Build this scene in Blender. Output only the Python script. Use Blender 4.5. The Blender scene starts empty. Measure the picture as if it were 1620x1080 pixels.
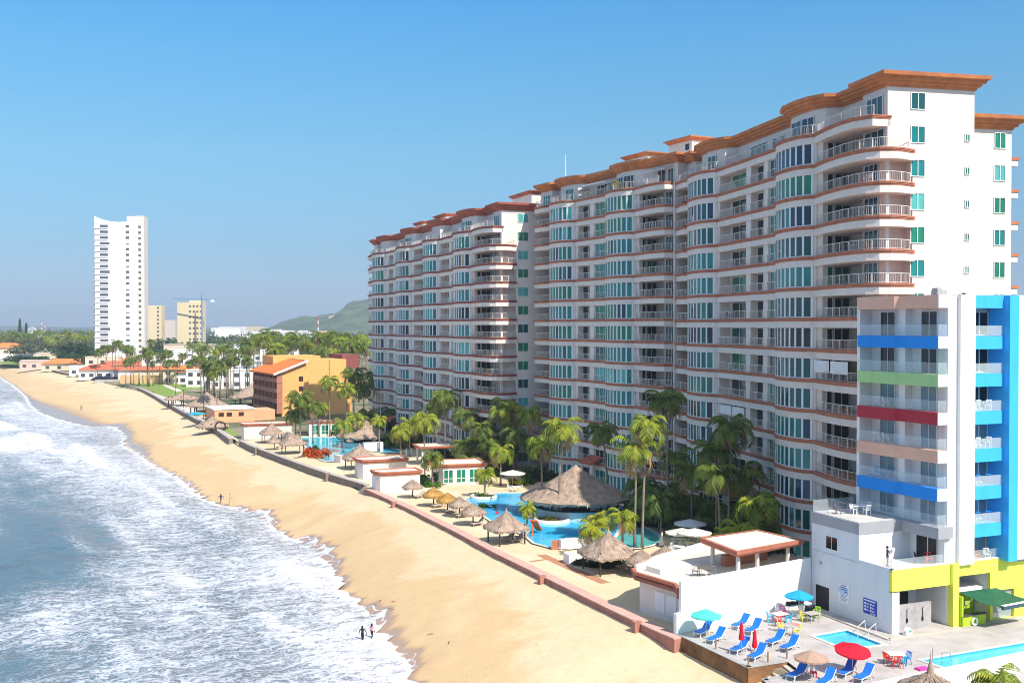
import bpy, bmesh, math, random
from math import sin, cos, tan, pi, atan, atan2, radians, sqrt, exp, floor
from mathutils import Vector, Matrix, noise as mnoise
R = random.Random(7)
SC = bpy.context.scene
COL = SC.collection

# ------------------------------------------------------------------ camera, sky, sun, exposure
H = 24.4
F = 1650.0
cam_d = bpy.data.cameras.new("camera"); cam = bpy.data.objects.new("camera", cam_d); COL.objects.link(cam)
cam.location = (0, 0, H)
PITCH = atan(24 / 1650)
cam.rotation_euler = (pi / 2 - PITCH, 0, 0)
cam_d.sensor_width = 36; cam_d.lens = 36 * F / 1620
cam_d.clip_start = 0.5; cam_d.clip_end = 30000
SC.camera = cam

SUN = Vector((.58, -.70, 1.0)).normalized()
el = math.asin(SUN.z); az = atan2(SUN.x, SUN.y)
w = bpy.data.worlds.new("World"); SC.world = w; w.use_nodes = True
nt = w.node_tree; nt.nodes.clear()
sky = nt.nodes.new('ShaderNodeTexSky'); sky.sky_type = 'NISHITA'; sky.sun_disc = False
sky.sun_elevation = el; sky.sun_rotation = az; sky.altitude = 20
sky.air_density = 1.0; sky.dust_density = 0.2; sky.ozone_density = 2.2
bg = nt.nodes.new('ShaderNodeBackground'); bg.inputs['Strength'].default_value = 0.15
ow = nt.nodes.new('ShaderNodeOutputWorld')
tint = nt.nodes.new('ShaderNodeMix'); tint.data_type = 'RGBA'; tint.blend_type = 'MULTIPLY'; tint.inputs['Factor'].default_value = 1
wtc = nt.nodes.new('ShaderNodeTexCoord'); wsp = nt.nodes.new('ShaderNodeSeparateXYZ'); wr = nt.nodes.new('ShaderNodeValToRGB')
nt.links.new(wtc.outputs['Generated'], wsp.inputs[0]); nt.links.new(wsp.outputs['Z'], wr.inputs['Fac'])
SKY_TINT = [(0, (0.184, 0.272, 0.49)), (0.03, (0.211, 0.272, 0.435)), (0.07, (0.238, 0.32, 0.422)), (0.16, (0.313, 0.476, 0.517)), (0.245, (0.285, 0.565, 0.645)), (0.3, (0.245, 0.58, 0.735)), (0.46, (1.45, 1.2, 1.0)), (1, (1.6, 1.25, 1.0))]  # top stops brighten and warm the sky out of view to lift the shade
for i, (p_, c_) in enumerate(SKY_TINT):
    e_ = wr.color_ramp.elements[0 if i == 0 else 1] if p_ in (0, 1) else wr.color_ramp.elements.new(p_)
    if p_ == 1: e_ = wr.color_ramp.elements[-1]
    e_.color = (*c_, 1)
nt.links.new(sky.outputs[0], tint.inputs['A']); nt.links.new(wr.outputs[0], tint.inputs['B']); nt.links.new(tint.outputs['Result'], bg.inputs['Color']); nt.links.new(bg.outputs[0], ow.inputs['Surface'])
sun_d = bpy.data.lights.new("sun", 'SUN'); sun_d.energy = 3.9; sun_d.angle = radians(.55); sun_d.color = (1, .94, .85)
sun_o = bpy.data.objects.new("sun", sun_d); COL.objects.link(sun_o)
sun_o.rotation_euler = SUN.to_track_quat('Z', 'Y').to_euler(); sun_o.location = (60, -60, 120)
SC.view_settings.view_transform = 'Standard'; SC.view_settings.look = 'None'
SC.view_settings.exposure = 0.72; SC.view_settings.gamma = 1.0; SC.view_settings.use_curve_mapping = False
SC.cycles.max_bounces = 6; SC.cycles.diffuse_bounces = 3; SC.cycles.glossy_bounces = 3; SC.cycles.transmission_bounces = 4
SC.cycles.transparent_max_bounces = 8; SC.cycles.volume_bounces = 0
SC.cycles.use_denoising = True; SC.cycles.filter_width = 1.0
SC.cycles.use_adaptive_sampling = True; SC.cycles.adaptive_threshold = 0.02

# ------------------------------------------------------------------ helpers
def P(px, py, z=0.0):
    "ground point at height z that the photograph shows at pixel (px, py)"
    u = (px - 810) / F; v = (540 - py) / F
    y = cos(PITCH) + v * sin(PITCH); zz = -sin(PITCH) + v * cos(PITCH)
    k = (z - H) / zz
    return Vector((u * k, y * k, z))
def at(px, d, z=0.0):
    return Vector(((px - 810) / F * d, d, z))
def zat(py, d):
    return H - (py - 516) / F * d

MATS = {}
def mat(name, col, rough=.7, var=.0, vscale=.5, bump=0., bscale=8., spec=.3, metal=0., col2=None, dirt=0., coord='Object', transl=0., emis=0):
    if name in MATS: return MATS[name]
    m = bpy.data.materials.new(name); m.use_nodes = True; MATS[name] = m
    t = m.node_tree; b = t.nodes['Principled BSDF']
    b.inputs['Base Color'].default_value = (*col, 1); b.inputs['Roughness'].default_value = rough
    b.inputs['Specular IOR Level'].default_value = spec; b.inputs['Metallic'].default_value = metal
    tc = t.nodes.new('ShaderNodeTexCoord')
    if var or col2 or dirt:
        n = t.nodes.new('ShaderNodeTexNoise'); n.inputs['Scale'].default_value = vscale; n.inputs['Detail'].default_value = 6; n.inputs['Roughness'].default_value = .65
        t.links.new(tc.outputs[coord], n.inputs['Vector'])
        mx = t.nodes.new('ShaderNodeMix'); mx.data_type = 'RGBA'
        c2 = col2 if col2 else tuple(max(0, c * (1 - var)) for c in col)
        c1 = col if col2 else tuple(min(1, c * (1 + var * .6)) for c in col)
        mx.inputs['A'].default_value = (*c1, 1); mx.inputs['B'].default_value = (*c2, 1)
        rp = t.nodes.new('ShaderNodeMapRange'); rp.inputs[1].default_value = .35; rp.inputs[2].default_value = .65
        t.links.new(n.outputs[0], rp.inputs[0]); t.links.new(rp.outputs[0], mx.inputs['Factor'])
        outc = mx.outputs['Result']
        if dirt:
            n2 = t.nodes.new('ShaderNodeTexNoise'); n2.inputs['Scale'].default_value = .9; n2.inputs['Detail'].default_value = 5
            mp = t.nodes.new('ShaderNodeMapping'); mp.inputs['Scale'].default_value = (1, 1, .18)
            t.links.new(tc.outputs[coord], mp.inputs[0]); t.links.new(mp.outputs[0], n2.inputs['Vector'])
            r2 = t.nodes.new('ShaderNodeMapRange'); r2.inputs[1].default_value = .52; r2.inputs[2].default_value = .75; r2.inputs[4].default_value = dirt
            t.links.new(n2.outputs[0], r2.inputs[0])
            m2 = t.nodes.new('ShaderNodeMix'); m2.data_type = 'RGBA'; m2.inputs['B'].default_value = (col[0] * .55, col[1] * .5, col[2] * .45, 1)
            t.links.new(r2.outputs[0], m2.inputs['Factor']); t.links.new(outc, m2.inputs['A']); outc = m2.outputs['Result']
        t.links.new(outc, b.inputs['Base Color'])
    if bump:
        n3 = t.nodes.new('ShaderNodeTexNoise'); n3.inputs['Scale'].default_value = bscale; n3.inputs['Detail'].default_value = 4
        t.links.new(tc.outputs[coord], n3.inputs['Vector'])
        bp = t.nodes.new('ShaderNodeBump'); bp.inputs['Strength'].default_value = bump; bp.inputs['Distance'].default_value = .08
        t.links.new(n3.outputs[0], bp.inputs['Height']); t.links.new(bp.outputs[0], b.inputs['Normal'])
    if transl:
        tr = t.nodes.new('ShaderNodeBsdfTranslucent')
        tr.inputs[0].default_value = (min(1, col[0] * 1.6), min(1, col[1] * 1.5), col[2] * .7, 1)
        ms = t.nodes.new('ShaderNodeMixShader'); ms.inputs[0].default_value = transl
        o = t.nodes['Material Output']
        t.links.new(b.outputs[0], ms.inputs[1]); t.links.new(tr.outputs[0], ms.inputs[2]); t.links.new(ms.outputs[0], o.inputs['Surface'])
    return m

class MB:
    def __init__(s): s.v = []; s.f = []; s.m = []; s.cur = 0
    def add(s, vs, fs):
        o = len(s.v); s.v += [tuple(v) for v in vs]
        for f in fs: s.f.append(tuple(i + o for i in f)); s.m.append(s.cur)
    def quad(s, a, b, c, d): s.add([a, b, c, d], [(0, 1, 2, 3)])
    def box(s, x0, x1, y0, y1, z0, z1):
        s.add([(x0, y0, z0), (x1, y0, z0), (x1, y1, z0), (x0, y1, z0), (x0, y0, z1), (x1, y0, z1), (x1, y1, z1), (x0, y1, z1)],
              [(3, 2, 1, 0), (4, 5, 6, 7), (0, 1, 5, 4), (1, 2, 6, 5), (2, 3, 7, 6), (3, 0, 4, 7)])
    def obox(s, c, ax, ay, hx, hy, z0, z1):
        "box turned in plan: centre c, axes ax/ay (2-vectors), half sizes"
        q = [(c[0] + i * hx * ax[0] + j * hy * ay[0], c[1] + i * hx * ax[1] + j * hy * ay[1]) for i, j in ((-1, -1), (1, -1), (1, 1), (-1, 1))]
        s.prism(q, z0, z1)
    def prism(s, poly, z0, z1, cap=True):
        n = len(poly)
        fs = [(i, (i + 1) % n, n + (i + 1) % n, n + i) for i in range(n)]
        if cap: fs += [tuple(reversed(range(n))), tuple(range(n, 2 * n))]
        s.add([(p[0], p[1], z0) for p in poly] + [(p[0], p[1], z1) for p in poly], fs)
    def bar(s, a, b, w, h=None):
        "rectangular bar from a to b"
        h = h or w; a = Vector(a); b = Vector(b); d = (b - a)
        if d.length < 1e-6: return
        d.normalize(); up = Vector((0, 0, 1)) if abs(d.z) < .95 else Vector((1, 0, 0))
        x = d.cross(up).normalized(); y = x.cross(d).normalized()
        q = [x * (i * w / 2) + y * (j * h / 2) for i, j in ((-1, -1), (1, -1), (1, 1), (-1, 1))]
        s.add([a + k for k in q] + [b + k for k in q], [(0, 1, 5, 4), (1, 2, 6, 5), (2, 3, 7, 6), (3, 0, 4, 7), (3, 2, 1, 0), (4, 5, 6, 7)])
    def tube(s, pts, rs, n=6, cap=True):
        pts = [Vector(p) for p in pts]; N = len(pts)
        if not isinstance(rs, (list, tuple)): rs = [rs] * N
        vs = []
        for i, p in enumerate(pts):
            d = (pts[min(i + 1, N - 1)] - pts[max(i - 1, 0)]).normalized()
            up = Vector((0, 0, 1)) if abs(d.z) < .9 else Vector((1, 0, 0))
            x = d.cross(up).normalized(); y = x.cross(d)
            for k in range(n):
                a = 2 * pi * k / n; vs.append(p + (x * cos(a) + y * sin(a)) * rs[i])
        fs = [(i * n + k, i * n + (k + 1) % n, (i + 1) * n + (k + 1) % n, (i + 1) * n + k) for i in range(N - 1) for k in range(n)]
        if cap: fs += [tuple(reversed(range(n))), tuple(range((N - 1) * n, N * n))]
        s.add(vs, fs)
    def lathe(s, c, prof, n=16, ang0=0., ang1=2 * pi):
        full = abs(ang1 - ang0 - 2 * pi) < 1e-4; m = n if full else n + 1
        vs = []
        for r, z in prof:
            for k in range(m):
                a = ang0 + (ang1 - ang0) * k / n; vs.append((c[0] + r * cos(a), c[1] + r * sin(a), c[2] + z))
        fs = []
        for i in range(len(prof) - 1):
            for k in range(n):
                k2 = (k + 1) % m; fs.append((i * m + k, i * m + k2, (i + 1) * m + k2, (i + 1) * m + k))
        s.add(vs, fs)
    def build(s, name, mats, parent=None, loc=None, rz=None, smooth=False):
        o = bpy.data.objects.new(name, s.mesh(name, mats, smooth)); COL.objects.link(o)
        if parent is not None: o.parent = parent
        if loc is not None: o.location = loc
        if rz is not None: o.rotation_euler = (0, 0, rz)
        return o
    def mesh(s, name, mats, smooth=False):
        me = bpy.data.meshes.new(name); me.from_pydata(s.v, [], s.f)
        if not isinstance(mats, (list, tuple)): mats = [mats]
        for m in mats: me.materials.append(m)
        if len(mats) > 1: me.polygons.foreach_set('material_index', s.m)
        if smooth: me.polygons.foreach_set('use_smooth', [True] * len(s.f))
        me.update(); return me

def tag(o, label=None, cat=None, group=None, kind=None):
    if label: o['label'] = label
    if cat: o['category'] = cat
    if group: o['group'] = group
    if kind: o['kind'] = kind
    return o
def empty(name, loc, rz=0., label=None, cat=None, group=None):
    o = bpy.data.objects.new(name, None); COL.objects.link(o); o.location = loc; o.rotation_euler = (0, 0, rz); o.empty_display_size = .3
    return tag(o, label, cat, group)
def link(name, me, parent=None, loc=(0, 0, 0), rz=0., sc=None):
    o = bpy.data.objects.new(name, me); COL.objects.link(o); o.parent = parent; o.location = loc; o.rotation_euler = (0, 0, rz)
    if sc: o.scale = sc if isinstance(sc, tuple) else (sc, sc, sc)
    return o
def copy_tree(o, parent=None):
    c = o.copy(); COL.objects.link(c); c.parent = parent
    for ch in list(o.children): copy_tree(ch, c)
    return c
def offs(path, d, closed=False):
    "offset a plan polyline to its left"
    n = len(path); out = []
    for i in range(n):
        a = path[(i - 1) % n] if (closed or i) else None
        b = path[i]; c = path[(i + 1) % n] if (closed or i < n - 1) else None
        def nrm(p, q):
            dx, dy = q[0] - p[0], q[1] - p[1]; L = sqrt(dx * dx + dy * dy) or 1
            return (-dy / L, dx / L)
        if a is None: nx, ny = nrm(b, c); k = 1
        elif c is None: nx, ny = nrm(a, b); k = 1
        else:
            n1 = nrm(a, b); n2 = nrm(b, c); nx, ny = n1[0] + n2[0], n1[1] + n2[1]; L = sqrt(nx * nx + ny * ny)
            if L < .3: nx, ny = n1; k = 1
            else: nx, ny = nx / L, ny / L; k = min(1.6, 1 / max(.4, nx * n1[0] + ny * n1[1]))
        out.append((b[0] + nx * d * k, b[1] + ny * d * k))
    return out
def interp(tab, x):
    if x <= tab[0][0]: return tab[0][1]
    for (a, b), (c, d) in zip(tab, tab[1:]):
        if x <= c: return b + (d - b) * (x - a) / ((c - a) or 1)
    return tab[-1][1]
def sstep(a, b, x):
    t = max(0., min(1., (x - a) / (b - a))); return t * t * (3 - 2 * t)

# common materials
CREAM = mat('cream_render', (.765, .675, .605), .85, var=.05, vscale=.35, bump=.15, bscale=14, dirt=.16)
WHITE = mat('white_paint', (.82, .81, .79), .7, var=.05, vscale=.6, bump=.08, bscale=10, dirt=.14)
FRAME = mat('white_frame', (.80, .80, .78), .45)
RAIL = mat('cream_railing', (.74, .69, .62), .5)
TERRA = mat('terracotta_moulding', (.50, .19, .115), .8, var=.18, vscale=1.2, bump=.2, bscale=10)
CORNICE = mat('orange_cornice', (.60, .215, .08), .8, var=.22, vscale=.8, bump=.3, bscale=6)
CORNICE_RED = mat('red_cornice', (.46, .13, .08), .8, var=.22, vscale=.8, bump=.3, bscale=6)
TAN = mat('tan_curtain', (.50, .38, .24), .6, var=.1, vscale=3)
GLASS = [mat('teal_glass', (.012, .20, .19), .06, var=.25, vscale=.25, spec=.6), mat('green_glass', (.012, .19, .11), .06, var=.25, vscale=.25, spec=.6),
         mat('navy_glass', (.008, .035, .085), .05, var=.3, vscale=.25, spec=.6), mat('dark_glass', (.008, .013, .018), .05, var=.3, vscale=.25, spec=.6),
         mat('pale_teal_glass', (.10, .42, .38), .08, var=.2, vscale=.25, spec=.6), mat('deep_teal_glass', (.008, .085, .09), .05, var=.3, vscale=.25, spec=.6), TAN]
DARKG = GLASS[3]
CLEAR = mat('balustrade_glass', (.70, .80, .80), .04, spec=.5)
_t = CLEAR.node_tree; _b = _t.nodes['Principled BSDF']; _b.inputs['Alpha'].default_value = .28
GREYC = mat('grey_concrete', (.40, .39, .37), .85, var=.15, vscale=.8, bump=.1)
STEEL = mat('steel', (.55, .55, .55), .35, metal=.9)
BLACK = mat('black_paint', (.012, .012, .015), .45)
DKGREY = mat('dark_grey_paint', (.07, .07, .075), .5)
WOODPOST = mat('weathered_post', (.075, .048, .03), .85, var=.3, vscale=3)
# ------------------------------------------------------------------ shore frame, ground, beach, sea
Q0 = Vector((-5, 60)); DS = Vector((-.485, .8745)); NS = Vector((-.8745, -.485))
SEA = -4.5
def sf(s, o, z=0.): p = Q0 + DS * s + NS * o; return (p.x, p.y, z)
def to_sf(p): d = Vector((p[0], p[1])) - Q0; return d.dot(DS), d.dot(NS)
shore_px = [(0, 596), (25, 611), (42, 627), (50, 641), (65, 653), (90, 662), (115, 669), (145, 675), (180, 677), (192, 684), (201, 689), (196, 704), (220, 717), (232, 727), (248, 738), (262, 745), (282, 755), (300, 766),
            (313, 780), (325, 789), (338, 796), (350, 799), (375, 803), (400, 810), (420, 813), (432, 822), (434, 833), (447, 842), (455, 850), (480, 852), (497, 858), (520, 873), (531, 890), (531, 903), (541, 920), (543, 935), (560, 948),
            (575, 957), (590, 961), (599, 967), (603, 975), (612, 979), (612, 985), (603, 995), (612, 1008), (618, 1020), (640, 1028), (652, 1040), (655, 1050), (650, 1062), (655, 1073), (662, 1085)]
sh = [to_sf(P(x, y, SEA)) for x, y in shore_px] + [(-10, -8.5), (-60, -8), (900, -8), (1600, -10), (9000, -10)]
sh.sort()
wl_px = [(40, 580), (95, 592), (150, 603), (205, 616), (228, 621), (260, 639), (315, 672), (358, 696), (390, 709), (440, 730), (490, 749), (540, 766), (578, 779), (645, 810), (720, 847), (780, 879), (860, 918), (913, 944), (1000, 987), (1066, 1018)]
ZW = lambda s: -.14 - .62 * sstep(84, 96, s) - .6 * sstep(14, 8, s)
wl = [to_sf(P(x, y, -.14 if x > 577 else -.76)) for x, y in wl_px] + [(5, -26.4), (-60, -26), (900, -24), (1600, -26), (9000, -26)]
wl.sort()
def shore(s):
    e = sum(interp(sh, s + k * .7) * w_ for k, w_ in ((-2, .1), (-1, .22), (0, .36), (1, .22), (2, .1)))
    if s < 700: e += .35 * sin(s * 1.9) + .5 * sin(s * .83 + 1) * .6 + .22 * sin(s * 4.1) + .1 * sin(s * 9.7)
    return e
def steps_geom(a, b, d0, g, dmax):
    out = [a]; d = d0
    while out[-1] < b: out.append(out[-1] + d); d = min(dmax, d * g)
    return out

def noise2(x, y, sc=1.0): return mnoise.noise(Vector((x * sc, y * sc, 3.7)))

# --- sand
def smooth_tab(tab, wdt, s): return sum(interp(tab, s + k * wdt / 4) * exp(-(k / 2.2) ** 2) for k in range(-4, 5)) / sum(exp(-(k / 2.2) ** 2) for k in range(-4, 5))
def sand_z(s, o, es, wv):
    q = (wv - o) / (wv - es)
    if q <= 1: return ZW(s) + (SEA - ZW(s)) * (q * .80 + .20 * q ** 3)
    return SEA - (q - 1) * (es - wv) * .12
srows = [x * .8 for x in range(-45, 0)] + steps_geom(0, 1500, .55, 1.004, 6)
cols = [i / 40 for i in range(41)]
verts = []; wet = []; uvs = []; qs = []
for s in srows:
    e = shore(s); es = smooth_tab(sh, 26 + s * .05, s); wv = interp(wl, s) - .6; ew = smooth_tab(wl, 20, s) - .6
    for c in cols:
        if c <= .75: o = wv + (e - wv) * c / .75; d = e - o
        else: d = -(c - .75) / .25 * 14; o = e - d
        z = sand_z(s, o, es, ew)
        z += .05 * noise2(s, o, .45) + .03 * noise2(s, o, 1.7)
        verts.append(sf(s, o, z)); uvs.append((s, o))
        rng = .9 + .5 * noise2(s, o, .25)
        rng += 11 * exp(-((s - 320) / 62) ** 2) + 4 * exp(-((s - 205) / 16) ** 2) + 1.0 * exp(-((s - 36) / 5) ** 2)
        qs.append(min(1, max(0, (wv - o) / (wv - e)))); wet.append(max(0., min(1., 1.15 - d / max(.8, rng))) if d > 0 else 1.)
W_ = len(cols)
faces = [(i * W_ + j, i * W_ + j + 1, (i + 1) * W_ + j + 1, (i + 1) * W_ + j) for i in range(len(srows) - 1) for j in range(W_ - 1)]
def grid_mesh(name, verts, faces, uvs, attrs, m):
    me = bpy.data.meshes.new(name); me.from_pydata(verts, [], faces); me.materials.append(m)
    uv = me.uv_layers.new(name='UVMap'); li = [0] * len(me.loops); me.loops.foreach_get('vertex_index', li)
    uv.data.foreach_set('uv', [k for i in li for k in uvs[i]])
    for an, vals in attrs.items():
        a = me.attributes.new(an, 'FLOAT', 'POINT'); a.data.foreach_set('value', vals)
    me.polygons.foreach_set('use_smooth', [True] * len(faces)); me.update()
    o = bpy.data.objects.new(name, me); COL.objects.link(o); return o

def node(t, typ, **kw):
    n = t.nodes.new(typ)
    for k, v in kw.items(): setattr(n, k, v)
    return n
def mixc(t, fac, a, b):
    m = node(t, 'ShaderNodeMix', data_type='RGBA')
    for inp, v in (('Factor', fac), ('A', a), ('B', b)):
        if isinstance(v, tuple): m.inputs[inp].default_value = (*v, 1)
        elif isinstance(v, (int, float)): m.inputs[inp].default_value = v
        else: t.links.new(v, m.inputs[inp])
    return m.outputs['Result']
def mth(t, op, a, b=None, c=None, clamp=False):
    m = node(t, 'ShaderNodeMath', operation=op, use_clamp=clamp)
    for i, v in enumerate((a, b, c)):
        if v is None: continue
        if isinstance(v, (int, float)): m.inputs[i].default_value = v
        else: t.links.new(v, m.inputs[i])
    return m.outputs[0]
def mrange(t, v, a, b, c=0., d=1., smooth=True):
    m = node(t, 'ShaderNodeMapRange'); m.interpolation_type = 'SMOOTHSTEP' if smooth else 'LINEAR'
    t.links.new(v, m.inputs[0])
    for i, x in enumerate((a, b, c, d)):
        if isinstance(x, (int, float)): m.inputs[i + 1].default_value = x
        else: t.links.new(x, m.inputs[i + 1])
    return m.outputs[0]
def nz(t, vec, sc, det=6, ro=.6, dist=0., vs=None):
    if vs:
        mp = node(t, 'ShaderNodeMapping'); mp.inputs['Scale'].default_value = vs; t.links.new(vec, mp.inputs[0]); vec = mp.outputs[0]
    n = node(t, 'ShaderNodeTexNoise'); n.inputs['Scale'].default_value = sc; n.inputs['Detail'].default_value = det; n.inputs['Roughness'].default_value = ro; n.inputs['Distortion'].default_value = dist
    t.links.new(vec, n.inputs['Vector']); return n.outputs[0]

def sand_material(name, attr=True, base=(.61, .43, .225), pale=(.70, .54, .335)):
    m = bpy.data.materials.new(name); m.use_nodes = True; t = m.node_tree; b = t.nodes['Principled BSDF']
    tc = node(t, 'ShaderNodeTexCoord'); v = tc.outputs['Object']
    n1 = nz(t, v, .035, 5, .6, 1.2); n2 = nz(t, v, .9, 6, .7); n3 = nz(t, v, 6., 4, .7)
    if attr:
        q_ = node(t, 'ShaderNodeAttribute', attribute_name='seaward').outputs['Fac']
        zz = mth(t, 'ADD', q_, mth(t, 'MULTIPLY', mth(t, 'SUBTRACT', nz(t, v, .07, 6, .62, .8), .5), 1.5))
        c = mixc(t, mrange(t, zz, .30, .52), pale, base); c = mixc(t, mrange(t, n1, .52, .66, 0, .45), c, pale)
        c = mixc(t, mrange(t, zz, .8, 1.15, 0, .5), c, (.56, .36, .19))
        n5 = nz(t, v, 1.6, 3, .5); c = mixc(t, mrange(t, n5, .60, .74, 0, .18), c, (.42, .29, .15))
        fv = node(t, 'ShaderNodeTexVoronoi'); fv.inputs['Scale'].default_value = 1.5; t.links.new(v, fv.inputs['Vector'])
        fp = mth(t, 'MULTIPLY', mrange(t, fv.outputs['Distance'], .10, .22, 1., 0.), mrange(t, nz(t, v, .11, 4, .6), .50, .62)); c = mixc(t, mth(t, 'MULTIPLY', fp, .5), c, (.36, .24, .125))
    else: c = mixc(t, mrange(t, n1, .40, .60), base, pale)
    c = mixc(t, mrange(t, n2, .3, .75, 0, .30), c, (base[0] * .80, base[1] * .76, base[2] * .72))
    c = mixc(t, mrange(t, n3, .60, .82, 0, .30), c, (.30, .20, .11))
    if attr:
        a = node(t, 'ShaderNodeAttribute', attribute_name='wet').outputs['Fac']
        aw = mrange(t, a, .05, .8)
        c = mixc(t, aw, c, mixc(t, n2, (.37, .225, .135), (.46, .31, .19)))
        r = mrange(t, mth(t, 'ADD', a, mth(t, 'MULTIPLY', mth(t, 'SUBTRACT', n2, .5), .5)), .35, .8, .85, .12)
        t.links.new(r, b.inputs['Roughness'])
        b.inputs['Specular IOR Level'].default_value = .5
    else:
        b.inputs['Roughness'].default_value = .9; b.inputs['Specular IOR Level'].default_value = .15
    t.links.new(c, b.inputs['Base Color'])
    bp = node(t, 'ShaderNodeBump'); bp.inputs['Distance'].default_value = .06
    hh = mth(t, 'ADD', nz(t, v, 2.2, 6, .7), mth(t, 'MULTIPLY', nz(t, v, .35, 4, .6), .8))
    t.links.new(hh, bp.inputs['Height'])
    if attr: t.links.new(mrange(t, a, .1, .6, .55, .03), bp.inputs['Strength'])
    else: bp.inputs['Strength'].default_value = .5
    t.links.new(bp.outputs[0], b.inputs['Normal'])
    return m
SAND = sand_material('beach_sand')
beach = grid_mesh('beach', verts, faces, uvs, {'wet': wet, 'seaward': qs}, SAND); tag(beach, kind='structure')

# --- sea
trow = [0, .12, .3, .55] + steps_geom(.85, 420, .4, 1.02, 9) + [600, 1000, 2000, 5000]
srow = [x * 1.0 for x in range(-50, 0)] + steps_geom(0, 1500, .6, 1.0035, 5)
# foam fields in shore coordinates: (pixel x, pixel y, half length along shore, half width across, amount)
blobs = [(62, 697, 16, 1.7, 2.6), (15, 705, 14, 2.0, 2.2), (140, 722, 20, 1.6, 2.2), (8, 676, 10, 1.5, 2.2), (30, 641, 26, 1.3, 1.6), (90, 655, 22, 1.2, 1.2), (255, 790, 16, 1.2, 1.2), (470, 912, 7, 1.0, 1.4), (120, 868, 10, 1.2, 1.0), (200, 850, 14, 1.2, 1.1), (300, 930, 12, 1.2, .9), (430, 985, 9, 1.1, .9), (190, 1030, 9, 1.2, .8), (40, 700, 22, 5, 1.5), (130, 722, 26, 5, 1.3), (0, 703, 14, 5, 1.5), (10, 677, 10, 3.5, 1.5), (15, 650, 30, 4, 1.0), (90, 672, 40, 6, .7), (60, 690, 40, 10, .1),
         (190, 760, 30, 8, .55), (330, 770, 18, 5, .5), (420, 900, 12, 8, .45), (500, 920, 14, 6, .5), (560, 1000, 10, 6, .5), (600, 1050, 10, 7, .6), (440, 1000, 16, 10, .2), (300, 860, 22, 10, .25),
         (100, 850, 14, 6, -1.0), (30, 840, 20, 8, -.9), (60, 910, 12, 7, -1.0), (0, 945, 12, 7, -1.0), (120, 895, 6, 4, -.6), (10, 905, 14, 6, -.8), (110, 690, 20, 3.5, -.6), (200, 700, 30, 3.5, -.4), (60, 760, 40, 7, -.25), (20, 800, 40, 7, -.4), (150, 810, 30, 5, -.35),
         (380, 870, 8, 4, -.5), (330, 850, 8, 3, -.4), (20, 625, 60, 8, -.5), (5, 1050, 6, 8, -.6), (90, 1075, 9, 6, -.35), (330, 1050, 8, 5, -.15), (210, 1000, 9, 5, -.1), (60, 735, 12, 2.5, .6), (240, 820, 12, 2, .6), (90, 980, 14, 3.5, .9), (230, 940, 14, 3.5, .55), (350, 830, 10, 2, .5)]
bl = [(*to_sf(P(x, y, SEA)), a, b, c) for x, y, a, b, c in blobs]
crest = [(*to_sf(P(x, y, SEA)), a, b, h) for x, y, a, b, h in [(45, 699, 20, 2.2, 1.9), (135, 721, 22, 1.9, 1.2), (0, 672, 12, 2.5, 1.0), (100, 868, 14, 4, .8), (60, 905, 16, 4, .6), (0, 940, 12, 4, .7), (20, 645, 26, 3, .7), (250, 790, 30, 4, .3), (470, 905, 12, 3, .35), (340, 820, 14, 3, .35), (200, 900, 30, 5, .3), (150, 1000, 26, 5, .3)]]
verts = []; uvs = []; foam = []; sdist = []
for s in srow:
    e = shore(s)
    es = smooth_tab(sh, 26 + s * .05, s); ew = smooth_tab(wl, 20, s) - .6
    for t_ in trow:
        o = e + t_
        d = .46 + .16 * exp(-t_ / 14)
        d += .9 * exp(-(t_ / .9) ** 2)                               # bright lip of the swash
        d -= .10 * sstep(60, 140, t_)
        for a, b_, la, lb, am in bl:
            ds_, dt_ = (s - a) / la, (o - b_) / lb
            if abs(ds_) < 2.5 and abs(dt_) < 2.5: d += am * (.42 if am > 0 else .26) * exp(-ds_ * ds_ - dt_ * dt_)
        d += .16 * noise2(s, o * 1.7, .06) + .14 * noise2(s * .6, o * 2, .16)
        z = SEA + .03
        k = sstep(1, 12, t_)
        z += k * (.10 * sin(o * .9 + 2.2 * noise2(s, o, .07)) + .10 * noise2(s * .6, o, .35) + .14 * noise2(s * .5, o, .14) + .05 * noise2(s, o, .9))
        for a, b_, la, lb, am in crest:
            ds_, dt_ = (s - a) / la, (o - b_ - 1.5 * noise2(s, 0, .1)) / lb
            if abs(ds_) < 2.6 and abs(dt_) < 2.6: z += am * exp(-ds_ * ds_ - dt_ * dt_) * (1 + .35 * noise2(s, o, .8))
        if t_ < 14: z = max(z, sand_z(s, o, es, ew) + .05 * noise2(s, o, .45) + .03 * noise2(s, o, 1.7) + .015 + .09 * sstep(0, 4, t_))
        verts.append(sf(s, o, z)); uvs.append((s, o)); foam.append(d); sdist.append(t_)
W_ = len(trow)
faces = [(i * W_ + j, i * W_ + j + 1, (i + 1) * W_ + j + 1, (i + 1) * W_ + j) for i in range(len(srow) - 1) for j in range(W_ - 1)]
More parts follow.
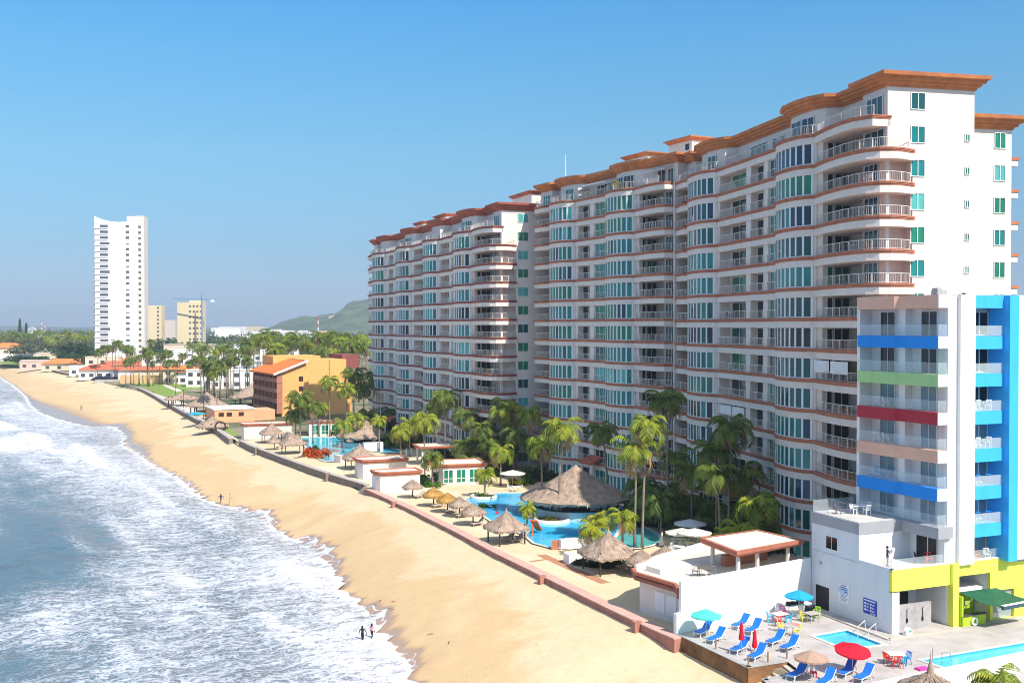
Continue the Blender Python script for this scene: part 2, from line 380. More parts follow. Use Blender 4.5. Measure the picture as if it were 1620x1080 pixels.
def sea_material():
    m = bpy.data.materials.new('sea_water'); m.use_nodes = True; t = m.node_tree; b = t.nodes['Principled BSDF']
    uv = node(t, 'ShaderNodeUVMap', uv_map='UVMap').outputs[0]
    den = node(t, 'ShaderNodeAttribute', attribute_name='foam').outputs['Fac']
    sd = node(t, 'ShaderNodeAttribute', attribute_name='shoredist').outputs['Fac']
    wv = node(t, 'ShaderNodeVectorMath', operation='ADD'); t.links.new(uv, wv.inputs[0])
    wn = node(t, 'ShaderNodeTexNoise'); wn.inputs['Scale'].default_value = .5; wn.inputs['Detail'].default_value = 4; t.links.new(uv, wn.inputs['Vector'])
    wm = node(t, 'ShaderNodeVectorMath', operation='MULTIPLY_ADD'); t.links.new(wn.outputs[1], wm.inputs[0]); wm.inputs[1].default_value = (2.4, 2.0, 0); wm.inputs[2].default_value = (-1.2, -1.0, 0)
    t.links.new(wm.outputs[0], wv.inputs[1]); v = wv.outputs[0]
    n1 = nz(t, v, 1., 9, .68, .3, (.34, .13, 1)); n2 = nz(t, v, 1., 8, .7, .6, (1.25, .42, 1)); n3 = nz(t, v, 1., 5, .7, .2, (4.6, 1.7, 1))
    vo = node(t, 'ShaderNodeTexVoronoi', feature='DISTANCE_TO_EDGE'); mp = node(t, 'ShaderNodeMapping'); mp.inputs['Scale'].default_value = (.80, .30, 1)
    t.links.new(v, mp.inputs[0]); t.links.new(mp.outputs[0], vo.inputs['Vector']); vo.inputs['Scale'].default_value = 1.
    f = mth(t, 'ADD', mth(t, 'MULTIPLY', n1, .8), mth(t, 'MULTIPLY', n2, .5))
    thr = mth(t, 'MULTIPLY_ADD', den, -.62, 1.02)
    wash = mrange(t, mth(t, 'SUBTRACT', f, thr), -.16, .30)
    def ridge(scale, det, ro, dist): return mth(t, 'ABSOLUTE', mth(t, 'SUBTRACT', nz(t, v, 1., det, ro, dist, scale), .5))
    dw = mth(t, 'MULTIPLY', mth(t, 'POWER', mth(t, 'MAXIMUM', den, .02), 1.3), mrange(t, f, .45, .85, .35, 1.5, False))
    def lines(scale, det, ro, dist, k0, k1, soft):
        w_ = mth(t, 'MULTIPLY_ADD', dw, k1, k0)
        return mrange(t, mth(t, 'SUBTRACT', ridge(scale, det, ro, dist), w_), -soft, soft, 1., 0.)
    la = lines((.62, .24, 1), 5, .62, .5, .003, .050, .010); lb = lines((1.7, .62, 1), 4, .6, .4, .001, .048, .012); lc = lines((4.4, 1.7, 1), 3, .6, .2, -.004, .045, .02)
    fm = mth(t, 'MAXIMUM', mth(t, 'MAXIMUM', la, lb), mth(t, 'MULTIPLY', lc, .8)); fm = mth(t, 'MULTIPLY', fm, mrange(t, den, .05, .5))
    solid = mrange(t, mth(t, 'ADD', den, mth(t, 'MULTIPLY', mth(t, 'SUBTRACT', n2, .5), 1.2)), .98, 1.25)
    fm = mth(t, 'MAXIMUM', fm, solid)
    wat = mixc(t, mrange(t, sd, 2, 70), (.16, .175, .19), (.045, .125, .175))
    wat = mixc(t, mrange(t, n1, .35, .7), wat, (.085, .165, .21))
    wat = mixc(t, mrange(t, sd, 0, 9, .55, 0.), wat, (.30, .22, .15))
    c = mixc(t, mth(t, 'MULTIPLY', wash, .62), wat, (.34, .365, .43)); c = mixc(t, mth(t, 'MULTIPLY', fm, .9), c, mixc(t, wash, (.52, .55, .60), (.66, .67, .70)))
    t.links.new(c, b.inputs['Base Color'])
    t.links.new(mrange(t, fm, 0, .6, .13, .8), b.inputs['Roughness']); b.inputs['IOR'].default_value = 1.33; b.inputs['Specular IOR Level'].default_value = .5
    bp = node(t, 'ShaderNodeBump'); bp.inputs['Distance'].default_value = .35; bp.inputs['Strength'].default_value = .55
    hh = mth(t, 'ADD', mth(t, 'MULTIPLY', n1, 1.2), mth(t, 'ADD', mth(t, 'MULTIPLY', n2, .7), mth(t, 'MULTIPLY', n3, .22)))
    t.links.new(mth(t, 'ADD', hh, mth(t, 'MULTIPLY', fm, .25)), bp.inputs['Height']); t.links.new(bp.outputs[0], b.inputs['Normal'])
    return m
sea = grid_mesh('sea', verts, faces, uvs, {'foam': foam, 'shoredist': sdist}, sea_material()); tag(sea, kind='structure')

# --- ground sheet from the sea walls inland to the horizon
gs = [x * 4.0 for x in range(-40, 0)] + steps_geom(0, 16000, 3, 1.03, 900)
go = [0, 1, 2, 5, 10, 20, 40, 80, 150, 300, 600, 1200, 2500, 5000, 9000, 14000]
verts = []; uvs = []
for s in gs:
    wv = interp(wl, s) - .3
    for k in go:
        verts.append(sf(s, wv - k, -.03 if k else -2.5)); uvs.append((s, wv - k))
W_ = len(go)
faces = [(i * W_ + j, i * W_ + j + 1, (i + 1) * W_ + j + 1, (i + 1) * W_ + j) for i in range(len(gs) - 1) for j in range(W_ - 1)]
gm = bpy.data.materials.new('scrub_ground'); gm.use_nodes = True; t = gm.node_tree; b = t.nodes['Principled BSDF']; b.inputs['Roughness'].default_value = .95
tc = node(t, 'ShaderNodeTexCoord').outputs['Object']
c = mixc(t, mrange(t, nz(t, tc, .02, 8, .65), .42, .56), (.36, .29, .19), (.075, .10, .035))
c = mixc(t, mrange(t, nz(t, tc, .3, 6, .7), .35, .7, 0, .5), c, (.05, .06, .02)); t.links.new(c, b.inputs['Base Color'])
ground = grid_mesh('ground', verts, faces, uvs, {}, gm); tag(ground, kind='structure')

def sheet(name, poly, z, m, kind='structure'):
    b = MB(); b.add([(p[0], p[1], z) for p in poly], [tuple(range(len(poly)))])
    return tag(b.build(name, m), kind=kind)
TSAND = sand_material('terrace_sand', False, (.66, .52, .33), (.74, .62, .44))
PAVE = mat('pale_paving', (.60, .53, .44), .85, var=.12, vscale=.5, bump=.1)
# sandy hotel terrace between the wall and the towers
tp = [P(x, y, .3) for x, y in ((1064, 1003), (1030, 990), (1000, 977), (960, 957), (913, 934), (860, 908), (780, 870), (720, 838), (645, 801), (590, 776), (577, 764), (530, 751), (490, 738), (440, 720), (397, 704), (378, 695))]
tp += [(-8, 262, 0), (0, 200, 0), (20, 150, 0), (40, 110, 0), (44, 98, 0), (22, 90, 0)]
sheet('terrace_sand', tp, .0, TSAND)
# ------------------------------------------------------------------ condominium towers
FP = 1.7; CORE = -1.5; FH = 3.2
BAYC = [(0, .12), (.05, .55), (.13, 1.0), (.24, 1.35), (.38, 1.52), (.54, 1.55), (.70, 1.45), (.84, 1.2), (.94, .8), (1, .3)]
def bay_pts(s0, L, extra=0., amp=1.): return [(s0 + L * u, FP + extra + amp * v) for u, v in BAYC]
def along(path, ds):
    "point and unit tangent at arc length ds"
    for a, b in zip(path, path[1:]):
        L = sqrt((b[0] - a[0]) ** 2 + (b[1] - a[1]) ** 2)
        if ds <= L or b is path[-1]:
            k = ds / L; return (a[0] + (b[0] - a[0]) * k, a[1] + (b[1] - a[1]) * k), ((b[0] - a[0]) / L, (b[1] - a[1]) / L)
        ds -= L
def plen(path): return sum(sqrt((b[0] - a[0]) ** 2 + (b[1] - a[1]) ** 2) for a, b in zip(path, path[1:]))
def railing(path, z, dense=True, hgt=.95):
    b = MB(); L = plen(path)
    for a, c in zip(path, path[1:]):
        b.bar((*a, z + hgt), (*c, z + hgt), .06, .05); b.bar((*a, z + .1), (*c, z + .1), .035, .035)
    n = max(1, int(L / 1.35))
    for i in range(n + 1):
        p, _ = along(path, min(L - 1e-4, L * i / n)); b.bar((*p, z), (*p, z + hgt), .055)
    if dense:
        n = int(L / .2)
        for i in range(n):
            p, _ = along(path, L * (i + .5) / n); b.bar((*p, z + .1), (*p, z + hgt), .015)
    return b
def win_mesh(p0, p1, z0, z1, n, out=.03, fr=.07, split=None):
    "frame and panes of a flat window between plan points p0 -> p1 (outside on the left)"
    dx, dy = p1[0] - p0[0], p1[1] - p0[1]; L = sqrt(dx * dx + dy * dy); tx, ty = dx / L, dy / L; nx, ny = -ty, tx
    f = MB(); g = MB()
    def pt(u, o, z): return (p0[0] + tx * u + nx * o, p0[1] + ty * u + ny * o, z)
    for u in [0 + fr / 2] + [L * i / n for i in range(1, n)] + [L - fr / 2]: f.bar(pt(u, out + .03, z0), pt(u, out + .03, z1), fr, .08)
    for z in (z0 + fr / 2, z1 - fr / 2) + ((split,) if split else ()): f.bar(pt(0, out + .025, z), pt(L, out + .025, z), .07, fr)
    g.quad(pt(0, out, z0), pt(L, out, z0), pt(L, out, z1), pt(0, out, z1))
    return f, g
def add_window(root, name, p0, p1, z0, z1, n, gm, out=.03, split=None):
    f, g = win_mesh(p0, p1, z0, z1, n, out, split=split); o = f.build(name, FRAME, root); g.build('pane', gm, o); return o
def cornice_sweep(path, prof, closed=False):
    b = MB(); rings = [[(x, y, z) for x, y in offs(path, o, closed)] for o, z in prof]
    n = len(path); vs = [v for r in rings for v in r]; m = n if closed else n - 1
    b.add(vs, [(i * n + j, i * n + (j + 1) % n, (i + 1) * n + (j + 1) % n, (i + 1) * n + j) for i in range(len(prof) - 1) for j in range(m)])
    return b
def cprof(z): return [(-.3, z), (.12, z), (.2, z + .22), (.42, z + .28), (.5, z + .52), (.74, z + .58), (.82, z + .84), (1.08, z + .92), (1.16, z + 1.26), (.9, z + 1.3), (-.6, z + 1.24)]

def condo(name, label, org, rot, L, depth, nf, ztop, E, near_bal, far_bal, pent, cmat, wrap, glassw, step=None):
    """E: list of (kind, s0, s1) along the seaward face; near_bal/far_bal: outline of the balcony slabs"""
    rnd = random.Random(hash(name) % 1000 + int(L * 7))
    root = empty(name, (org[0], org[1], 0), radians(rot + 90), label, 'apartment tower', 'condominium towers behind the pools')
    zk = lambda k: ztop - FH * (nf - k)
    nb1 = near_bal[-1][0]; fb0 = far_bal[0][0]
    # slab edge: balcony - bays/straights - balcony
    edge = list(near_bal); bays = [e for e in E if e[0] == 'bay']
    s = nb1
    for e in E:
        if e[0] == 'bay':
            if edge[-1][0] < e[1] - .05: edge.append((e[1] - .02, FP + .14))
            edge += bay_pts(e[1], e[2] - e[1], .14); edge.append((e[2] + .02, FP + .14))
    edge += [p for p in far_bal]
    ed2 = [edge[0]]
    for p in edge[1:]:
        if p[0] > ed2[-1][0] + 1e-3 or abs(p[1] - ed2[-1][1]) > 1e-3: ed2.append(p)
    edge = ed2
    # walls
    wb = MB()
    def core_poly(notch):
        a = [(1.25, CORE - 1.2), (1.25, CORE)] if notch else [(0, CORE)]
        b0 = [(0, -depth), (0, CORE - 1.2)] if notch else [(0, -depth)]
        return b0 + a + [(L, CORE), (L, -depth)]
    if wrap:
        wb.prism(core_poly(True), -.5, zk(nf - 1)); wb.prism(core_poly(False), zk(nf - 1), zk(nf))
    else: wb.prism(core_poly(False), -.5, zk(nf))
    rm = [e for e in E if e[0] == 'room']
    for _, a, b_ in rm:
        a2 = max(a, 1.25) if (wrap and a < 1) else a
        wb.box(a2, b_, CORE, 0, -.5, zk(nf - 1)); wb.box(a, b_, CORE, 0, zk(nf - 1), zk(nf))
    for e in E:
        if e[0] == 'pier': wb.box(e[1], e[2], CORE, FP, -.5, zk(nf))
        if e[0] == 'win': wb.box(e[1], e[2], CORE, FP - .3, -.5, zk(nf))
        if e[0] == 'loggia': wb.box(e[1], e[2], CORE, .3, -.5, zk(nf))
        if e[0] == 'recess': wb.box(e[1], e[2], CORE, .8, -.5, zk(nf))
        if e[0] == 'bay':
            q = bay_pts(e[1], e[2] - e[1]); wb.prism(q + [(e[2], CORE), (e[1], CORE)], -.5, zk(nf))
    if wrap: wb.box(-.05, .3, -.2, .15, -.5, zk(nf - 1))
    if not wrap: wb.box(-.3, .02, -depth, near_bal[0][1] - .25, -.5, zk(nf))
    if step:
        t0, t1, ds, zr = step
        wb.box(ds, L - 1, t1, t0, -.5, zr)
    wb.build('wall', CREAM, root)
    # floors
    for k in range(1, nf + 1):
        z = zk(k); pe = edge
        if k >= nf and wrap: pe = [(0.0, -.3), (0.0, 1.6)] + [p for p in edge if p[0] > .6]
        back = [(L - .05, CORE - .5), (pe[0][0] + (1.3 if wrap else .0), CORE - .5)]
        if k < nf and wrap: back = [(L - .05, CORE - .5), (1.4, CORE - .5), (1.4, CORE - 1.25), (pe[0][0], CORE - 1.25)]
        b = MB(); b.prism(pe + back, z - 1.06, z - .38); b.build('spandrel', CREAM, root)
        b = MB()
        for zz0, zz1, o in ((z - .38, z - .25, .03), (z - .25, z - .12, .09), (z - .12, z, .15)): b.prism(offs(pe, o) + back, zz0, zz1)
        b.build('moulding', TERRA if cmat is CORNICE else mat('brick_red_moulding', (.34, .115, .085), .8, var=.18, vscale=1.2, bump=.2, bscale=10), root)
    # openings
    for k in range(0, nf):
        z0 = max(zk(k), 0.0); z1 = zk(k + 1) - 1.06
        if z1 - z0 < 1.2: continue
        fg = rnd.choices(GLASS, glassw(k))[0]
        for e in E:
            kd, a, b_ = e[0], e[1], e[2]
            if rnd.random() < .35: fg = rnd.choices(GLASS, glassw(k))[0]
            if kd == 'bay':
                path = bay_pts(a, b_ - a); Lp = plen(path); f = MB(); g = MB(); n = 8; u0 = .55; pit = (Lp - .9) / n
                for i in range(n + 1):
                    p, tg = along(path, u0 + pit * i - .12); nx, ny = -tg[1], tg[0]
                    f.obox((p[0] + nx * .03, p[1] + ny * .03), tg, (nx, ny), .12, .06, z0 + .05, z1)
                    if i < n:
                        q0, _ = along(path, u0 + pit * i - .05); q1, _ = along(path, u0 + pit * (i + 1) - .2)
                        g.cur = 0 if rnd.random() < .82 else 1
                        g.quad((q0[0] + nx * .035, q0[1] + ny * .035, z0 + .12), (q1[0] + nx * .035, q1[1] + ny * .035, z0 + .12), (q1[0] + nx * .035, q1[1] + ny * .035, z1 - .03), (q0[0] + nx * .035, q0[1] + ny * .035, z1 - .03))
                pth = offs(path, .06)
                for zz in (z0 + .07,): 
                    for p, q in zip(pth, pth[1:]): f.bar((*p, zz), (*q, zz), .1, .1)
                o = f.build('bay_window', FRAME, root); g.build('pane', [fg, rnd.choices(GLASS, glassw(k))[0]], o)
            elif kd == 'win':
                add_window(root, 'window', (a + .08, FP - .3), (b_ - .08, FP - .3), z0 + .06, z1, max(2, round((b_ - a) / 1.15)), fg)
                railing([(a, FP + .1), (b_, FP + .1)], z0).build('railing', RAIL, root)
            elif kd in ('recess', 'loggia'):
                w0, w1, tt = (a + .1, b_ - .1, .8) if kd == 'recess' else (a + .2, b_ - .9, .3)
                gm = DARKG if kd == 'recess' else rnd.choices([DARKG, GLASS[5], GLASS[1], GLASS[2]], [5, 3, 2, 1])[0]
                add_window(root, 'sliding_door', (w0, tt), (w1, tt), z0 + .05, z1 - .03, 2 if kd == 'recess' else 3, gm)
                railing([(a, FP + .1), (b_, FP + .1)], z0).build('railing', RAIL, root)
            elif kd == 'room' and z0 > .1:
                a2 = max(a, 1.35) if (wrap and a < 1 and k < nf - 1) else a + .35
                add_window(root, 'window', (a2 + .1, 0), (b_ - .4, 0), z0 + .05, z1 - .05, 3, rnd.choices([DARKG, GLASS[5], GLASS[2]], [4, 3, 2])[0])
            elif kd == 'deep':
                if a < 12:
                    gm = rnd.choices([DARKG, GLASS[5], GLASS[1]], [6, 3, 1])[0]
                    add_window(root, 'sliding_door', (b_ + .1, CORE + .1), (b_ + .1, CORE + 1.9), z0 + .05, z1 - .04, 2, gm, .12)
                    add_window(root, 'sliding_door', (b_ + .1, CORE + 2.05), (b_ + .1, CORE + 2.75), z0 + .05, z1 - .04, 1, gm, .12)
                else: add_window(root, 'window', (a + .3, CORE), (a + 2.4, CORE), z0 + .05, z1 - .04, 2, rnd.choices([DARKG, GLASS[5]], [6, 2])[0])
        if z0 > .1:
            inn = offs(near_bal, -.18); railing(list(inn), z0).build('railing', RAIL, root)
            inn = offs(far_bal, -.18); railing(inn, z0).build('railing', RAIL, root)
    # penthouse storey, eaves and roof
    zp = zk(nf); ze = zp + 2.75
    pb = MB(); pb.prism(pent + [(L, -depth), (0, -depth)] if pent[0][0] == 0 else pent, zp, ze + .6); pb.build('penthouse_wall', CREAM, root)
    if not wrap: path = [(3, -depth), (0, -depth)] + pent + [(L, -6)]
    else: path = [(3, -depth), (0, -depth)] + pent + [(L, -6)]
    cornice_sweep(path, cprof(ze)).build('cornice', cmat, root)
    rb = MB(); rb.prism(path + [(L, -depth)], ze + 1.0, ze + 1.22); rb.build('roof', mat('pale_roof', (.62, .56, .50), .9, var=.15, vscale=.4), root)
    tr = [p for p in edge if p[0] > .6]
    inn = offs(tr, -.2); inn = ([(.1, 1.4)] if wrap else []) + inn
    railing(inn, zp).build('terrace_railing', RAIL, root)
    return root, zk, edge

def glw(t=4., g=2., n=2., d=2., p=1., dt=2., tan=0.): return lambda k: [t, g, n, d, p, dt, tan]

# --- nearest tower
EA = [('room', 0, 4.3), ('deep', 4.4, 9.0), ('pier', 9.0, 10.1), ('bay', 10.1, 18.2), ('pier', 18.2, 19.0), ('win', 19.0, 21.4), ('pier', 21.4, 22.5), ('recess', 22.5, 25.9), ('pier', 25.9, 27.2),
      ('loggia', 27.2, 34.9), ('pier', 34.9, 35.4), ('bay', 35.4, 43.8), ('pier', 43.8, 44.6), ('deep', 44.8, 49.5)]
nbA = [(-.35, -2.4), (-1.0, -1.0), (-1.15, .3), (-.8, 1.3), (0.2, 2.15), (1.8, 2.6), (4, 2.75), (7, 2.55), (10.05, 2.05)]
fbA = [(43.9, 2.05), (46, 2.45), (48.4, 2.3), (49.6, 1.6), (50.0, .4), (50, -1.2)]
pentA = [(0, 0), (4.3, 0), (4.5, -.9), (9.6, -.9), (10.2, .7), (11.4, 1.35), (13.5, 1.65), (16, 1.55), (17.6, .9), (18.1, -.7), (34.6, -.7), (35.3, .5), (36.6, 1.15), (39, 1.5), (41.6, 1.25), (43.2, .6), (43.6, -.8), (46, -.8), (46.3, .3), (49.6, .3), (49.9, -1.5)]
towA, zkA, edgeA = condo('apartment_tower', 'cream apartment tower right behind the blue hotel, orange eaves and a wide sunlit end wall', (35.8, 99.7), 12.6, 50, 9.4, 14, 44.5, EA, nbA, fbA, pentA, CORNICE, True, glw(3.6, 2.6, 1.3, 1.2, .9, 4), step=(-9.4, -14.6, 1.3, 44.4))
def end_windows(root, zk, nf, spec, n0=0):
    for (t0, t1, h0, h1, k0, k1, n, s) in spec:
        for k in range(k0, k1):
            z = zk(k); gm = R.choice([GLASS[0], GLASS[4], GLASS[4], GLASS[5], GLASS[1]])
            add_window(root, 'end_window', (s, t0), (s, t1), z + h0, z + h1, n, gm, .02)
end_windows(towA, zkA, 14, [(-4.0, -2.45, .65, 2.3, 0, 15, 2, 0), (-8.9, -8.35, 1.0, 1.75, 0, 14, 2, 0), (-13.9, -12.6, .7, 2.3, 0, 14, 2, 1.3)])
cornice_sweep([(8, -14.6), (1.3, -14.6), (1.3, -9.4), (2.4, -9.4)], cprof(43.9)).build('cornice', CORNICE, towA)
b = MB(); b.box(1.2, 48, -14.6, -9.4, 44.85, 45.1); b.build('roof', MATS['pale_roof'], towA)
# side balconies glimpsed beyond the far corner of the end wall
for k in range(3, 14):
    b = MB(); z = zkA(k); b.box(1.6, 5, -15.6, -14.5, z - .9, z - .3); b.build('side_balcony', CREAM, towA)
    b = MB(); b.box(1.5, 5, -15.75, -14.5, z - .3, z); b.build('moulding', TERRA, towA)
# penthouse glazing
for p0, p1, n in (((.7, 0), (3.5, 0), 3), ((11.4, 1.35), (13.5, 1.65), 2), ((13.6, 1.65), (16, 1.55), 2), ((22, -.7), (25, -.7), 3), ((26.5, -.7), (31, -.7), 4), ((37, 1.25), (39, 1.5), 2), ((47, .3), (48.5, .3), 2)):
    add_window(towA, 'penthouse_window', p0, p1, 44.6, 46.6, n, R.choice([GLASS[2], GLASS[2], GLASS[5]]), .06)
b = MB(); b.box(33.6, 33.8, -.6, 1.6, 44.5, 46.3); b.build('terrace_divider', CREAM, towA)
BL = mat('white_fabric_blind', (.78, .78, .78), .8, var=.08, vscale=1)
for s0, s1, t, k in ((27.4, 31.0, 1.75, 4), (31.2, 34.7, 1.75, 4), (9.7, 6.6, 2.3, 6), (5.9, 2.6, 2.55, 6)):
    b = MB(); z = zkA(k); tt = [(s0 + (s1 - s0) * i / 6, t + .05 * sin(i * 2.1)) for i in range(7)]
    for p, q in zip(tt, tt[1:]): b.quad((*p, z + .75), (*q, z + .75), (*q, z + 2.0), (*p, z + 2.0))
    b.build('roller_blind', BL, towA)
b = MB(); b.lathe((7.9, -14.4, 0), [(.5, 45.1), (.55, 45.3), (.55, 46.4), (.2, 46.8), (0, 46.85)], 10); b.build('water_tank', BLACK, towA)

# --- middle tower
EB = [('room', .3, 3.4), ('deep', 3.5, 7.2), ('pier', 7.2, 8.0), ('bay', 8.0, 15.3), ('pier', 15.3, 15.7), ('win', 15.7, 19.4), ('pier', 19.4, 20.8), ('recess', 20.8, 24.2), ('pier', 24.2, 25.0), ('bay', 25.0, 32.4), ('pier', 32.4, 33.2), ('deep', 33.3, 38)]
nbB = [(.05, 1.2), (.4, 2.2), (1.6, 2.5), (4, 2.6), (7.95, 2.05)]
fbB = [(32.5, 2.05), (35, 2.4), (37.5, 2.3), (38.7, 1.5), (39, -.8)]
pentB = [(0, .2), (6.8, .2), (7.6, .8), (9, 1.35), (11.4, 1.55), (13.8, 1.2), (15, .5), (15.2, -.6), (24.4, -.6), (25, .4), (26.5, 1.1), (28.6, 1.35), (31, .9), (32.2, .2), (32.5, -.8), (34.5, -.8), (34.8, .4), (38.6, .4), (39, -1)]
towB, zkB, edgeB = condo('apartment_tower', 'middle of the three cream apartment towers, with striped awnings on its top terrace', (23.5, 147.1), 28, 39, 14, 14, 44.7, EB, nbB, fbB, pentB, CORNICE, False, glw(5, 2.8, 1.0, 1.3, 1.3, 2.2))
for p0, p1, n in (((.8, .2), (2.2, .2), 2), ((2.8, .2), (4.6, .2), 2), ((9, 1.35), (11.4, 1.55), 3), ((11.5, 1.55), (13.8, 1.2), 3), ((17, -.6), (22, -.6), 5), ((26.5, 1.1), (28.6, 1.35), 3), ((35.3, .4), (37.6, .4), 3)):
    add_window(towB, 'penthouse_window', p0, p1, 44.8, 46.8, n, R.choice([DARKG, DARKG, GLASS[5], GLASS[0]]), .06)
AW = mat('striped_awning', (.72, .72, .74), .7, var=.1, vscale=4)
for s0, s1 in ((1, 6), (16, 24)):
    b = MB(); n = 9
    for i in range(n):
        a = s0 + (s1 - s0) * i / n; c = a + (s1 - s0) / n * .72
        b.add([(a, .2, 47.2), (c, .2, 47.2), (c, 1.9, 46.6), (a, 1.9, 46.6), (a, .2, 47.15), (c, .2, 47.15), (c, 1.9, 46.55), (a, 1.9, 46.55)], [(0, 1, 2, 3), (7, 6, 5, 4), (2, 3, 7, 6), (0, 1, 5, 4)])
    b.bar((s0, 1.9, 46.6), (s1, 1.9, 46.6), .08); b.build('awning', AW, towB)
b = MB(); b.box(24.2, 24.4, -.6, 1.7, 44.7, 46.6); b.build('terrace_divider', CREAM, towB)
FLW = mat('yellow_flowers', (.65, .48, .03), .8, var=.4, vscale=6)
b = MB()
for i in range(60):
    x, y, z = 12.2 + R.gauss(0, .5), 2.3 + R.gauss(0, .2), 45.7 + R.gauss(0, .25); a = R.random() * 6; r = .14
    b.quad((x - r * cos(a), y - r * sin(a), z - r), (x + r * cos(a), y + r * sin(a), z - r), (x + r * cos(a), y + r * sin(a), z + r), (x - r * cos(a), y - r * sin(a), z + r))
o = tag(b.build('potted_plant', FLW), 'yellow flowering plant on the top terrace of the middle tower', 'plant'); o.parent = None; o.location = (23.5, 147.1, 0); o.rotation_euler = (0, 0, radians(118))
def roof_hut(root, s0, s1, t0, t1, z, h, cm, win=True):
    b = MB(); b.box(s0, s1, t0, t1, z, z + h); o = b.build('roof_hut', CREAM, root)
    p = [(s0, t0), (s0, t1), (s1, t1), (s1, t0)]
    cornice_sweep(p, [(a * .55, z + h + (q - 10) * .45) for a, q in cprof(10)], True).build('cornice', cm, o)
    b = MB(); b.box(s0 - .3, s1 + .3, t0 - .3, t1 + .3, z + h + .4, z + h + .52); b.build('roof', MATS['pale_roof'], o)
    if win: b = MB(); b.box(s0 + .6, s0 + 1.5, t1 - .1, t1 + .03, z + h - 1.3, z + h - .4); b.build('window', DARKG, o)
roof_hut(towB, 11, 17, -7.5, -2.5, 48.5, 1.7, CORNICE)
roof_hut(towB, 1.5, 7, -9, -3.4, 48.5, 2.6, CORNICE)
b = MB(); b.tube([(36, -3, 48.6), (36, -3, 54)], [.07, .03], 5); b.build('antenna', FRAME, towB)

# --- far tower
EC = [('room', 0, 4.3), ('deep', 4.4, 9.0), ('pier', 9.0, 10.1), ('bay', 10.1, 18.6), ('pier', 18.6, 19.4), ('win', 19.4, 22.0), ('pier', 22.0, 23.4), ('loggia', 23.4, 28.8), ('pier', 28.8, 29.4), ('bay', 29.4, 37.8), ('pier', 37.8, 39.2), ('loggia', 39.2, 47.0), ('pier', 47.0, 48.8),
      ('bay', 48.8, 58.0), ('pier', 58.0, 58.6), ('win', 58.6, 61.4), ('pier', 61.4, 63.6), ('recess', 63.6, 67.2), ('pier', 67.2, 69.6), ('bay', 69.6, 79.4), ('pier', 79.4, 80), ('deep', 80.2, 85)]
nbC = nbA
fbC = [(79.6, 2.05), (82, 2.45), (84.4, 2.3), (85.6, 1.4), (86, 0), (86, -1.4)]
pentC = [(0, 0), (4.3, 0), (4.5, -.9), (9.6, -.9), (10.2, .7), (11.4, 1.35), (13.8, 1.65), (16.5, 1.5), (18, .8), (18.5, -.7), (29, -.7), (29.6, .6), (31, 1.2), (33.5, 1.5), (36, 1.2), (37.4, .5), (37.8, -.8), (48.4, -.8), (49, .6), (50.6, 1.2), (53.4, 1.5), (56, 1.1), (57.6, .5), (58, -.8),
         (69.2, -.8), (70, .6), (71.6, 1.2), (74.4, 1.5), (77, 1.1), (79, .5), (79.5, -.8), (82, -.8), (82.3, .4), (85.6, .4), (86, -1.4)]
towC, zkC, edgeC = condo('apartment_tower', 'long cream apartment tower with dark red eaves, farthest from the blue hotel', (-1.8, 180.4), 22, 86, 14, 13, 41.7, EC, nbC, fbC, pentC, CORNICE_RED, True, lambda k: [5, 2.5, 1.4, 2, 1.6, 1.6, 3.0 if k < 7 else .5])
end_windows(towC, zkC, 13, [(-5.0, -3.0, .7, 2.3, 0, 14, 2, 0)])
for p0, p1, n in (((.7, 0), (3.4, 0), 3), ((11.4, 1.35), (13.8, 1.65), 3), ((13.9, 1.65), (16.5, 1.5), 2), ((50.6, 1.2), (53.4, 1.5), 4), ((53.5, 1.5), (56, 1.1), 2)):
    add_window(towC, 'penthouse_window', p0, p1, 41.8, 43.7, n, R.choice([GLASS[5], GLASS[0], DARKG]), .06)
for x in (29, 58.4):
    b = MB(); b.box(x, x + .2, -.6, 1.7, 41.7, 43.6); b.build('terrace_divider', CREAM, towC)
roof_hut(towC, 2, 11, -12, -6.5, 45.4, 2.4, CORNICE_RED, False)
roof_hut(towC, 36, 43, -6.5, -2, 45.4, 1.6, CORNICE_RED, False)
roof_hut(towC, 52, 58, -7, -2, 45.4, 1.5, CORNICE_RED, False)
# tiled entrance canopy on the seaward side of the far tower
def canopy(root, s0, s1, z0, z1, tout):
    b = MB(); b.add([(s0, FP, z1), (s1, FP, z1), (s1, FP + tout, z0), (s0, FP + tout, z0), (s0, FP, z1 - .3), (s1, FP, z1 - .3), (s1, FP + tout, z0 - .3), (s0, FP + tout, z0 - .3)],
                    [(0, 1, 2, 3), (7, 6, 5, 4), (3, 2, 6, 7), (0, 3, 7, 4), (1, 5, 6, 2)]); b.build('tiled_canopy', MATS['red_cornice'], root)
    for s in (s0 + .4, s1 - .4): 
        b = MB(); b.tube([(s, FP + tout - .4, 0), (s, FP + tout - .4, z0 - .28)], .18, 8); b.build('canopy_column', WHITE, root)
canopy(towC, 57, 64, 3.3, 4.6, 4.0); canopy(towB, 17, 20.5, 3.3, 4.2, 2.2)
# arcade windows at the foot of the nearest tower
for s in (30.0,):
    b = MB(); b.box(26, 34, FP, FP + 3.2, -.3, 5.2); b.build('lobby_wall', CREAM, towA)
    add_window(towA, 'lobby_window', (26.4, FP + 3.2), (33.6, FP + 3.2), .4, 4.7, 5, DARKG, .04, split=3.7)
    add_window(towA, 'lobby_window', (26, FP + .3), (26, FP + 2.9), .4, 4.7, 2, DARKG, .04, split=3.7)
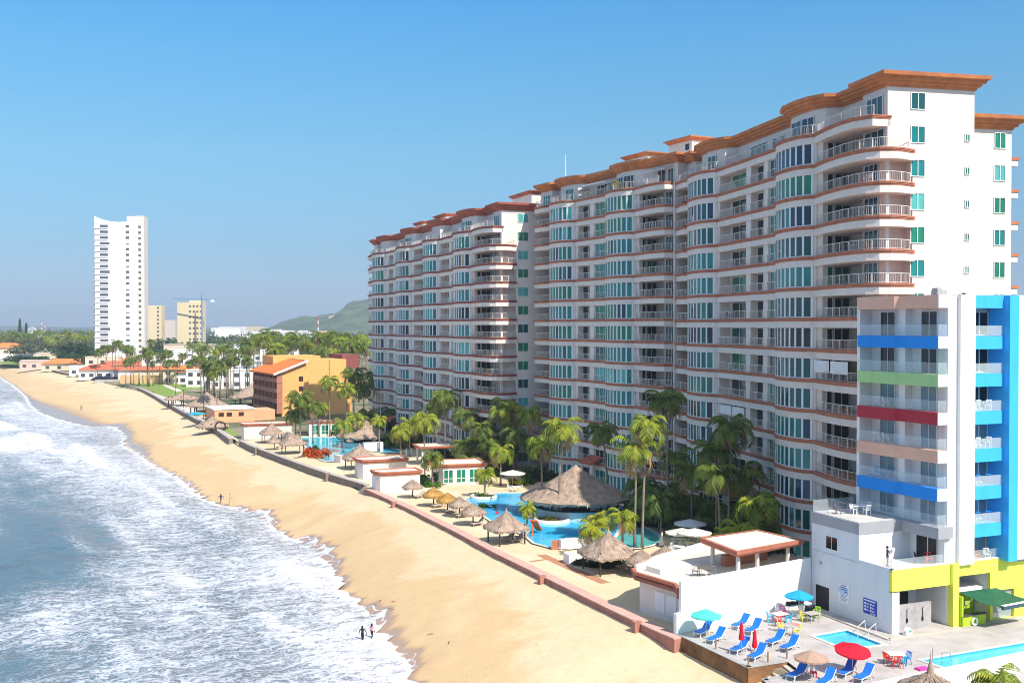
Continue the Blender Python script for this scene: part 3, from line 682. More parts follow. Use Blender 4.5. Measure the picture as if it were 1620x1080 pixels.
# ------------------------------------------------------------------ blue and white hotel with its podium
HO = (29.7, 81.2); HR = radians(23)
def hl(x, y, z=0.): return Vector((HO[0] + x * cos(HR) - y * sin(HR), HO[1] + x * sin(HR) + y * cos(HR), z))
def hinv(p): dx, dy = p[0] - HO[0], p[1] - HO[1]; return dx * cos(HR) + dy * sin(HR), -dx * sin(HR) + dy * cos(HR)
hotel = empty('hotel', (HO[0], HO[1], 0), HR, 'white hotel block with blue column and blue, green, red and peach balcony bands', 'hotel')
BLUE = mat('hotel_blue', (.05, .46, .90), .65, var=.04, vscale=.6, bump=.06, dirt=.20)
DBLUE = mat('band_blue', (.008, .27, .80), .65, var=.05, vscale=.6, bump=.06, dirt=.20)
GREEN = mat('band_green', (.40, .66, .28), .65, var=.05, vscale=.6, bump=.06, dirt=.20)
REDB = mat('band_red', (.42, .025, .045), .65, var=.06, vscale=.6, bump=.06, dirt=.20)
PEACH = mat('band_peach', (.78, .46, .33), .65, var=.06, vscale=.6, bump=.06, dirt=.12)
YEL = mat('lime_yellow_paint', (.86, .88, .11), .65, var=.05, vscale=.6, bump=.06, dirt=.16)
KIWI = mat('kiosk_green_paint', (.42, .60, .03), .6, var=.06, vscale=1, bump=.06)
LILAC = mat('grey_cap_paint', (.36, .36, .38), .75, var=.06, vscale=.5, bump=.08, dirt=.15)
LV = [23.6 - 3.05 * i for i in range(6)]
ZT = 26.9
b = MB()
b.box(5.95, 8.2, 0.02, 9.3, 5.2, ZT - .3); b.box(8.2, 20, 1.45, 9.3, 5.2, ZT - .3)            # body behind balconies and behind the blue column
b.box(5.6, 6.6, -.02, .3, 5.2, ZT)                 # return strip
b.box(6.6, 8.2, -.35, 1.4, 5.2, ZT + .05)          # white pier
b.box(12.4, 20, -.6, 1.4, 5.2, ZT + .05)
b.box(4.6, 5.95, 8.95, 9.3, 8.4, ZT)               # far side wall of the balconies
b.box(5.2, 5.95, 4.2, 4.9, 5.2, ZT)                # pier between the two rooms
b.box(5.4, 6.0, .02, 9.3, 5.2, 8.4)
b.build('tower_wall', WHITE, hotel)
b = MB(); b.box(11.4, 12.4, -.85, 1.3, 5.2, ZT + .02); b.build('blue_column', BLUE, hotel)
b = MB(); b.box(6.2, 20, .5, 9.2, ZT - .3, ZT - .1); b.build('roof', GREYC, hotel)
BC = [DBLUE, GREEN, REDB, PEACH, DBLUE]
def band_outline(d=0.): return [(4.62 - d, .03), (4.62 - d, 4.3), (4.35 - d, 4.6), (4.35 - d, 8.98), (5.96, 8.98), (5.96, .03)]
bands = [(ZT - 1.05, ZT + .02, PEACH)] + [(z - 1.0, z, BC[i]) for i, z in enumerate(LV[:5])]
for z0, z1, m in bands:
    b = MB(); b.prism(band_outline(), z0, z1); o = b.build('balcony_band', m, hotel)
    b = MB(); b.box(4.58, 5.9, -.03, .03, z0 + .02, z1 - .003); b.build('band_end', WHITE, o)
for i, z in enumerate(LV):
    gm = [DARKG, DARKG, mat('pale_blue_glass', (.16, .27, .33), .08, var=.15, vscale=.6, spec=.6), None, None, None][i] or MATS['pale_blue_glass']
    f = MB()
    for y0 in (1.4, 6.1):
        g, pn = win_mesh((5.93, y0 + 1.7), (5.93, y0), z + .05, z + 2.0, 2, .02, .06)
        # seaward faces look to -x
        fr = MB(); fr.box(5.84, 5.95, y0 - .05, y0 + .02, z, z + 2.06); fr.box(5.84, 5.95, y0 + 1.68, y0 + 1.75, z, z + 2.06); fr.box(5.84, 5.95, y0, y0 + 1.7, z + 2, z + 2.07); fr.box(5.85, 5.94, y0 + .82, y0 + .88, z, z + 2)
        o = fr.build('balcony_door', FRAME, hotel); pn = MB(); pn.quad((5.9, y0 + 1.7, z), (5.9, y0, z), (5.9, y0, z + 2), (5.9, y0 + 1.7, z + 2)); pn.build('pane', gm, o)
    gl = MB(); q = band_outline(-.06)
    for p, r in zip(q[:3], q[1:4]): gl.quad((*p, z), (*r, z), (*r, z + .95), (*p, z + .95))
    gl.quad((4.66, .08, z), (5.6, .08, z), (5.6, .08, z + .95), (4.66, .08, z + .95)); gl.build('glass_balustrade', CLEAR, hotel)
# sunny side bay: blue spandrels, recessed balconies with windows
b = MB(); b.box(8.2, 11.4, 1.35, 1.5, 5.2, ZT); b.build('recess_wall', mat('recess_wall', (.62, .60, .56), .8, var=.06, vscale=.7), hotel)
for i, z in enumerate([ZT + .02] + LV):
    b = MB(); b.box(8.2, 11.4, -.25, 1.34, z - 1.05, z); b.build('blue_spandrel', BLUE, hotel)
    if i:
        b = MB(); b.box(8.3, 11.38, -.2, -.17, z + .02, z + .85); b.build('glass_balustrade', CLEAR, hotel)
        f, g = win_mesh((9.35, 1.35), (11.35, 1.35), z + .05, z + 2.0, 2, .02, .07)
        f2 = MB(); f2.v = [(x, 2.7 - y, zz) for x, y, zz in f.v]; f2.f = f.f; f2.m = f.m
        o = f2.build('balcony_door', FRAME, hotel); pn = MB(); pn.quad((9.35, 1.32, z + .05), (11.35, 1.32, z + .05), (11.35, 1.32, z + 2), (9.35, 1.32, z + 2)); pn.build('pane', [DARKG, DARKG, DARKG, GREYC, GREYC, GREYC][i - 1] if i < 4 else MATS['pale_blue_glass'], o)
b = MB(); b.box(8.25, 11.35, .3, 1.3, 5.25, 5.3); b.build('floor_tile', GREYC, hotel)
f, g = win_mesh((9.0, 1.35), (11.2, 1.35), 5.3, 7.4, 2, .02); pn = MB(); pn.quad((9, 1.31, 5.3), (11.2, 1.31, 5.3), (11.2, 1.31, 7.4), (9, 1.31, 7.4)); pn.build('terrace_door', MATS['pale_blue_glass'], hotel)
# roof clutter
b = MB(); b.box(7.5, 8.0, 3, 3.6, ZT - .1, ZT + .7); b.box(8.6, 9.6, 4, 4.8, ZT - .1, ZT + .55); b.build('roof_vent', GREYC, hotel)
b = MB(); b.lathe((10.4, 3, ZT - .1), [(.2, 0), (.22, .1), (.22, .3), (.1, .4), (0, .42)], 8); b.build('roof_tank', BLACK, hotel)

# podium ------------------------------------------------------------
pod = hotel
PG = mat('podium_white', (.70, .71, .73), .75, var=.05, vscale=.5, bump=.08, dirt=.10)
b = MB()
b.box(0, .3, .35, 9.6, 0, 5.2)                       # seaward wall
b.box(0, .75, .002, .35, 0, 3.55)                    # corner pillar
b.box(.3, 20, 3.6, 9.3, 0, 5.15)                     # mass behind the portico
b.box(0, 6.0, 3.74, 9.6, 5.15, 7.45)                 # upper block
b.box(.0, .28, .0, 3.74, 5.2, 5.42)                  # parapets
b.build('podium_wall', PG, pod)
b = MB(); b.box(-.04, 4.4, 3.70, 9.65, 7.45, 8.38); b.prism([(4.4, 9.6), (4.36, 3.7), (4.42, -.3), (5.95, -.3), (5.95, 9.6)], 7.452, 8.36); b.build('grey_cap', LILAC, pod)
b = MB(); b.box(.1, 4.3, 3.9, 9.5, 8.38, 8.42); b.build('roof_paving', mat('roof_paving', (.56, .54, .50), .9, var=.12, vscale=.8), pod)
b = MB(); b.box(.3, 20, .3, 3.6, 4.9, 5.19); b.box(13, 20, -.1, .3, 4.9, 5.19); b.build('terrace_floor', MATS['roof_paving'], pod)
b = MB()
b.box(.0, 6.0, -.03, .3, 3.66, 5.36); b.box(6.6, 13, -.05, .3, 4.25, 5.36); b.box(6.0, 6.6, -.35, .3, 0, 5.37)
b.box(10.3, 20, -.05, .3, 2.7, 4.25); b.box(13.0, 20, -.06, .3, 0, 5.36); b.box(10.3, 10.6, -.05, .3, .0, 2.7)
b.box(10.6, 13.0, -.05, .15, 0, .35)
b.build('yellow_front', YEL, pod)
b = MB(); b.box(0, 20, -.06, .34, 5.36, 5.42); b.build('parapet_coping', WHITE, pod)
b = MB(); b.box(5.9, 6.05, .3, 3.6, 0, 4.9); b.box(3.2, 3.3, 3.45, 3.58, 0, 3); b.box(6.6, 10.3, .6, 3.5, 2.75, 3.0); b.box(10.3, 10.45, .3, 3.6, 0, 4.9); b.build('inner_wall', WHITE, pod)
b = MB(); b.box(.5, 1.9, 3.5, 3.59, .9, 2.3); b.build('portico_window', DARKG, pod)
b = MB(); b.box(3.9, 5.0, 3.5, 3.59, 0, 2.4); b.build('portico_door', BLACK, pod)
b = MB(); b.box(.8, 2.0, 2.0, 3.0, 0, 1.0); b.build('portico_counter', mat('dark_wood', (.06, .03, .02), .6), pod)
b = MB(); b.box(10.7, 12.9, .16, .2, .35, 2.7); b.build('bar_window', CLEAR, pod)
# kiosk bar
b = MB(); b.box(6.62, 9.2, -.62, -.5, 0, 1.15); b.box(6.62, 6.78, -.62, .3, 0, 2.75); b.box(9.05, 9.2, -.5, .3, 0, 1.15); b.build('kiosk', KIWI, pod)
b = MB(); b.box(6.8, 9.3, -.72, -.3, 1.15, 1.22); b.build('kiosk_counter', DKGREY, pod)
b = MB(); b.box(6.7, 10.2, 1.6, 1.7, 0, 2.7); b.build('kiosk_back', KIWI, pod)
b = MB()
for i in range(7): b.box(6.95 + i * .33, 7.15 + i * .33, 1.42, 1.58, 1.35 + .1 * (i % 3), 1.75 + .12 * (i % 2)); 
b.box(6.9, 9.2, 1.3, 1.6, 1.3, 1.34); b.build('kiosk_shelf', DKGREY, pod)
def torus(c, Rr, r, n=16, m=8, ax='y'):
    b = MB(); vs = []
    for i in range(n):
        a = 2 * pi * i / n
        for j in range(m):
            q = 2 * pi * j / m; x = (Rr + r * cos(q)) * cos(a); z = (Rr + r * cos(q)) * sin(a); y = r * sin(q)
            vs.append((c[0] + x, c[1] + y, c[2] + z) if ax == 'y' else (c[0] + x, c[1] + z, c[2] + y))
    b.add(vs, [(i * m + j, i * m + (j + 1) % m, ((i + 1) % n) * m + (j + 1) % m, ((i + 1) % n) * m + j) for i in range(n) for j in range(m)]); return b
o = torus((7.9, -.72, .68), .27, .085).build('life_ring', WHITE); o.location = (HO[0], HO[1], 0); o.rotation_euler = (0, 0, HR); tag(o, 'white life ring hung on the front of the green poolside kiosk', 'life ring')
# awning
AWG = mat('dark_green_awning', (.012, .10, .05), .6, var=.25, vscale=1.5)
b = MB(); A0_, A1_, B0_, B1_ = (7.0, -.1, 2.95), (10.9, -.1, 2.95), (8.7, -2.7, 2.15), (12.9, -2.5, 2.2)
n = 8
for i in range(n):
    def L3(a, c, t): return tuple(a[j] + (c[j] - a[j]) * t for j in range(3))
    t0, t1 = i / n, (i + 1) / n; sag = lambda t, k: -.16 * sin(pi * k)
    p = [L3(A0_, A1_, t0), L3(A0_, A1_, t1)]; q = [L3(B0_, B1_, t0), L3(B0_, B1_, t1)]
    for k in range(4):
        k0, k1 = k / 4, (k + 1) / 4
        def pt(a, c, kk): v = L3(a, c, kk); return (v[0], v[1], v[2] + sag(0, kk))
        b.quad(pt(p[0], q[0], k0), pt(p[1], q[1], k0), pt(p[1], q[1], k1), pt(p[0], q[0], k1))
aw = b.build('awning', AWG, pod)
b = MB(); b.bar(B0_, B1_, .22, .3); b.build('front_bar', mat('slate_blue_bar', (.05, .09, .12), .5), aw)
b = MB(); b.bar((B0_[0], B0_[1], B0_[2] + .18), (B1_[0], B1_[1], B1_[2] + .18), .26, .06); b.build('valance', WHITE, aw)
for p, q in (((7.0, -.1, 1.2), (7.3, -1.0, 2.6)), ((10.9, -.1, 1.2), (12.2, -1.9, 2.3))):
    b = MB(); b.bar(p, q, .05); b.build('awning_arm', STEEL, aw)
# seaward wall openings and signs
b = MB(); b.box(-.03, .02, 7.35, 9.0, .02, 2.25); d = b.build('steel_door', BLACK, pod)
b = MB(); b.box(-.05, -.03, 8.15, 8.19, .05, 2.2); b.build('door_seam', DKGREY, d)
b = MB(); b.box(-.03, .02, 6.25, 7.75, 5.55, 6.75); d = b.build('side_window', FRAME, pod)
b = MB(); b.box(-.05, -.03, 6.33, 6.96, 5.63, 6.67); b.box(-.05, -.03, 7.04, 7.67, 5.63, 6.67); b.build('pane', DARKG, d)
b = MB(); b.lathe((-.02, 8.4, 4.2), [(.0, -.13), (.1, -.1), (.13, 0), (.1, .1), (0, .13)], 8); b.build('wall_lamp', GREYC, pod)
b = MB(); b.box(5.36, 5.42, .7, 3.0, 5.22, 7.3); d = b.build('terrace_door', BLACK, pod)
b = MB(); b.box(5.33, 5.35, 1.7, 1.78, 5.22, 7.3); b.box(5.33, 5.35, .7, .78, 5.22, 7.3); b.build('door_frame', FRAME, d)
for p, q in (((.15, 3.7), (.15, .15)), ((.15, .15), (5.6, .15)), ((8.3, .15), (13, .15))):
    b = MB(); b.quad((*p, 5.42), (*q, 5.42), (*q, 6.15), (*p, 6.15)); b.build('terrace_glass', CLEAR, pod)
b = MB(); b.quad((.1, 9.55, 8.38), (4.5, 9.55, 8.38), (4.5, 9.55, 9.4), (.1, 9.55, 9.4)); b.quad((.1, 9.5, 8.38), (.1, 7.5, 8.38), (.1, 7.5, 9.3), (.1, 9.5, 9.3)); b.build('roof_glass', CLEAR, pod)
SB = mat('sign_blue', (.03, .06, .42), .5); SW = mat('sign_white', (.80, .82, .84), .5); SL = mat('sign_pale_blue', (.42, .62, .80), .5); SI = mat('sign_ink', (.06, .08, .35), .5)
def sign(name, label, y0, y1, z0, z1, m):
    o = empty(name, (HO[0], HO[1], 0), HR, label, 'sign'); b = MB(); b.box(-.05, -.002, y0, y1, z0, z1); b.build('board', m, o); return o
s1 = sign('pool_rules_sign', 'blue rules board with white pictograms on the shaded podium wall', 1.65, 3.15, 1.3, 2.5, SB)
b = MB(); b.cur = 0
b.box(-.06, -.05, 1.78, 3.02, 2.33, 2.42)
for r in range(3):
    for cix, yy in enumerate((2.85, 2.22)):
        z = 2.03 - r * .25
        b.box(-.06, -.05, yy, yy + .15, z, z + .16)
        for l in range(2): b.box(-.06, -.05, yy - .36 + .05 * (r % 2), yy - .05, z + .02 + l * .08, z + .05 + l * .08)
for l in range(2): b.box(-.06, -.05, 1.76, 2.3, 1.36 + l * .06, 1.385 + l * .06)
b.build('lettering', SW, s1)
s2 = sign('info_sign', 'pale blue and white notice on the podium wall between black door and blue board', 4.85, 6.1, 1.45, 3.0, SW)
b = MB(); b.box(-.058, -.05, 4.95, 6.08, 2.28, 2.75); b.build('blue_panel', SL, s2)
b = MB()
for l, (y0, y1) in enumerate(((5.2, 5.75), (5.05, 5.95), (5.1, 5.8), (4.98, 5.4))): b.box(-.066, -.058, y0, y1, 2.86 - l * .16, 2.93 - l * .16)
for l in range(6): b.box(-.058, -.05, 5.0 + .1 * (l % 3), 5.9 - .12 * (l % 2), 2.18 - l * .11, 2.21 - l * .11)
b.build('lettering', SI, s2)

# shower wall, cooler ------------------------------------------------
def hthing(name, label, cat, x, y, z=0, rz=0., group=None): return empty(name, hl(x, y, z), HR + rz, label, cat, group)
sw = hthing('shower_wall', 'free standing grey concrete shower wall in the podium portico', 'shower wall', 1.0, .6, .0)
b = MB(); b.box(0, 3.5, -.12, .12, .0, 2.35); b.build('wall', mat('raw_concrete', (.40, .38, .37), .9, var=.16, vscale=1.6, bump=.15, dirt=.3), sw)
for x in (.95, 2.55):
    b = MB(); b.tube([(x, -.16, .9), (x, -.16, 2.0), (x, -.34, 2.1)], .025, 5); b.box(x - .07, x + .07, -.2, -.13, .95, 1.25); b.build('shower_pipe', BLACK, sw)
cl = hthing('towel_bin', 'white rounded bin with a green lid panel beside the portico pillar', 'bin', 1.05, -.55)
b = MB(); b.lathe((0, 0, 0), [(.3, 0), (.34, .1), (.36, .55), (.33, .62)], 12); b.build('body', WHITE, cl)
b = MB(); b.lathe((0, 0, .62), [(.36, 0), (.34, .12), (.2, .28), (0, .32)], 12); l = b.build('lid', WHITE, cl)
b = MB(); b.box(-.14, .1, -.36, -.3, .66, .8); b.build('lid_panel', mat('mint_panel', (.1, .45, .38), .5), l)

# ------------------------------------------------------------------ hotel deck, pools, steps
DZ = .3
DECK = mat('deck_concrete', (.46, .42, .39), .9, var=.16, vscale=.45, bump=.12, bscale=3, dirt=.12)
DECKW = mat('stained_deck_wall', (.34, .17, .075), .9, col2=(.13, .065, .03), vscale=.5, bump=.35, bscale=4)
D1 = P(1071, 1003, DZ); D2 = P(1183, 1056, DZ); D3 = P(1246, 1046, DZ); D4 = P(1269, 1063, DZ); D5 = P(1206, 1074, DZ)
D6 = P(1250, 1110, DZ); D7 = P(1680, 1110, DZ); D8 = hl(21, 4, DZ); D9 = hl(.2, 9.7, DZ); D10 = P(1078, 998, DZ)
POOLS = []
sp = [P(x, y, DZ) for x, y in ((1288, 1006), (1339, 997), (1396, 1019), (1338, 1026.5))]
lp = [P(x, y, DZ) for x, y in ((1459, 1044), (1640, 1013), (1640, 1031), (1495, 1056))]
deck_poly = [D1, D2, D3, D4, D5, D6, D7, D8, D9, D10]
def with_holes(name, outer, holes, z, m, kind='structure', thick=None):
    "flat sheet with holes, triangle filled"
    bm = bmesh.new(); es = []
    for ring in [outer] + holes:
        vs = [bm.verts.new((p[0], p[1], z)) for p in ring]
        for i in range(len(vs)): es.append(bm.edges.new((vs[i], vs[(i + 1) % len(vs)])))
    bmesh.ops.triangle_fill(bm, use_beauty=True, use_dissolve=False, edges=es)
    me = bpy.data.meshes.new(name); bm.to_mesh(me); bm.free(); me.materials.append(m)
    o = bpy.data.objects.new(name, me); COL.objects.link(o); return tag(o, kind=kind) if kind else o
deck = with_holes('pool_deck', deck_poly, [sp, lp], DZ, DECK)
dw = empty('deck_wall', (0, 0, 0), 0, 'stained brown sea wall holding up the hotel deck with blue loungers', 'wall')
b = MB(); cap = MB()
for p, q in ((D1, D2), (D2, D3), (D4, D5), (D5, D6)):
    d = (q - p).normalized(); n = Vector((d.y, -d.x, 0))
    b.add([p + n * .02 + Vector((0, 0, -2.6)), q + n * .02 + Vector((0, 0, -2.6)), q + n * .02 + Vector((0, 0, -.012)), p + n * .02 + Vector((0, 0, -.012)), p - n * .3 + Vector((0, 0, -2.6)), q - n * .3 + Vector((0, 0, -2.6)), q - n * .3 + Vector((0, 0, -.012)), p - n * .3 + Vector((0, 0, -.012))],
          [(0, 1, 2, 3), (5, 4, 7, 6), (3, 2, 6, 7)])
    c = p - n * .16; e = q - n * .16; cap.bar((c.x, c.y, DZ + .025), (e.x, e.y, DZ + .025), .42, .06)
b.build('wall', DECKW, dw); cap.build('coping', GREYC, dw)
st = empty('beach_steps', (0, 0, 0), 0, 'concrete steps going down from the hotel deck towards the sand', 'steps')
dirv = ((D2 + D5) / 2 - (D3 + D4) / 2); Ls = dirv.length; dirv.normalize(); b = MB(); nst = 6
for i in range(nst):
    a0 = D3 + (D2 - D3) * (i / nst) * .8; a1 = D3 + (D2 - D3) * ((i + 1) / nst) * .8; c0 = D4 + (D5 - D4) * (i / nst) * .8; c1 = D4 + (D5 - D4) * ((i + 1) / nst) * .8
    z = DZ - .2 * (i + 1); b.prism([(a0.x, a0.y), (a1.x, a1.y), (c1.x, c1.y), (c0.x, c0.y)], -2.6, z)
b.build('treads', mat('step_concrete', (.56, .49, .41), .9, var=.12, vscale=1), st)
def water_mat(name, col, deep):
    m = bpy.data.materials.new(name); m.use_nodes = True; t = m.node_tree; b = t.nodes['Principled BSDF']; v = node(t, 'ShaderNodeTexCoord').outputs['Object']
    vo = node(t, 'ShaderNodeTexVoronoi', feature='SMOOTH_F1'); vo.inputs['Scale'].default_value = .9; wn = node(t, 'ShaderNodeTexNoise'); wn.inputs['Scale'].default_value = .8
    t.links.new(v, wn.inputs['Vector']); ad = node(t, 'ShaderNodeVectorMath', operation='ADD'); t.links.new(v, ad.inputs[0]); t.links.new(wn.outputs[1], ad.inputs[1]); t.links.new(ad.outputs[0], vo.inputs['Vector'])
    c = mixc(t, mrange(t, vo.outputs['Distance'], .1, .75), deep, col); c = mixc(t, mrange(t, nz(t, v, .12, 3, .5), .4, .62), c, col)
    t.links.new(c, b.inputs['Base Color']); b.inputs['Roughness'].default_value = .05; b.inputs['IOR'].default_value = 1.33
    bp = node(t, 'ShaderNodeBump'); bp.inputs['Strength'].default_value = .12; bp.inputs['Distance'].default_value = .1; t.links.new(nz(t, v, 2.5, 3, .6), bp.inputs['Height']); t.links.new(bp.outputs[0], b.inputs['Normal'])
    return m
POOL = water_mat('pool_water', (.05, .50, .80), (.02, .33, .68)); POOLT = water_mat('shallow_pool_water', (.13, .48, .46), (.08, .38, .38)); POOLH = water_mat('hotel_pool_water', (.10, .56, .74), (.05, .44, .66))
TILE = mat('pool_rim', (.66, .62, .55), .6, var=.08, vscale=1)
TILEB = mat('pool_tile', (.06, .38, .60), .4, var=.2, vscale=6)
def pool(name, label, ring, z, wm, rim=.3, drop=.12):
    o = empty(name, (0, 0, 0), 0, label, 'pool')
    b = MB(); b.add([(p[0], p[1], z - drop) for p in ring], [tuple(range(len(ring)))]); b.build('water', wm, o)
    b = MB(); n = len(ring)
    for i in range(n):
        p, q = ring[i], ring[(i + 1) % n]; b.quad((p[0], p[1], z - drop - .3), (q[0], q[1], z - drop - .3), (q[0], q[1], z), (p[0], p[1], z))
    b.build('side_tiles', TILEB, o)
    area = sum(ring[i][0] * ring[(i + 1) % n][1] - ring[(i + 1) % n][0] * ring[i][1] for i in range(n)); sg = -1 if area > 0 else 1
    r2 = offs([(p[0], p[1]) for p in ring], sg * rim, True); b = MB()
    for i in range(n):
        j = (i + 1) % n; p, q = ring[i], ring[j]
        b.add([(p[0], p[1], z + .005), (q[0], q[1], z + .005), (*r2[j], z + .005), (*r2[i], z + .005), (p[0], p[1], z + .05), (q[0], q[1], z + .05), (*r2[j], z + .05), (*r2[i], z + .05)], [(4, 5, 6, 7), (0, 1, 5, 4), (3, 2, 6, 7)])
    b.build('rim', TILE, o); return o
smallpool = pool('plunge_pool', 'small square turquoise plunge pool beside the shaded podium wall', sp, DZ, POOLH)
longpool = pool('lap_pool', 'long turquoise pool in front of the yellow podium', lp, DZ, POOLH)
b = MB()
for k in (0, 1):
    p = P(1357 + 17 * k, 1006 + 5 * k, DZ); q = P(1368 + 17 * k, 1000 + 5 * k, DZ)
    b.tube([p + Vector((0, 0, .0)), p + Vector((0, 0, .75)), q + Vector((0, 0, .95)), q + Vector((.1, .1, .1))], .03, 6)
ob = tag(b.build('pool_handrail', FRAME), 'white metal handrails at the corner of the small plunge pool', 'handrail')
b = MB(); p = P(1490, 1051, DZ); b.tube([p, p + Vector((0, 0, .9)), p + Vector((.8, .5, .7)), p + Vector((.9, .55, 0))], .03, 6); p = P(1475, 1049, DZ); b.tube([p, p + Vector((0, 0, 1.1))], .035, 6)
tag(b.build('pool_handrail', STEEL), 'thin steel handrail at the near end of the long pool', 'handrail')
# low kerb along the podium
kb = MB()
for p, q in ((hl(-1.2, 9.6), hl(-1.2, -1.0)), (hl(-1.2, -1.0), hl(6.2, -1.0))): kb.bar((p.x, p.y, DZ + .05), (q.x, q.y, DZ + .05), .3, .12)
tag(kb.build('kerb', mat('kerb_stone', (.55, .48, .40), .9, var=.12, vscale=1)), kind='structure')
b = MB(); q = [hl(-1.05, 9.6), hl(-1.05, -.85), hl(13, -.85), hl(13, .4), hl(.2, .4), hl(.2, 9.6)]
sheet('portico_paving', q + [], DZ + .03, mat('portico_paving', (.46, .42, .38), .9, var=.12, vscale=.6))
pf = [hl(.3, .3), hl(5.9, .3), hl(5.9, 3.6), hl(.3, 3.6)]; sheet('portico_floor', pf, DZ + .035, MATS['portico_paving'])
# white boundary wall bottom right
b = MB(); p = P(1385, 1083, 1.35); q = P(1660, 1026, 1.35); d = (q - p).normalized(); n = Vector((-d.y, d.x, 0))
b.prism([(p.x, p.y), (q.x, q.y), (q.x + n.x * .3, q.y + n.y * .3), (p.x + n.x * .3, p.y + n.y * .3)], -2.5, 1.35)
bw = tag(b.build('boundary_wall', WHITE), 'white boundary wall between the long pool and the thatched spike roof', 'wall')
b = MB(); b.bar((p.x + n.x * .15, p.y + n.y * .15, 1.39), (q.x + n.x * .15, q.y + n.y * .15, 1.39), .4, .08); b.build('coping', WHITE, bw)

# ------------------------------------------------------------------ white low building with terrace roof and pergola
W0 = P(1078, 1001, DZ); W1 = hl(-.02, 9.65); wa = atan2((W1 - W0).y, (W1 - W0).x); WL = (W1 - W0).length
lowb = empty('low_white_building', (W0.x, W0.y, 0), wa, 'white single storey building with red trimmed rounded roof and a roof pergola', 'building')
zr = 3.35
out = [(2.1, 1.2), (1.9, 2.4), (1.9, 7.2), (2.6, 7.9), (4.0, 8.4), (6, 9.6), (WL - .1, 12.0), (WL - .1, .32), (2.9, .32), (2.5, .55)]
b = MB(); b.prism(out, -.6, zr); b.build('wall', CREAM, lowb)
b = MB(); b.prism([(.0, 0), (WL, 0), (WL, .3), (0, .3)], -.6, 4.35); b.build('front_wall', WHITE, lowb)
b = MB(); b.prism([(-.55, -.05), (.0, -.05), (.0, .3), (-.55, .3)], -.6, 1.9); b.build('low_end_wall', WHITE, lowb)
rim = [(.25, .34), (.3, .6), (1.0, 1.2), (1.5, 2.2), (1.45, 7.0), (2.2, 8.2)]
rm_ = cornice_sweep(list(reversed(rim)), [(.0, zr - .45), (-.25, zr - .45), (-.15, zr - .2), (-.02, zr - .1), (.0, zr + .25), (-.3, zr + .25), (-.35, zr)])
rm_.build('red_trim', mat('red_trim', (.44, .15, .09), .75, var=.15, vscale=1, bump=.1), lowb)
b = MB(); b.prism(rim + [(4.0, 8.6), (6, 9.8), (WL - .05, 12.2), (WL - .05, .34)], zr - .05, zr + .06); b.build('roof_deck', mat('cream_roof_deck', (.74, .66, .54), .9, var=.1, vscale=.4, dirt=.1), lowb)
b = MB()
for p, q in zip([(2.2, 8.1), (4.0, 8.6), (6, 9.8)], [(4.0, 8.6), (6, 9.8), (WL - .1, 12.1)]): b.bar((*p, zr + .25), (*q, zr + .25), .25, .5)
b.box(2.8, 3.6, 5.6, 7.4, zr, zr + .5); b.build('parapet', CREAM, lowb)
for y0 in (1.9, 3.3):
    b = MB(); x = 1.84; b.box(x, x + .1, y0 + .7, y0 + 1.9, .6, 2.3); b.build('panel_window', WHITE, lowb)
b = MB(); b.prism([(2.38, .55), (2.0, 1.1), (2.1, 1.2), (2.5, .65)], .5, 2.3); b.build('panel_window', WHITE, lowb)
pg = [(7.2, 1.0), (WL - .05, 1.2), (WL - .05, 6.2), (8.6, 6.4)]; zp = 5.55
b = MB(); b.prism(pg, zp, zp + .16); o = b.build('pergola_roof', MATS['cream_roof_deck'], lowb)
cornice_sweep(list(reversed(pg)), [(-.3, zp - .35), (.1, zp - .3), (.28, zp - .08), (.3, zp + .2), (-.05, zp + .2)], True).build('red_trim', MATS['red_trim'], o)
for x, y in ((7.9, 1.6), (10.3, 1.7), (WL - .8, 1.9), (9.2, 5.9), (WL - .8, 5.8)):
    b = MB(); b.lathe((x, y, zr), [(.22, 0), (.2, .2), (.17, 2.2), (.24, 2.3)], 10); b.build('pergola_column', CREAM, lowb)
b = MB(); b.box(9.5, WL - .4, 4.6, 5.2, zr, zr + 1.0); b.build('counter', TERRA, lowb)
# ------------------------------------------------------------------ plants
def leaf_mat(name, a, b_, c, transl=.35):
    m = bpy.data.materials.new(name); m.use_nodes = True; t = m.node_tree; p = t.nodes['Principled BSDF']; p.inputs['Roughness'].default_value = .5; p.inputs['Specular IOR Level'].default_value = .3
    v = node(t, 'ShaderNodeTexCoord').outputs['Object']; oi = node(t, 'ShaderNodeObjectInfo').outputs['Random']
    col = mixc(t, mrange(t, nz(t, v, 1.1, 4, .6), .35, .68), a, b_); col = mixc(t, mrange(t, nz(t, v, .5, 2, .5), .55, .75, 0, .8), col, c); col = mixc(t, mth(t, 'MULTIPLY', oi, .45), col, b_)
    t.links.new(col, p.inputs['Base Color']); tr = node(t, 'ShaderNodeBsdfTranslucent'); t.links.new(col, tr.inputs[0]); ms = node(t, 'ShaderNodeMixShader'); ms.inputs[0].default_value = transl
    t.links.new(p.outputs[0], ms.inputs[1]); t.links.new(tr.outputs[0], ms.inputs[2]); t.links.new(ms.outputs[0], t.nodes['Material Output'].inputs['Surface']); return m
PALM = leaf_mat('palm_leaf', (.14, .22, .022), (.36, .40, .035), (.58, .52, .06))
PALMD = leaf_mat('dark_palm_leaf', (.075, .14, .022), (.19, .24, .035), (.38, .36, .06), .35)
PALMY = leaf_mat('yellow_palm_leaf', (.20, .28, .02), (.40, .40, .02), (.50, .40, .02))
DRYL = mat('dry_palm_leaf', (.34, .24, .12), .8, var=.3, vscale=1, transl=.2)
TRUNK = mat('palm_trunk', (.27, .215, .16), .9, var=.25, vscale=2, bump=.4, bscale=5)
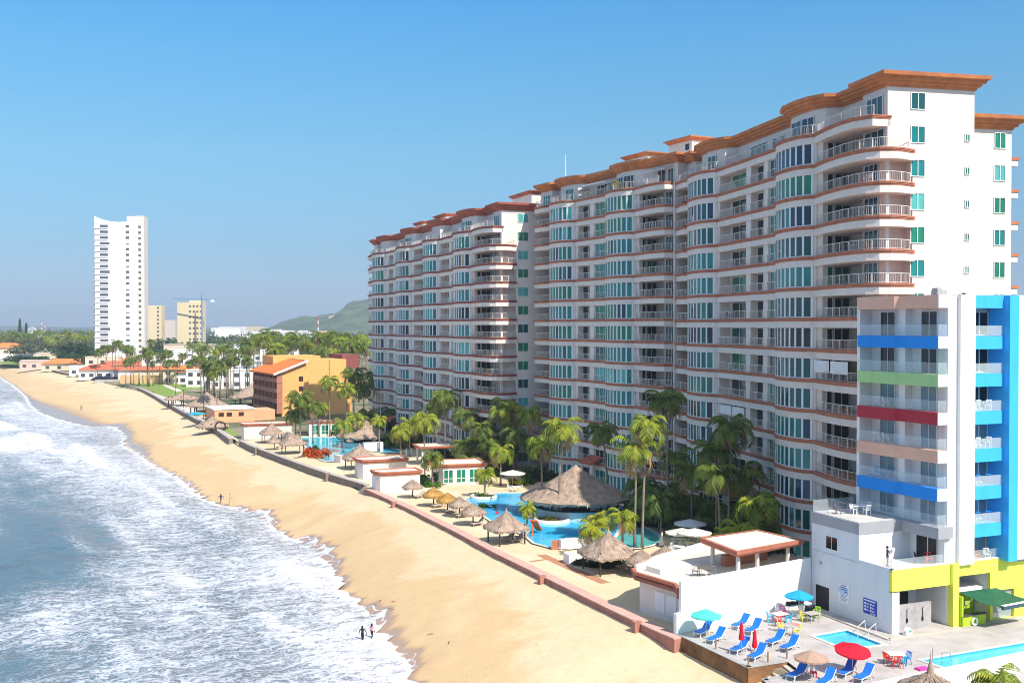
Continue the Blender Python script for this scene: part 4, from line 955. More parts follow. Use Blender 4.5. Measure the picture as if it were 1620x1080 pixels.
BUSH = leaf_mat('bush_leaf', (.035, .12, .012), (.10, .22, .02), (.20, .30, .03)); BUSHD = leaf_mat('dark_bush_leaf', (.015, .05, .010), (.04, .09, .018), (.08, .12, .02)); REDL = leaf_mat('red_bougainvillea', (.45, .05, .015), (.55, .12, .02), (.10, .16, .02))
def frond(b, o, az, el, L, droop, rnd, n=15, lw=.13, ll=.8):
    pts = []
    dirh = Vector((cos(az), sin(az), 0))
    a = el
    p = Vector(o); step = L / 6
    for i in range(7):
        pts.append(p.copy()); p = p + (dirh * cos(a) + Vector((0, 0, sin(a)))) * step; a -= droop / 6 * (1 + .25 * i)
    b.tube(pts, [.05, .045, .04, .032, .025, .018, .008], 3, False)
    side = Vector((-sin(az), cos(az), 0))
    for i in range(n):
        t = .14 + .84 * i / (n - 1); k = t * 6; j = min(5, int(k)); q = pts[j].lerp(pts[j + 1], k - j); d = (pts[j + 1] - pts[j]).normalized()
        l = ll * (.45 + 1.0 * sin(pi * min(1, (t * .92 + .06)))) * (L / 3.2) * rnd.uniform(.85, 1.1)
        for sd in (-1, 1):
            out = (side * sd * .82 + d * .55 + Vector((0, 0, -.38 - .35 * rnd.random()))).normalized()
            e = q + out * l; w_ = d * (lw * .5)
            b.add([q - w_, q + w_, e + Vector((0, 0, -.06)) + w_ * .25, e - w_ * .25], [(0, 1, 2, 3)])
def crown_mesh(name, seed, n=20, L=3.2, m=PALM, dry=3, lw=.15, nl=15):
    rnd = random.Random(seed); b = MB()
    for i in range(n):
        t = i / n; el = 1.25 - 1.75 * t + rnd.uniform(-.15, .15); az = i * 2.39996 + rnd.uniform(-.25, .25)
        b.cur = 1 if (i >= n - dry) else 0
        frond(b, (.1 * cos(az), .1 * sin(az), rnd.uniform(-.1, .1)), az, el, L * rnd.uniform(.8, 1.1), rnd.uniform(1.3, 2.3), rnd, nl, lw)
    b.cur = 1
    for k in range(5): b.lathe((.22 * cos(k * 1.3), .22 * sin(k * 1.3), -.3), [(0, -.13), (.11, -.06), (.13, .02), (0, .13)], 5)
    return b.mesh(name, [m, DRYL])
CROWN = {'g': [crown_mesh('palm_crown', 1, 16, 3.3, PALM, 2, .24, 13), crown_mesh('palm_crown', 2, 19, 3.5, PALM, 3, .24, 13), crown_mesh('palm_crown', 3, 14, 3.2, PALM, 2, .24, 13)],
         'd': [crown_mesh('palm_crown', 4, 18, 3.3, PALMD, 3, .24, 13), crown_mesh('palm_crown', 5, 21, 3.3, PALMD, 4, .24, 13)],
         'y': [crown_mesh('palm_crown', 6, 16, 2.3, PALMY, 1), crown_mesh('palm_crown', 7, 14, 2.2, PALMY, 0)],
         'f': [crown_mesh('palm_crown', 8, 15, 3.1, PALMD, 2, .34, 7), crown_mesh('palm_crown', 9, 17, 3.2, PALMD, 3, .34, 7), crown_mesh('palm_crown', 10, 14, 3.0, PALM, 2, .34, 7)]}
def palm(base, h, typ, label, sc=1., lean=(0, 0), group=None, name='palm_tree', tr=.16, seg=7):
    o = empty(name, base, 0, label, 'palm', group)
    b = MB(); rnd = R; pts = [(lean[0] * (t / seg) ** 1.6 * h, lean[1] * (t / seg) ** 1.6 * h, h * t / seg) for t in range(seg + 1)]
    rs = [tr * (1.35 if t == 0 else 1.0 - .35 * t / seg) for t in range(seg + 1)]
    b.tube(pts, rs, 7); b.build('trunk', TRUNK, o, smooth=True)
    link('crown', rnd.choice(CROWN[typ]), o, pts[-1], rnd.random() * 6.28, sc); return o
def bush_mesh(name, seed, m, n=420, leaf=.16, sx=1., sz=.8):
    rnd = random.Random(seed); b = MB(); cl = [(rnd.gauss(0, .42) * sx, rnd.gauss(0, .42) * sx, abs(rnd.gauss(.4, .25)) * sz) for _ in range(9)]
    for i in range(n):
        c = rnd.choice(cl); d = Vector((rnd.gauss(0, 1), rnd.gauss(0, 1), rnd.gauss(0, 1))).normalized() * (.34 * rnd.random() ** .4); p = Vector(c) + d
        if p.z < .02: p.z = .02 + .1 * rnd.random()
        a = Vector((rnd.gauss(0, 1), rnd.gauss(0, 1), rnd.gauss(0, .7))).normalized(); c2 = a.orthogonal().normalized(); L = leaf * rnd.uniform(.7, 1.4)
        b.add([p - a * L, p + c2 * L * .45, p + a * L, p - c2 * L * .45], [(0, 1, 2, 3)])
    return b.mesh(name, m)
BM = {'b': [bush_mesh('bush', 1, BUSH), bush_mesh('bush', 2, BUSH)], 'd': [bush_mesh('bush', 3, BUSHD), bush_mesh('bush', 4, BUSHD)], 'y': [bush_mesh('bush', 5, PALMY)], 'r': [bush_mesh('bush', 6, REDL, 520, .13)]}
STEM = mat('shrub_stem', (.10, .07, .045), .9)
def bush(p, typ, sc, label, group=None, name='bush'):
    o = empty(name, p, R.random() * 6, label, 'bush', group)
    b = MB()
    for k in range(4): b.tube([(0, 0, -.02), (.16 * cos(k * 1.6) * 2, .16 * sin(k * 1.6) * 2, .45)], [.05, .02], 4)
    b.build('stem', STEM, o); link('foliage', R.choice(BM[typ]), o); o.scale = (sc, sc, sc * .95) if not isinstance(sc, tuple) else sc; return o

# palms round the pools: (pixel of the trunk foot, height, crown kind, lean, size, label)
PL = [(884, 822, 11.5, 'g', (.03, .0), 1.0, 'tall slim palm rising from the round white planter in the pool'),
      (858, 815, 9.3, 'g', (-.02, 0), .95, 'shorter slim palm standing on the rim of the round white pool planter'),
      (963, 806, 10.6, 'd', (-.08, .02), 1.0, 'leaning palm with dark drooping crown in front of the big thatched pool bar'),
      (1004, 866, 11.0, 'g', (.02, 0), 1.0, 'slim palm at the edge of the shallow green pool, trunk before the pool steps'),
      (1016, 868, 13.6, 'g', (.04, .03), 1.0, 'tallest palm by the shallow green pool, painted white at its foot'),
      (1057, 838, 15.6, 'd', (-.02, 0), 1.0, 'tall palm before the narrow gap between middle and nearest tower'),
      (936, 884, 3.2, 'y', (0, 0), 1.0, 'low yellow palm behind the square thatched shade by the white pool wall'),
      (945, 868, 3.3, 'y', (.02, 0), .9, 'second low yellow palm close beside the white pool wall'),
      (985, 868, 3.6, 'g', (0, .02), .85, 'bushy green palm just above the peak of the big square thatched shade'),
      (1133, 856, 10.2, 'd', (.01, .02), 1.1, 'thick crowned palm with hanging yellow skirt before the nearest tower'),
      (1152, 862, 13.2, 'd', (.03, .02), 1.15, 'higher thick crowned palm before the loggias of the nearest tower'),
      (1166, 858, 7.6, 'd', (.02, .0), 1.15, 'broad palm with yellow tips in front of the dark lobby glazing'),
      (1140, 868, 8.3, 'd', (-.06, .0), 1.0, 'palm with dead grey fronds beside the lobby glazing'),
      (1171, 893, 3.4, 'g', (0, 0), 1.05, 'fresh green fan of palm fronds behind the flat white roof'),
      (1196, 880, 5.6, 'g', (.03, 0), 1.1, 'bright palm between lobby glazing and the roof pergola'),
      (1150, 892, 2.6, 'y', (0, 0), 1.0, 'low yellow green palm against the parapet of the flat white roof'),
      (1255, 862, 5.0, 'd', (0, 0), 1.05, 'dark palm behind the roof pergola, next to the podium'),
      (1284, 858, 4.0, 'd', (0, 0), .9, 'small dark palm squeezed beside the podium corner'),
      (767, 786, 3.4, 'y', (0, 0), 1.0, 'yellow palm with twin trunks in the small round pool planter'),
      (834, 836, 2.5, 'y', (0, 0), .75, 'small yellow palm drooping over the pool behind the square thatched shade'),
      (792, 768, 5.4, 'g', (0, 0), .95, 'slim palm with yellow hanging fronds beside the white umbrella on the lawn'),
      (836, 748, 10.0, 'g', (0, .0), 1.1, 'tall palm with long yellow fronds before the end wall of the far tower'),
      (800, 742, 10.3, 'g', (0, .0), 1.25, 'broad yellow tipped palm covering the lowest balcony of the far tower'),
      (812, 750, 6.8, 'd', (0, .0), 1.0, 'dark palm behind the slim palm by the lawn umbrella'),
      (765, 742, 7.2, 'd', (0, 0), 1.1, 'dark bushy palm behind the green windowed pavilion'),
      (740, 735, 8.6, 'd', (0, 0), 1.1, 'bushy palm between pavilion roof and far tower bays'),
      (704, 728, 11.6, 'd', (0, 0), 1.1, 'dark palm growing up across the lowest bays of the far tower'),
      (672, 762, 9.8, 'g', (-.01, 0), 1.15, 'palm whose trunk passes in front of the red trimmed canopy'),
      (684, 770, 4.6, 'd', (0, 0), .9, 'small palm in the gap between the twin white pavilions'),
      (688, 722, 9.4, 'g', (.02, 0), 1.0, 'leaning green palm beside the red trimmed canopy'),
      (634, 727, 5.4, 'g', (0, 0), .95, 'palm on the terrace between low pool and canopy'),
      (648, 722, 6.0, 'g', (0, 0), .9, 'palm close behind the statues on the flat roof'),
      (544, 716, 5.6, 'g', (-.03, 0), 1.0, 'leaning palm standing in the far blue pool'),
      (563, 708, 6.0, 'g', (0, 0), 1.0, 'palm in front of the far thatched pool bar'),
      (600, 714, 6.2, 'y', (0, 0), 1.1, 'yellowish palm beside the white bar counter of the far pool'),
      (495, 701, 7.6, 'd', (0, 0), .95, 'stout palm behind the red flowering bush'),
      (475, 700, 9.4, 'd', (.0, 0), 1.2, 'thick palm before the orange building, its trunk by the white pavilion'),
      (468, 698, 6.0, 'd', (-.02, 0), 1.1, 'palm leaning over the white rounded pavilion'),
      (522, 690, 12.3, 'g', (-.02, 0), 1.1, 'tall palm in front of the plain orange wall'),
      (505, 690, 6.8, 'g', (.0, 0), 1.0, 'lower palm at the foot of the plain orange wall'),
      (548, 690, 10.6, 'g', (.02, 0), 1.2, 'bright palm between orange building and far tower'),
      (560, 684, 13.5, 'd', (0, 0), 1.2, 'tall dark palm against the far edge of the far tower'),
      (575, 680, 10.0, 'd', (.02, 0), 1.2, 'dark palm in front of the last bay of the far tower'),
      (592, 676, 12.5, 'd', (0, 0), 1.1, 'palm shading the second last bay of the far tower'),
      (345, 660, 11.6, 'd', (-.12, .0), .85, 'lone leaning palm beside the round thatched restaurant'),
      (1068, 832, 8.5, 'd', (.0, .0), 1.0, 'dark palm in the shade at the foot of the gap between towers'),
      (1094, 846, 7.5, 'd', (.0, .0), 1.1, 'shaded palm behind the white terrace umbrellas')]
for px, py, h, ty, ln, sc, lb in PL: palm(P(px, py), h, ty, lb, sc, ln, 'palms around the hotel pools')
US = 'low dark palms at the foot of the towers'
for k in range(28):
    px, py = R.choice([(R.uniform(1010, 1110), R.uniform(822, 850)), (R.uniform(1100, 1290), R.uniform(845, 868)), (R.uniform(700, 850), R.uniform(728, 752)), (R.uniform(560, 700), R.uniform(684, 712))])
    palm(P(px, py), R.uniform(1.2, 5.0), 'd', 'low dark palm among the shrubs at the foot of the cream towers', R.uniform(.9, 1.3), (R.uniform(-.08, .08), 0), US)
p = P(1583, 1150, 0); palm(at(1583, 57, .2), 4.6, 'g', 'palm top poking up in front of the white boundary wall', .62, (0, 0), None); palm(at(1615, 55, .2), 3.6, 'g', 'feathery palm cut by the frame below the boundary wall', .6, (0, 0), None)
# bushes and hedges
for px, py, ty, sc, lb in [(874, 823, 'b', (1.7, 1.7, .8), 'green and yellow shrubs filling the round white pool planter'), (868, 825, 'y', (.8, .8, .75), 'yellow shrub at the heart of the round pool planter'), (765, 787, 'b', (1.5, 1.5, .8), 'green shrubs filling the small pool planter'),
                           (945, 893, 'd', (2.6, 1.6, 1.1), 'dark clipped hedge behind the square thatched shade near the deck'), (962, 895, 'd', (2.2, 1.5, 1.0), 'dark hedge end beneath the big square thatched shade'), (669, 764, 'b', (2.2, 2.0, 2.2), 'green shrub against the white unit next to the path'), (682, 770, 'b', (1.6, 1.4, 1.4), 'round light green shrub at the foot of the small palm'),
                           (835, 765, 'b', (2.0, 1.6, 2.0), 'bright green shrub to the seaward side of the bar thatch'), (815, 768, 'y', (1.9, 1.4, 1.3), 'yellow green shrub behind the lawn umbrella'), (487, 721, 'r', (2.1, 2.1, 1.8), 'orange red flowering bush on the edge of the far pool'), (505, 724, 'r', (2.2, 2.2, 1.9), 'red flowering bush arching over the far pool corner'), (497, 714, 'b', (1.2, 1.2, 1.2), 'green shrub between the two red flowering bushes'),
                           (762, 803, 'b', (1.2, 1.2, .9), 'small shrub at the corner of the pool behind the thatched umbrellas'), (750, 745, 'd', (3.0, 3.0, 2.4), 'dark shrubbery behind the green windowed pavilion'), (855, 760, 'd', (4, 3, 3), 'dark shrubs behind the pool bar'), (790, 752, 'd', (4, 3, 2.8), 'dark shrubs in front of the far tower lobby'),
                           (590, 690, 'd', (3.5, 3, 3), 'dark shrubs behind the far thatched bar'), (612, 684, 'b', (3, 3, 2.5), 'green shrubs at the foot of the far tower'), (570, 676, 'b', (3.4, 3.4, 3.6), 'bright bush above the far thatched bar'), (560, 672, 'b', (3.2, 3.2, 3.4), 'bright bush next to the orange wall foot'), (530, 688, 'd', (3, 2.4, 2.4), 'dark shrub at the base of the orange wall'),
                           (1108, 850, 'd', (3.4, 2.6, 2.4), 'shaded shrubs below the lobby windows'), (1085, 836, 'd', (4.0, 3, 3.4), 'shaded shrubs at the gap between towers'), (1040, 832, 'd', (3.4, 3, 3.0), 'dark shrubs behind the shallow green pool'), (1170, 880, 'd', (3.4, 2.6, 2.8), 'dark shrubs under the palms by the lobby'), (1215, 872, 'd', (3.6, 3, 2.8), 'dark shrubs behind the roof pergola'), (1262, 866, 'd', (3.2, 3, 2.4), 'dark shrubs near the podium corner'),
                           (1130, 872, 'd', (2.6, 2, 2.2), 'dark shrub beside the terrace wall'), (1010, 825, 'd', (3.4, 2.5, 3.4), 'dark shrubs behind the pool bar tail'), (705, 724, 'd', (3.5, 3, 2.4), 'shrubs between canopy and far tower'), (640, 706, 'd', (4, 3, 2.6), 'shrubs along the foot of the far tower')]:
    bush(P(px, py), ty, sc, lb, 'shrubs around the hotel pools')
p = at(1600, 54, .0); bush(p, 'y', (1.6, 1.4, 4.6), 'dry yellow reeds beside the palm top below the boundary wall')

# ------------------------------------------------------------------ thatched shades
THATCH = mat('grey_thatch', (.46, .345, .26), .95, col2=(.29, .21, .155), vscale=1.4, bump=.8, bscale=9); THATCHO = mat('golden_thatch', (.52, .30, .085), .95, col2=(.36, .20, .05), vscale=1.4, bump=.8, bscale=9)
def thatch_mesh(r, h, z, seed, m, sq=0., n=40, flat=.0, fringe=.32, ell=1., spike=0.):
    "ragged thatch cone with a hanging fringe, sq squares the plan"
    rnd = random.Random(seed); b = MB(); ks = [0, .03, .12, .25, .4, .55, .7, .85, 1.0, 1.06, 1.03]; vs = []
    for i, k in enumerate(ks):
        for j in range(n):
            a = 2 * pi * j / n; q = 1 + sq * (1 / max(abs(cos(a)), abs(sin(a))) - 1)
            rr = r * k * q * (1 + (.03 * rnd.uniform(-1, 1) if i > 2 else 0)); zz = h * (1 - min(1, k) ** (.82 + flat)) + rnd.uniform(-.05, .05) * (i > 1)
            if spike and k <= .03: zz += spike * (1 if i == 0 else .55)
            if i == 9: zz = -.12 - rnd.random() * .1
            if i == 10: zz = -fringe - rnd.random() * .22
            vs.append((rr * cos(a) * ell, rr * sin(a), z + zz))
    fs = [(i * n + j, i * n + (j + 1) % n, (i + 1) * n + (j + 1) % n, (i + 1) * n + j) for i in range(len(ks) - 1) for j in range(n)]
    b.add(vs, fs)
    for i in range(int(90 * r)):                       # loose straw tufts lying down the slope and off the edge
        a = rnd.random() * 6.283; k = rnd.uniform(.1, 1.05); q = 1 + sq * (1 / max(abs(cos(a)), abs(sin(a))) - 1); L = .28 + .2 * rnd.random()
        p0 = Vector((r * k * q * cos(a) * ell, r * k * q * sin(a), z + h * (1 - min(1, k) ** (.82 + flat)) + .03)); k2 = k + L / r
        p1 = Vector((r * k2 * q * cos(a) * ell, r * k2 * q * sin(a), z + (h * (1 - k2 ** (.82 + flat)) if k2 < 1 else -.12 - (k2 - 1) * r * .8) + .10)); w_ = Vector((-sin(a), cos(a), 0)) * .05
        b.add([p0 - w_, p0 + w_, p1 + w_ * .6, p1 - w_ * .6], [(0, 1, 2, 3)])
    return b.mesh('thatch_roof', m)
def parasol_palapa(base, r, h, z, m, label, group, seed):
    o = empty('thatched_umbrella', base, 0, label, 'thatched umbrella', group); link('thatch_roof', thatch_mesh(r, h, z, seed, m, fringe=.3), o)
    b = MB(); b.tube([(0, 0, -.2), (0, 0, z + h * .8)], [.09, .07], 7); b.build('post', WOODPOST, o); return o
def post_palapa(base, rz, r, h, z, label, group, seed, sp=.72, spike=0.):
    o = empty('palapa', base, rz, label, 'thatched shade', group); link('thatch_roof', thatch_mesh(r, h, z, seed, THATCH, .55, 48, spike=spike), o)
    for i, j in ((-1, -1), (1, -1), (1, 1), (-1, 1)):
        b = MB(); b.tube([(i * r * sp, j * r * sp, -.2), (i * r * sp, j * r * sp, z + .35)], .09, 7); b.build('post', WOODPOST, o)
    b = MB()
    for i, j, k, l in ((-1, -1, 1, -1), (1, -1, 1, 1), (1, 1, -1, 1), (-1, 1, -1, -1)): b.bar((i * r * sp, j * r * sp, z + .18), (k * r * sp, l * r * sp, z + .18), .12)
    b.build('beam', WOODPOST, o); return o
TU = 'thatched umbrellas in a row on the terrace sand'
for k, (px, py, r, m, lb) in enumerate([(652.7, 787, 1.55, THATCH, 'grey thatched umbrella before the twin white pavilions, first of the row'), (686, 800.5, 1.6, THATCHO, 'larger golden thatched umbrella, nearer the grey one by the pavilions'), (708, 810, 1.55, THATCHO, 'golden thatched umbrella next to the grey pair'), (727, 817, 1.5, THATCH, 'grey thatched umbrella between golden one and the last of the row'),
                                        (748.4, 830, 1.75, THATCH, 'grey thatched umbrella at the end of the row, beside the pool'), (1015, 911, 1.6, THATCH, 'thatched umbrella right behind the rounded red trimmed roof'), (1052, 905, 1.6, THATCH, 'thatched umbrella mostly hidden behind the flat white roof'), (434, 711, 1.5, THATCH, 'small thatched umbrella tucked beside the square thatched shade by the wall')]):
    parasol_palapa(P(px, py), r * .9, 1.0, 1.7, m, lb, TU, k + 20)
post_palapa(P(801, 858), .45, 2.15, 1.75, 1.9, 'square thatched shade on the terrace beside the orange slide, nearest the pool edge', 'square thatched shades', 40, spike=.35)
post_palapa(P(962, 903), .4, 2.55, 2.0, 2.0, 'largest square thatched shade, in front of the low yellow palms', 'square thatched shades', 41, spike=.5)
post_palapa(P(430, 700), .4, 2.4, 2.0, 2.2, 'square thatched shade next to the white rounded pavilion', 'square thatched shades', 42, spike=.3)
post_palapa(P(463, 717), .4, 2.4, 2.0, 2.1, 'square thatched shade beside the red flowering bushes', 'square thatched shades', 43, spike=.3)
post_palapa(P(569, 741), .4, 2.75, 2.1, 2.1, 'square thatched shade touching the twin white pavilions', 'square thatched shades', 44, spike=.3)
sp_ = empty('palapa', at(1475, 61.5, .35), 0, 'thatched roof with a tall finial at the bottom frame edge', 'thatched shade'); link('thatch_roof', thatch_mesh(1.95, 1.1, 2.6, 45, THATCH, spike=1.15, n=40), sp_)
b = MB(); b.tube([(0, 0, -1), (0, 0, 3.2)], .12, 7); b.build('post', WOODPOST, sp_)
# pool bar under the big thatch
def bar(c, r, h, z, label, seed, ell, rz):
    o = empty('pool_bar', c, rz, label, 'pool bar'); link('thatch_roof', thatch_mesh(r, h, z, seed, THATCH, .0, 64, -.02, .42, ell), o)
    for k in range(8):
        a = k * pi / 4 + .3; b = MB(); b.tube([(r * .78 * cos(a) * ell, r * .78 * sin(a), -.5), (r * .78 * cos(a) * ell, r * .78 * sin(a), z + .5)], .14, 7); b.build('post', WOODPOST, o)
    b = MB(); b.lathe((0, 0, 0), [(r * .86, -.4), (r * .86, 1.15), (r * .80, 1.15), (r * .80, -.4)], 28, pi * 1.02, pi * 2.05); b.build('counter', mat('pale_blue_counter', (.50, .58, .58), .6, var=.06, vscale=1), o)
    b = MB(); b.lathe((0, 0, 1.15), [(r * .76, 0), (r * .89, 0), (r * .89, .07), (r * .76, .07)], 28, pi * 1.0, pi * 2.07); b.build('counter_top', DKGREY, o)
    b = MB(); b.lathe((0, 0, 0), [(r * .3, -.3), (r * .3, z + .8)], 16); b.build('core', mat('bar_core', (.10, .07, .05), .8), o); return o
bar(Vector((8.3, 135.5, 0)), 6.4, 4.0, 2.5, 'big round thatched pool bar with pale counter beside the blue pool', 60, 1.08, .3)
bar(Vector((-30.3, 212.0, 0)), 5.2, 3.6, 2.4, 'smaller thatched pool bar beside the far blue pool', 61, 1.0, .2)

# ------------------------------------------------------------------ terrace pools, walls, pavilions
TZ = .01
r1 = [(737, 791), (752, 783), (790, 781), (826, 781), (850, 786), (900, 786), (960, 796), (1000, 806), (1010, 822), (985, 826), (978, 842), (962, 862), (930, 866), (900, 869), (872, 867), (846, 860), (830, 846), (806, 838), (786, 830), (768, 818), (760, 806), (748, 799)]
pool('lagoon_pool', 'large winding blue lagoon pool around the big thatched bar', [P(x, y, .02) for x, y in reversed(r1)], .12, POOL, .35, .07)
r2 = [(980, 842), (990, 829), (1010, 830), (1026, 838), (1040, 846), (1044, 857), (1030, 864), (1010, 868), (985, 868), (966, 864)]
pool('shallow_pool', 'shallow green pool beside the woman in white', [P(x, y, .02) for x, y in reversed(r2)], .135, POOLT, .3, .06)
r3 = [(477, 693), (500, 692), (527, 692), (545, 694), (590, 700), (625, 710), (640, 716), (606, 716), (570, 712), (548, 722), (540, 727), (531, 731), (515, 730), (503, 725), (494, 714), (484, 707), (478, 700)]
pool('far_pool', 'pale blue pool beyond the twin white pavilions', [P(x, y, .02) for x, y in reversed(r3)], .12, POOLH, .4, .07)
def planter(px, py, r, label):
    o = empty('pool_planter', P(px, py), 0, label, 'planter'); b = MB(); b.lathe((0, 0, 0), [(r, -.3), (r * 1.02, .35), (r * .86, .42), (r * .84, .25)], 22); b.build('rim', TILE, o, smooth=True)
    b = MB(); b.lathe((0, 0, .24), [(r * .86, 0), (0, .04)], 22); b.build('soil', mat('soil', (.09, .06, .035), .95), o)
planter(873, 824, 2.3, 'round white planter with two slim palms in the blue pool'); planter(765, 787, 1.9, 'small round white planter with yellow palm in the blue pool')
# white pool wall near the big square shade, kerb block, brick bands
pw = empty('pool_wall', (0, 0, 0), 0, 'white curved wall with brown end at the near edge of the lagoon pool', 'wall'); b = MB()
pts = [P(886, 869), P(905, 866), P(925, 867), P(945, 874)]
for p, q in zip(pts, pts[1:]): b.bar((p.x, p.y, .55), (q.x, q.y, .55), .5, 1.1)
b.build('wall', WHITE, pw); b = MB(); p = pts[0] + Vector((-.35, .1, 0)); b.prism([(p.x - .6, p.y - .3), (p.x + .1, p.y - .3), (p.x + .3, p.y + .8), (p.x - .4, p.y + .8)], -.1, .9); b.build('brown_end', TERRA, pw)
b = MB(); p = P(911, 890); b.obox((p.x, p.y), (.93, .36), (-.36, .93), 1.1, .7, -.1, 1.05); tag(b.build('planter_block', WHITE), 'low white block in front of the dark hedge, orange cone on it', 'wall block')
cone = empty('traffic_cone', P(911, 890) + Vector((.75, .3, 1.05)), 0, 'orange traffic cone standing on the low white block', 'traffic cone'); OR = mat('cone_orange', (.8, .13, .03), .5)
b = MB(); b.lathe((0, 0, 0), [(.15, .04), (.03, .7), (0, .7)], 10); b.build('body', OR, cone); b = MB(); b.box(-.2, .2, -.2, .2, 0, .04); b.build('base', OR, cone)
BRICK = mat('brick_paving', (.46, .22, .12), .9, var=.2, vscale=2)
def strip(name, pts, w_, z, m, lab=None):
    b = MB()
    for p, q in zip(pts, pts[1:]):
        d = (q - p).normalized(); n = Vector((-d.y, d.x, 0)) * w_ / 2; b.quad(*[(v.x, v.y, z) for v in (p - n, q - n, q + n, p + n)])
    return tag(b.build(name, m), kind='structure')
strip('brick_path', [P(856, 877), P(900, 897), P(958, 922)], 1.1, .008, BRICK); strip('brick_path', [P(838, 888), P(866, 884)], .5, .012, BRICK); strip('brick_path', [P(878, 888), P(897, 885)], .5, .016, BRICK)
ts = empty('terrace_wall', (0, 0, 0), 0, 'low grey wall beside the terrace tables under white umbrellas', 'wall'); b = MB(); p, q = P(1095, 862), P(1128, 872); b.bar((p.x, p.y, .5), (q.x, q.y, .5), .3, 1.0); b.build('wall', GREYC, ts)

# sea walls along the sand
COPE = mat('pink_coping', (.58, .36, .30), .85, var=.12, vscale=.8); PINKW = mat('pink_wall', (.42, .19, .14), .9, var=.2, vscale=.7, bump=.2, dirt=.2); STONE = mat('grey_stone_wall', (.25, .20, .16), .95, var=.3, vscale=1.2, bump=.5, bscale=4); COPEG = mat('grey_coping', (.45, .39, .36), .85, var=.15, vscale=.8)
def seawall(label, pts, z1, thick, wm, cm, posts=0):
    o = empty('sea_wall', (0, 0, 0), 0, label, 'sea wall', 'sea walls along the beach'); pl = [(p.x, p.y) for p in pts]; inn = offs(pl, -thick) ; b = MB(); c = MB()
    for i in range(len(pl) - 1):
        b.prism([pl[i], pl[i + 1], inn[i + 1], inn[i]], -3.2, z1 - .1)
    o2 = offs(pl, .06); i2 = offs(pl, -thick - .06)
    for i in range(len(pl) - 1): c.prism([o2[i], o2[i + 1], i2[i + 1], i2[i]], z1 - .1, z1)
    b.build('wall', wm, o); c.build('coping', cm, o)
    for k in range(posts):
        u = (k + .5) / posts * (len(pl) - 1); i = int(u); x = pl[i][0] + (pl[i + 1][0] - pl[i][0]) * (u - i); y = pl[i][1] + (pl[i + 1][1] - pl[i][1]) * (u - i)
        b = MB(); b.obox((x - .15, y - .2), (.87, .48), (-.48, .87), .35, .25, -3, z1 + .12); b.build('buttress', wm, o)
    return o
def wpts(pl, z): return [P(x, y, z) for x, y in pl]
seawall('low pink sea wall below the thatched umbrellas, ending at the white building', wpts([(1067, 1009), (1030, 993), (1000, 979), (960, 960), (913, 937), (860, 911), (780, 872), (720, 840), (645, 803), (590, 778), (577, 772)], .3), .3, 1.0, PINKW, COPE, 3)
seawall('brown stone sea wall below the far pool', wpts([(577, 766), (530, 752), (490, 739), (440, 721), (397, 705), (378, 696)], .3), .3, .8, STONE, COPEG, 2)
seawall('grey sea wall beside the grass and the round thatched restaurant', wpts([(362, 693), (342, 679), (315, 665), (282, 647), (260, 635), (245, 626), (228, 617), (212, 611), (192, 607)], .3), .3, .9, STONE, COPEG, 0)
seawall('long reddish sea wall running off to the far beach houses', wpts([(150, 599), (128, 594), (100, 589), (70, 582.5), (42, 576.5)], .3), .3, 1.2, PINKW, COPEG, 0)
b = MB(); p, q = P(150, 603), P(196, 602); b.bar((p.x, p.y, -.6), (q.x, q.y, -.6), .8, 2.6); tag(b.build('sea_wall', GREYC), 'pale ramp wall in front of the parked dark vehicles', 'sea wall', 'sea walls along the beach')
# ------------------------------------------------------------------ pavilions on the terrace
REDT = MATS['red_trim']; ROOFD = MATS['cream_roof_deck']
def pavilion(px, py, deg, wdt, dep, h, label, rounded=True, windows=0, wm=CREAM, trim=REDT, eave=.35, doors=0):
    "flat roofed white pavilion; front left foot at the pixel"
    o = empty('pavilion', P(px, py), radians(deg), label, 'pavilion')
    r = 1.2 if rounded else 0
    out = [(r, 0), (.35 * r, .25 * r), (0, r), (0, dep), (wdt, dep), (wdt, 0)] if rounded else [(0, 0), (0, dep), (wdt, dep), (wdt, 0)]
    out = list(reversed(out))
    b = MB(); b.prism(out, -.4, h); b.build('wall', wm, o)
    cornice_sweep(list(reversed(out)), [(-.1, h - .42), (eave * .4, h - .4), (eave * .55, h - .2), (eave * .9, h - .12), (eave, h + .16), (eave - .3, h + .16), (eave - .35, h + .03)], True).build('red_trim', trim, o)
    b = MB(); b.prism(offs(out, -eave * .8, True), h - .06, h + .03); b.build('roof', ROOFD, o)
    for i in range(windows):
        f, g = win_mesh((wdt - .5 - i * (wdt - 1) / windows, 0), (wdt - .5 - (i + .72) * (wdt - 1) / windows, 0), .5, h - .75, 2, .02)
        f = MB(); x0 = .5 + i * (wdt - 1) / windows; x1 = x0 + .72 * (wdt - 1) / windows
        for x in (x0, (x0 + x1) / 2, x1): f.box(x - .05, x + .05, -.07, .0, .35, h - .7)
        for z in (.35, 1.0, h - .75): f.box(x0, x1, -.06, .0, z, z + .08)
        w_ = f.build('window', FRAME, o); g = MB(); g.quad((x0, -.03, .4), (x1, -.03, .4), (x1, -.03, h - .75), (x0, -.03, h - .75)); g.build('pane', GLASS[1], w_)
    for i in range(doors):
        y0 = 1.4 + i * (dep - 1.6) / max(1, doors); b = MB(); b.box(-.06, .0, y0, y0 + 1.0, .1, 2.2); b.build('panel_door', WHITE, o)
    return o
pavilion(383, 695, 17, 10.5, 4.5, 3.2, 'long white pavilion with rounded corner and orange trim beside the brown sea wall', True, 0, doors=2)
pavilion(571, 759, 22, 7.5, 4.2, 3.0, 'white unit with rounded corner, the back one of the twin pavilions', True, 0, doors=1)
pavilion(598, 780, 22, 6.4, 3.2, 2.9, 'white unit with rounded corner, the front one of the twin pavilions near the sea wall', True, 0, doors=2)
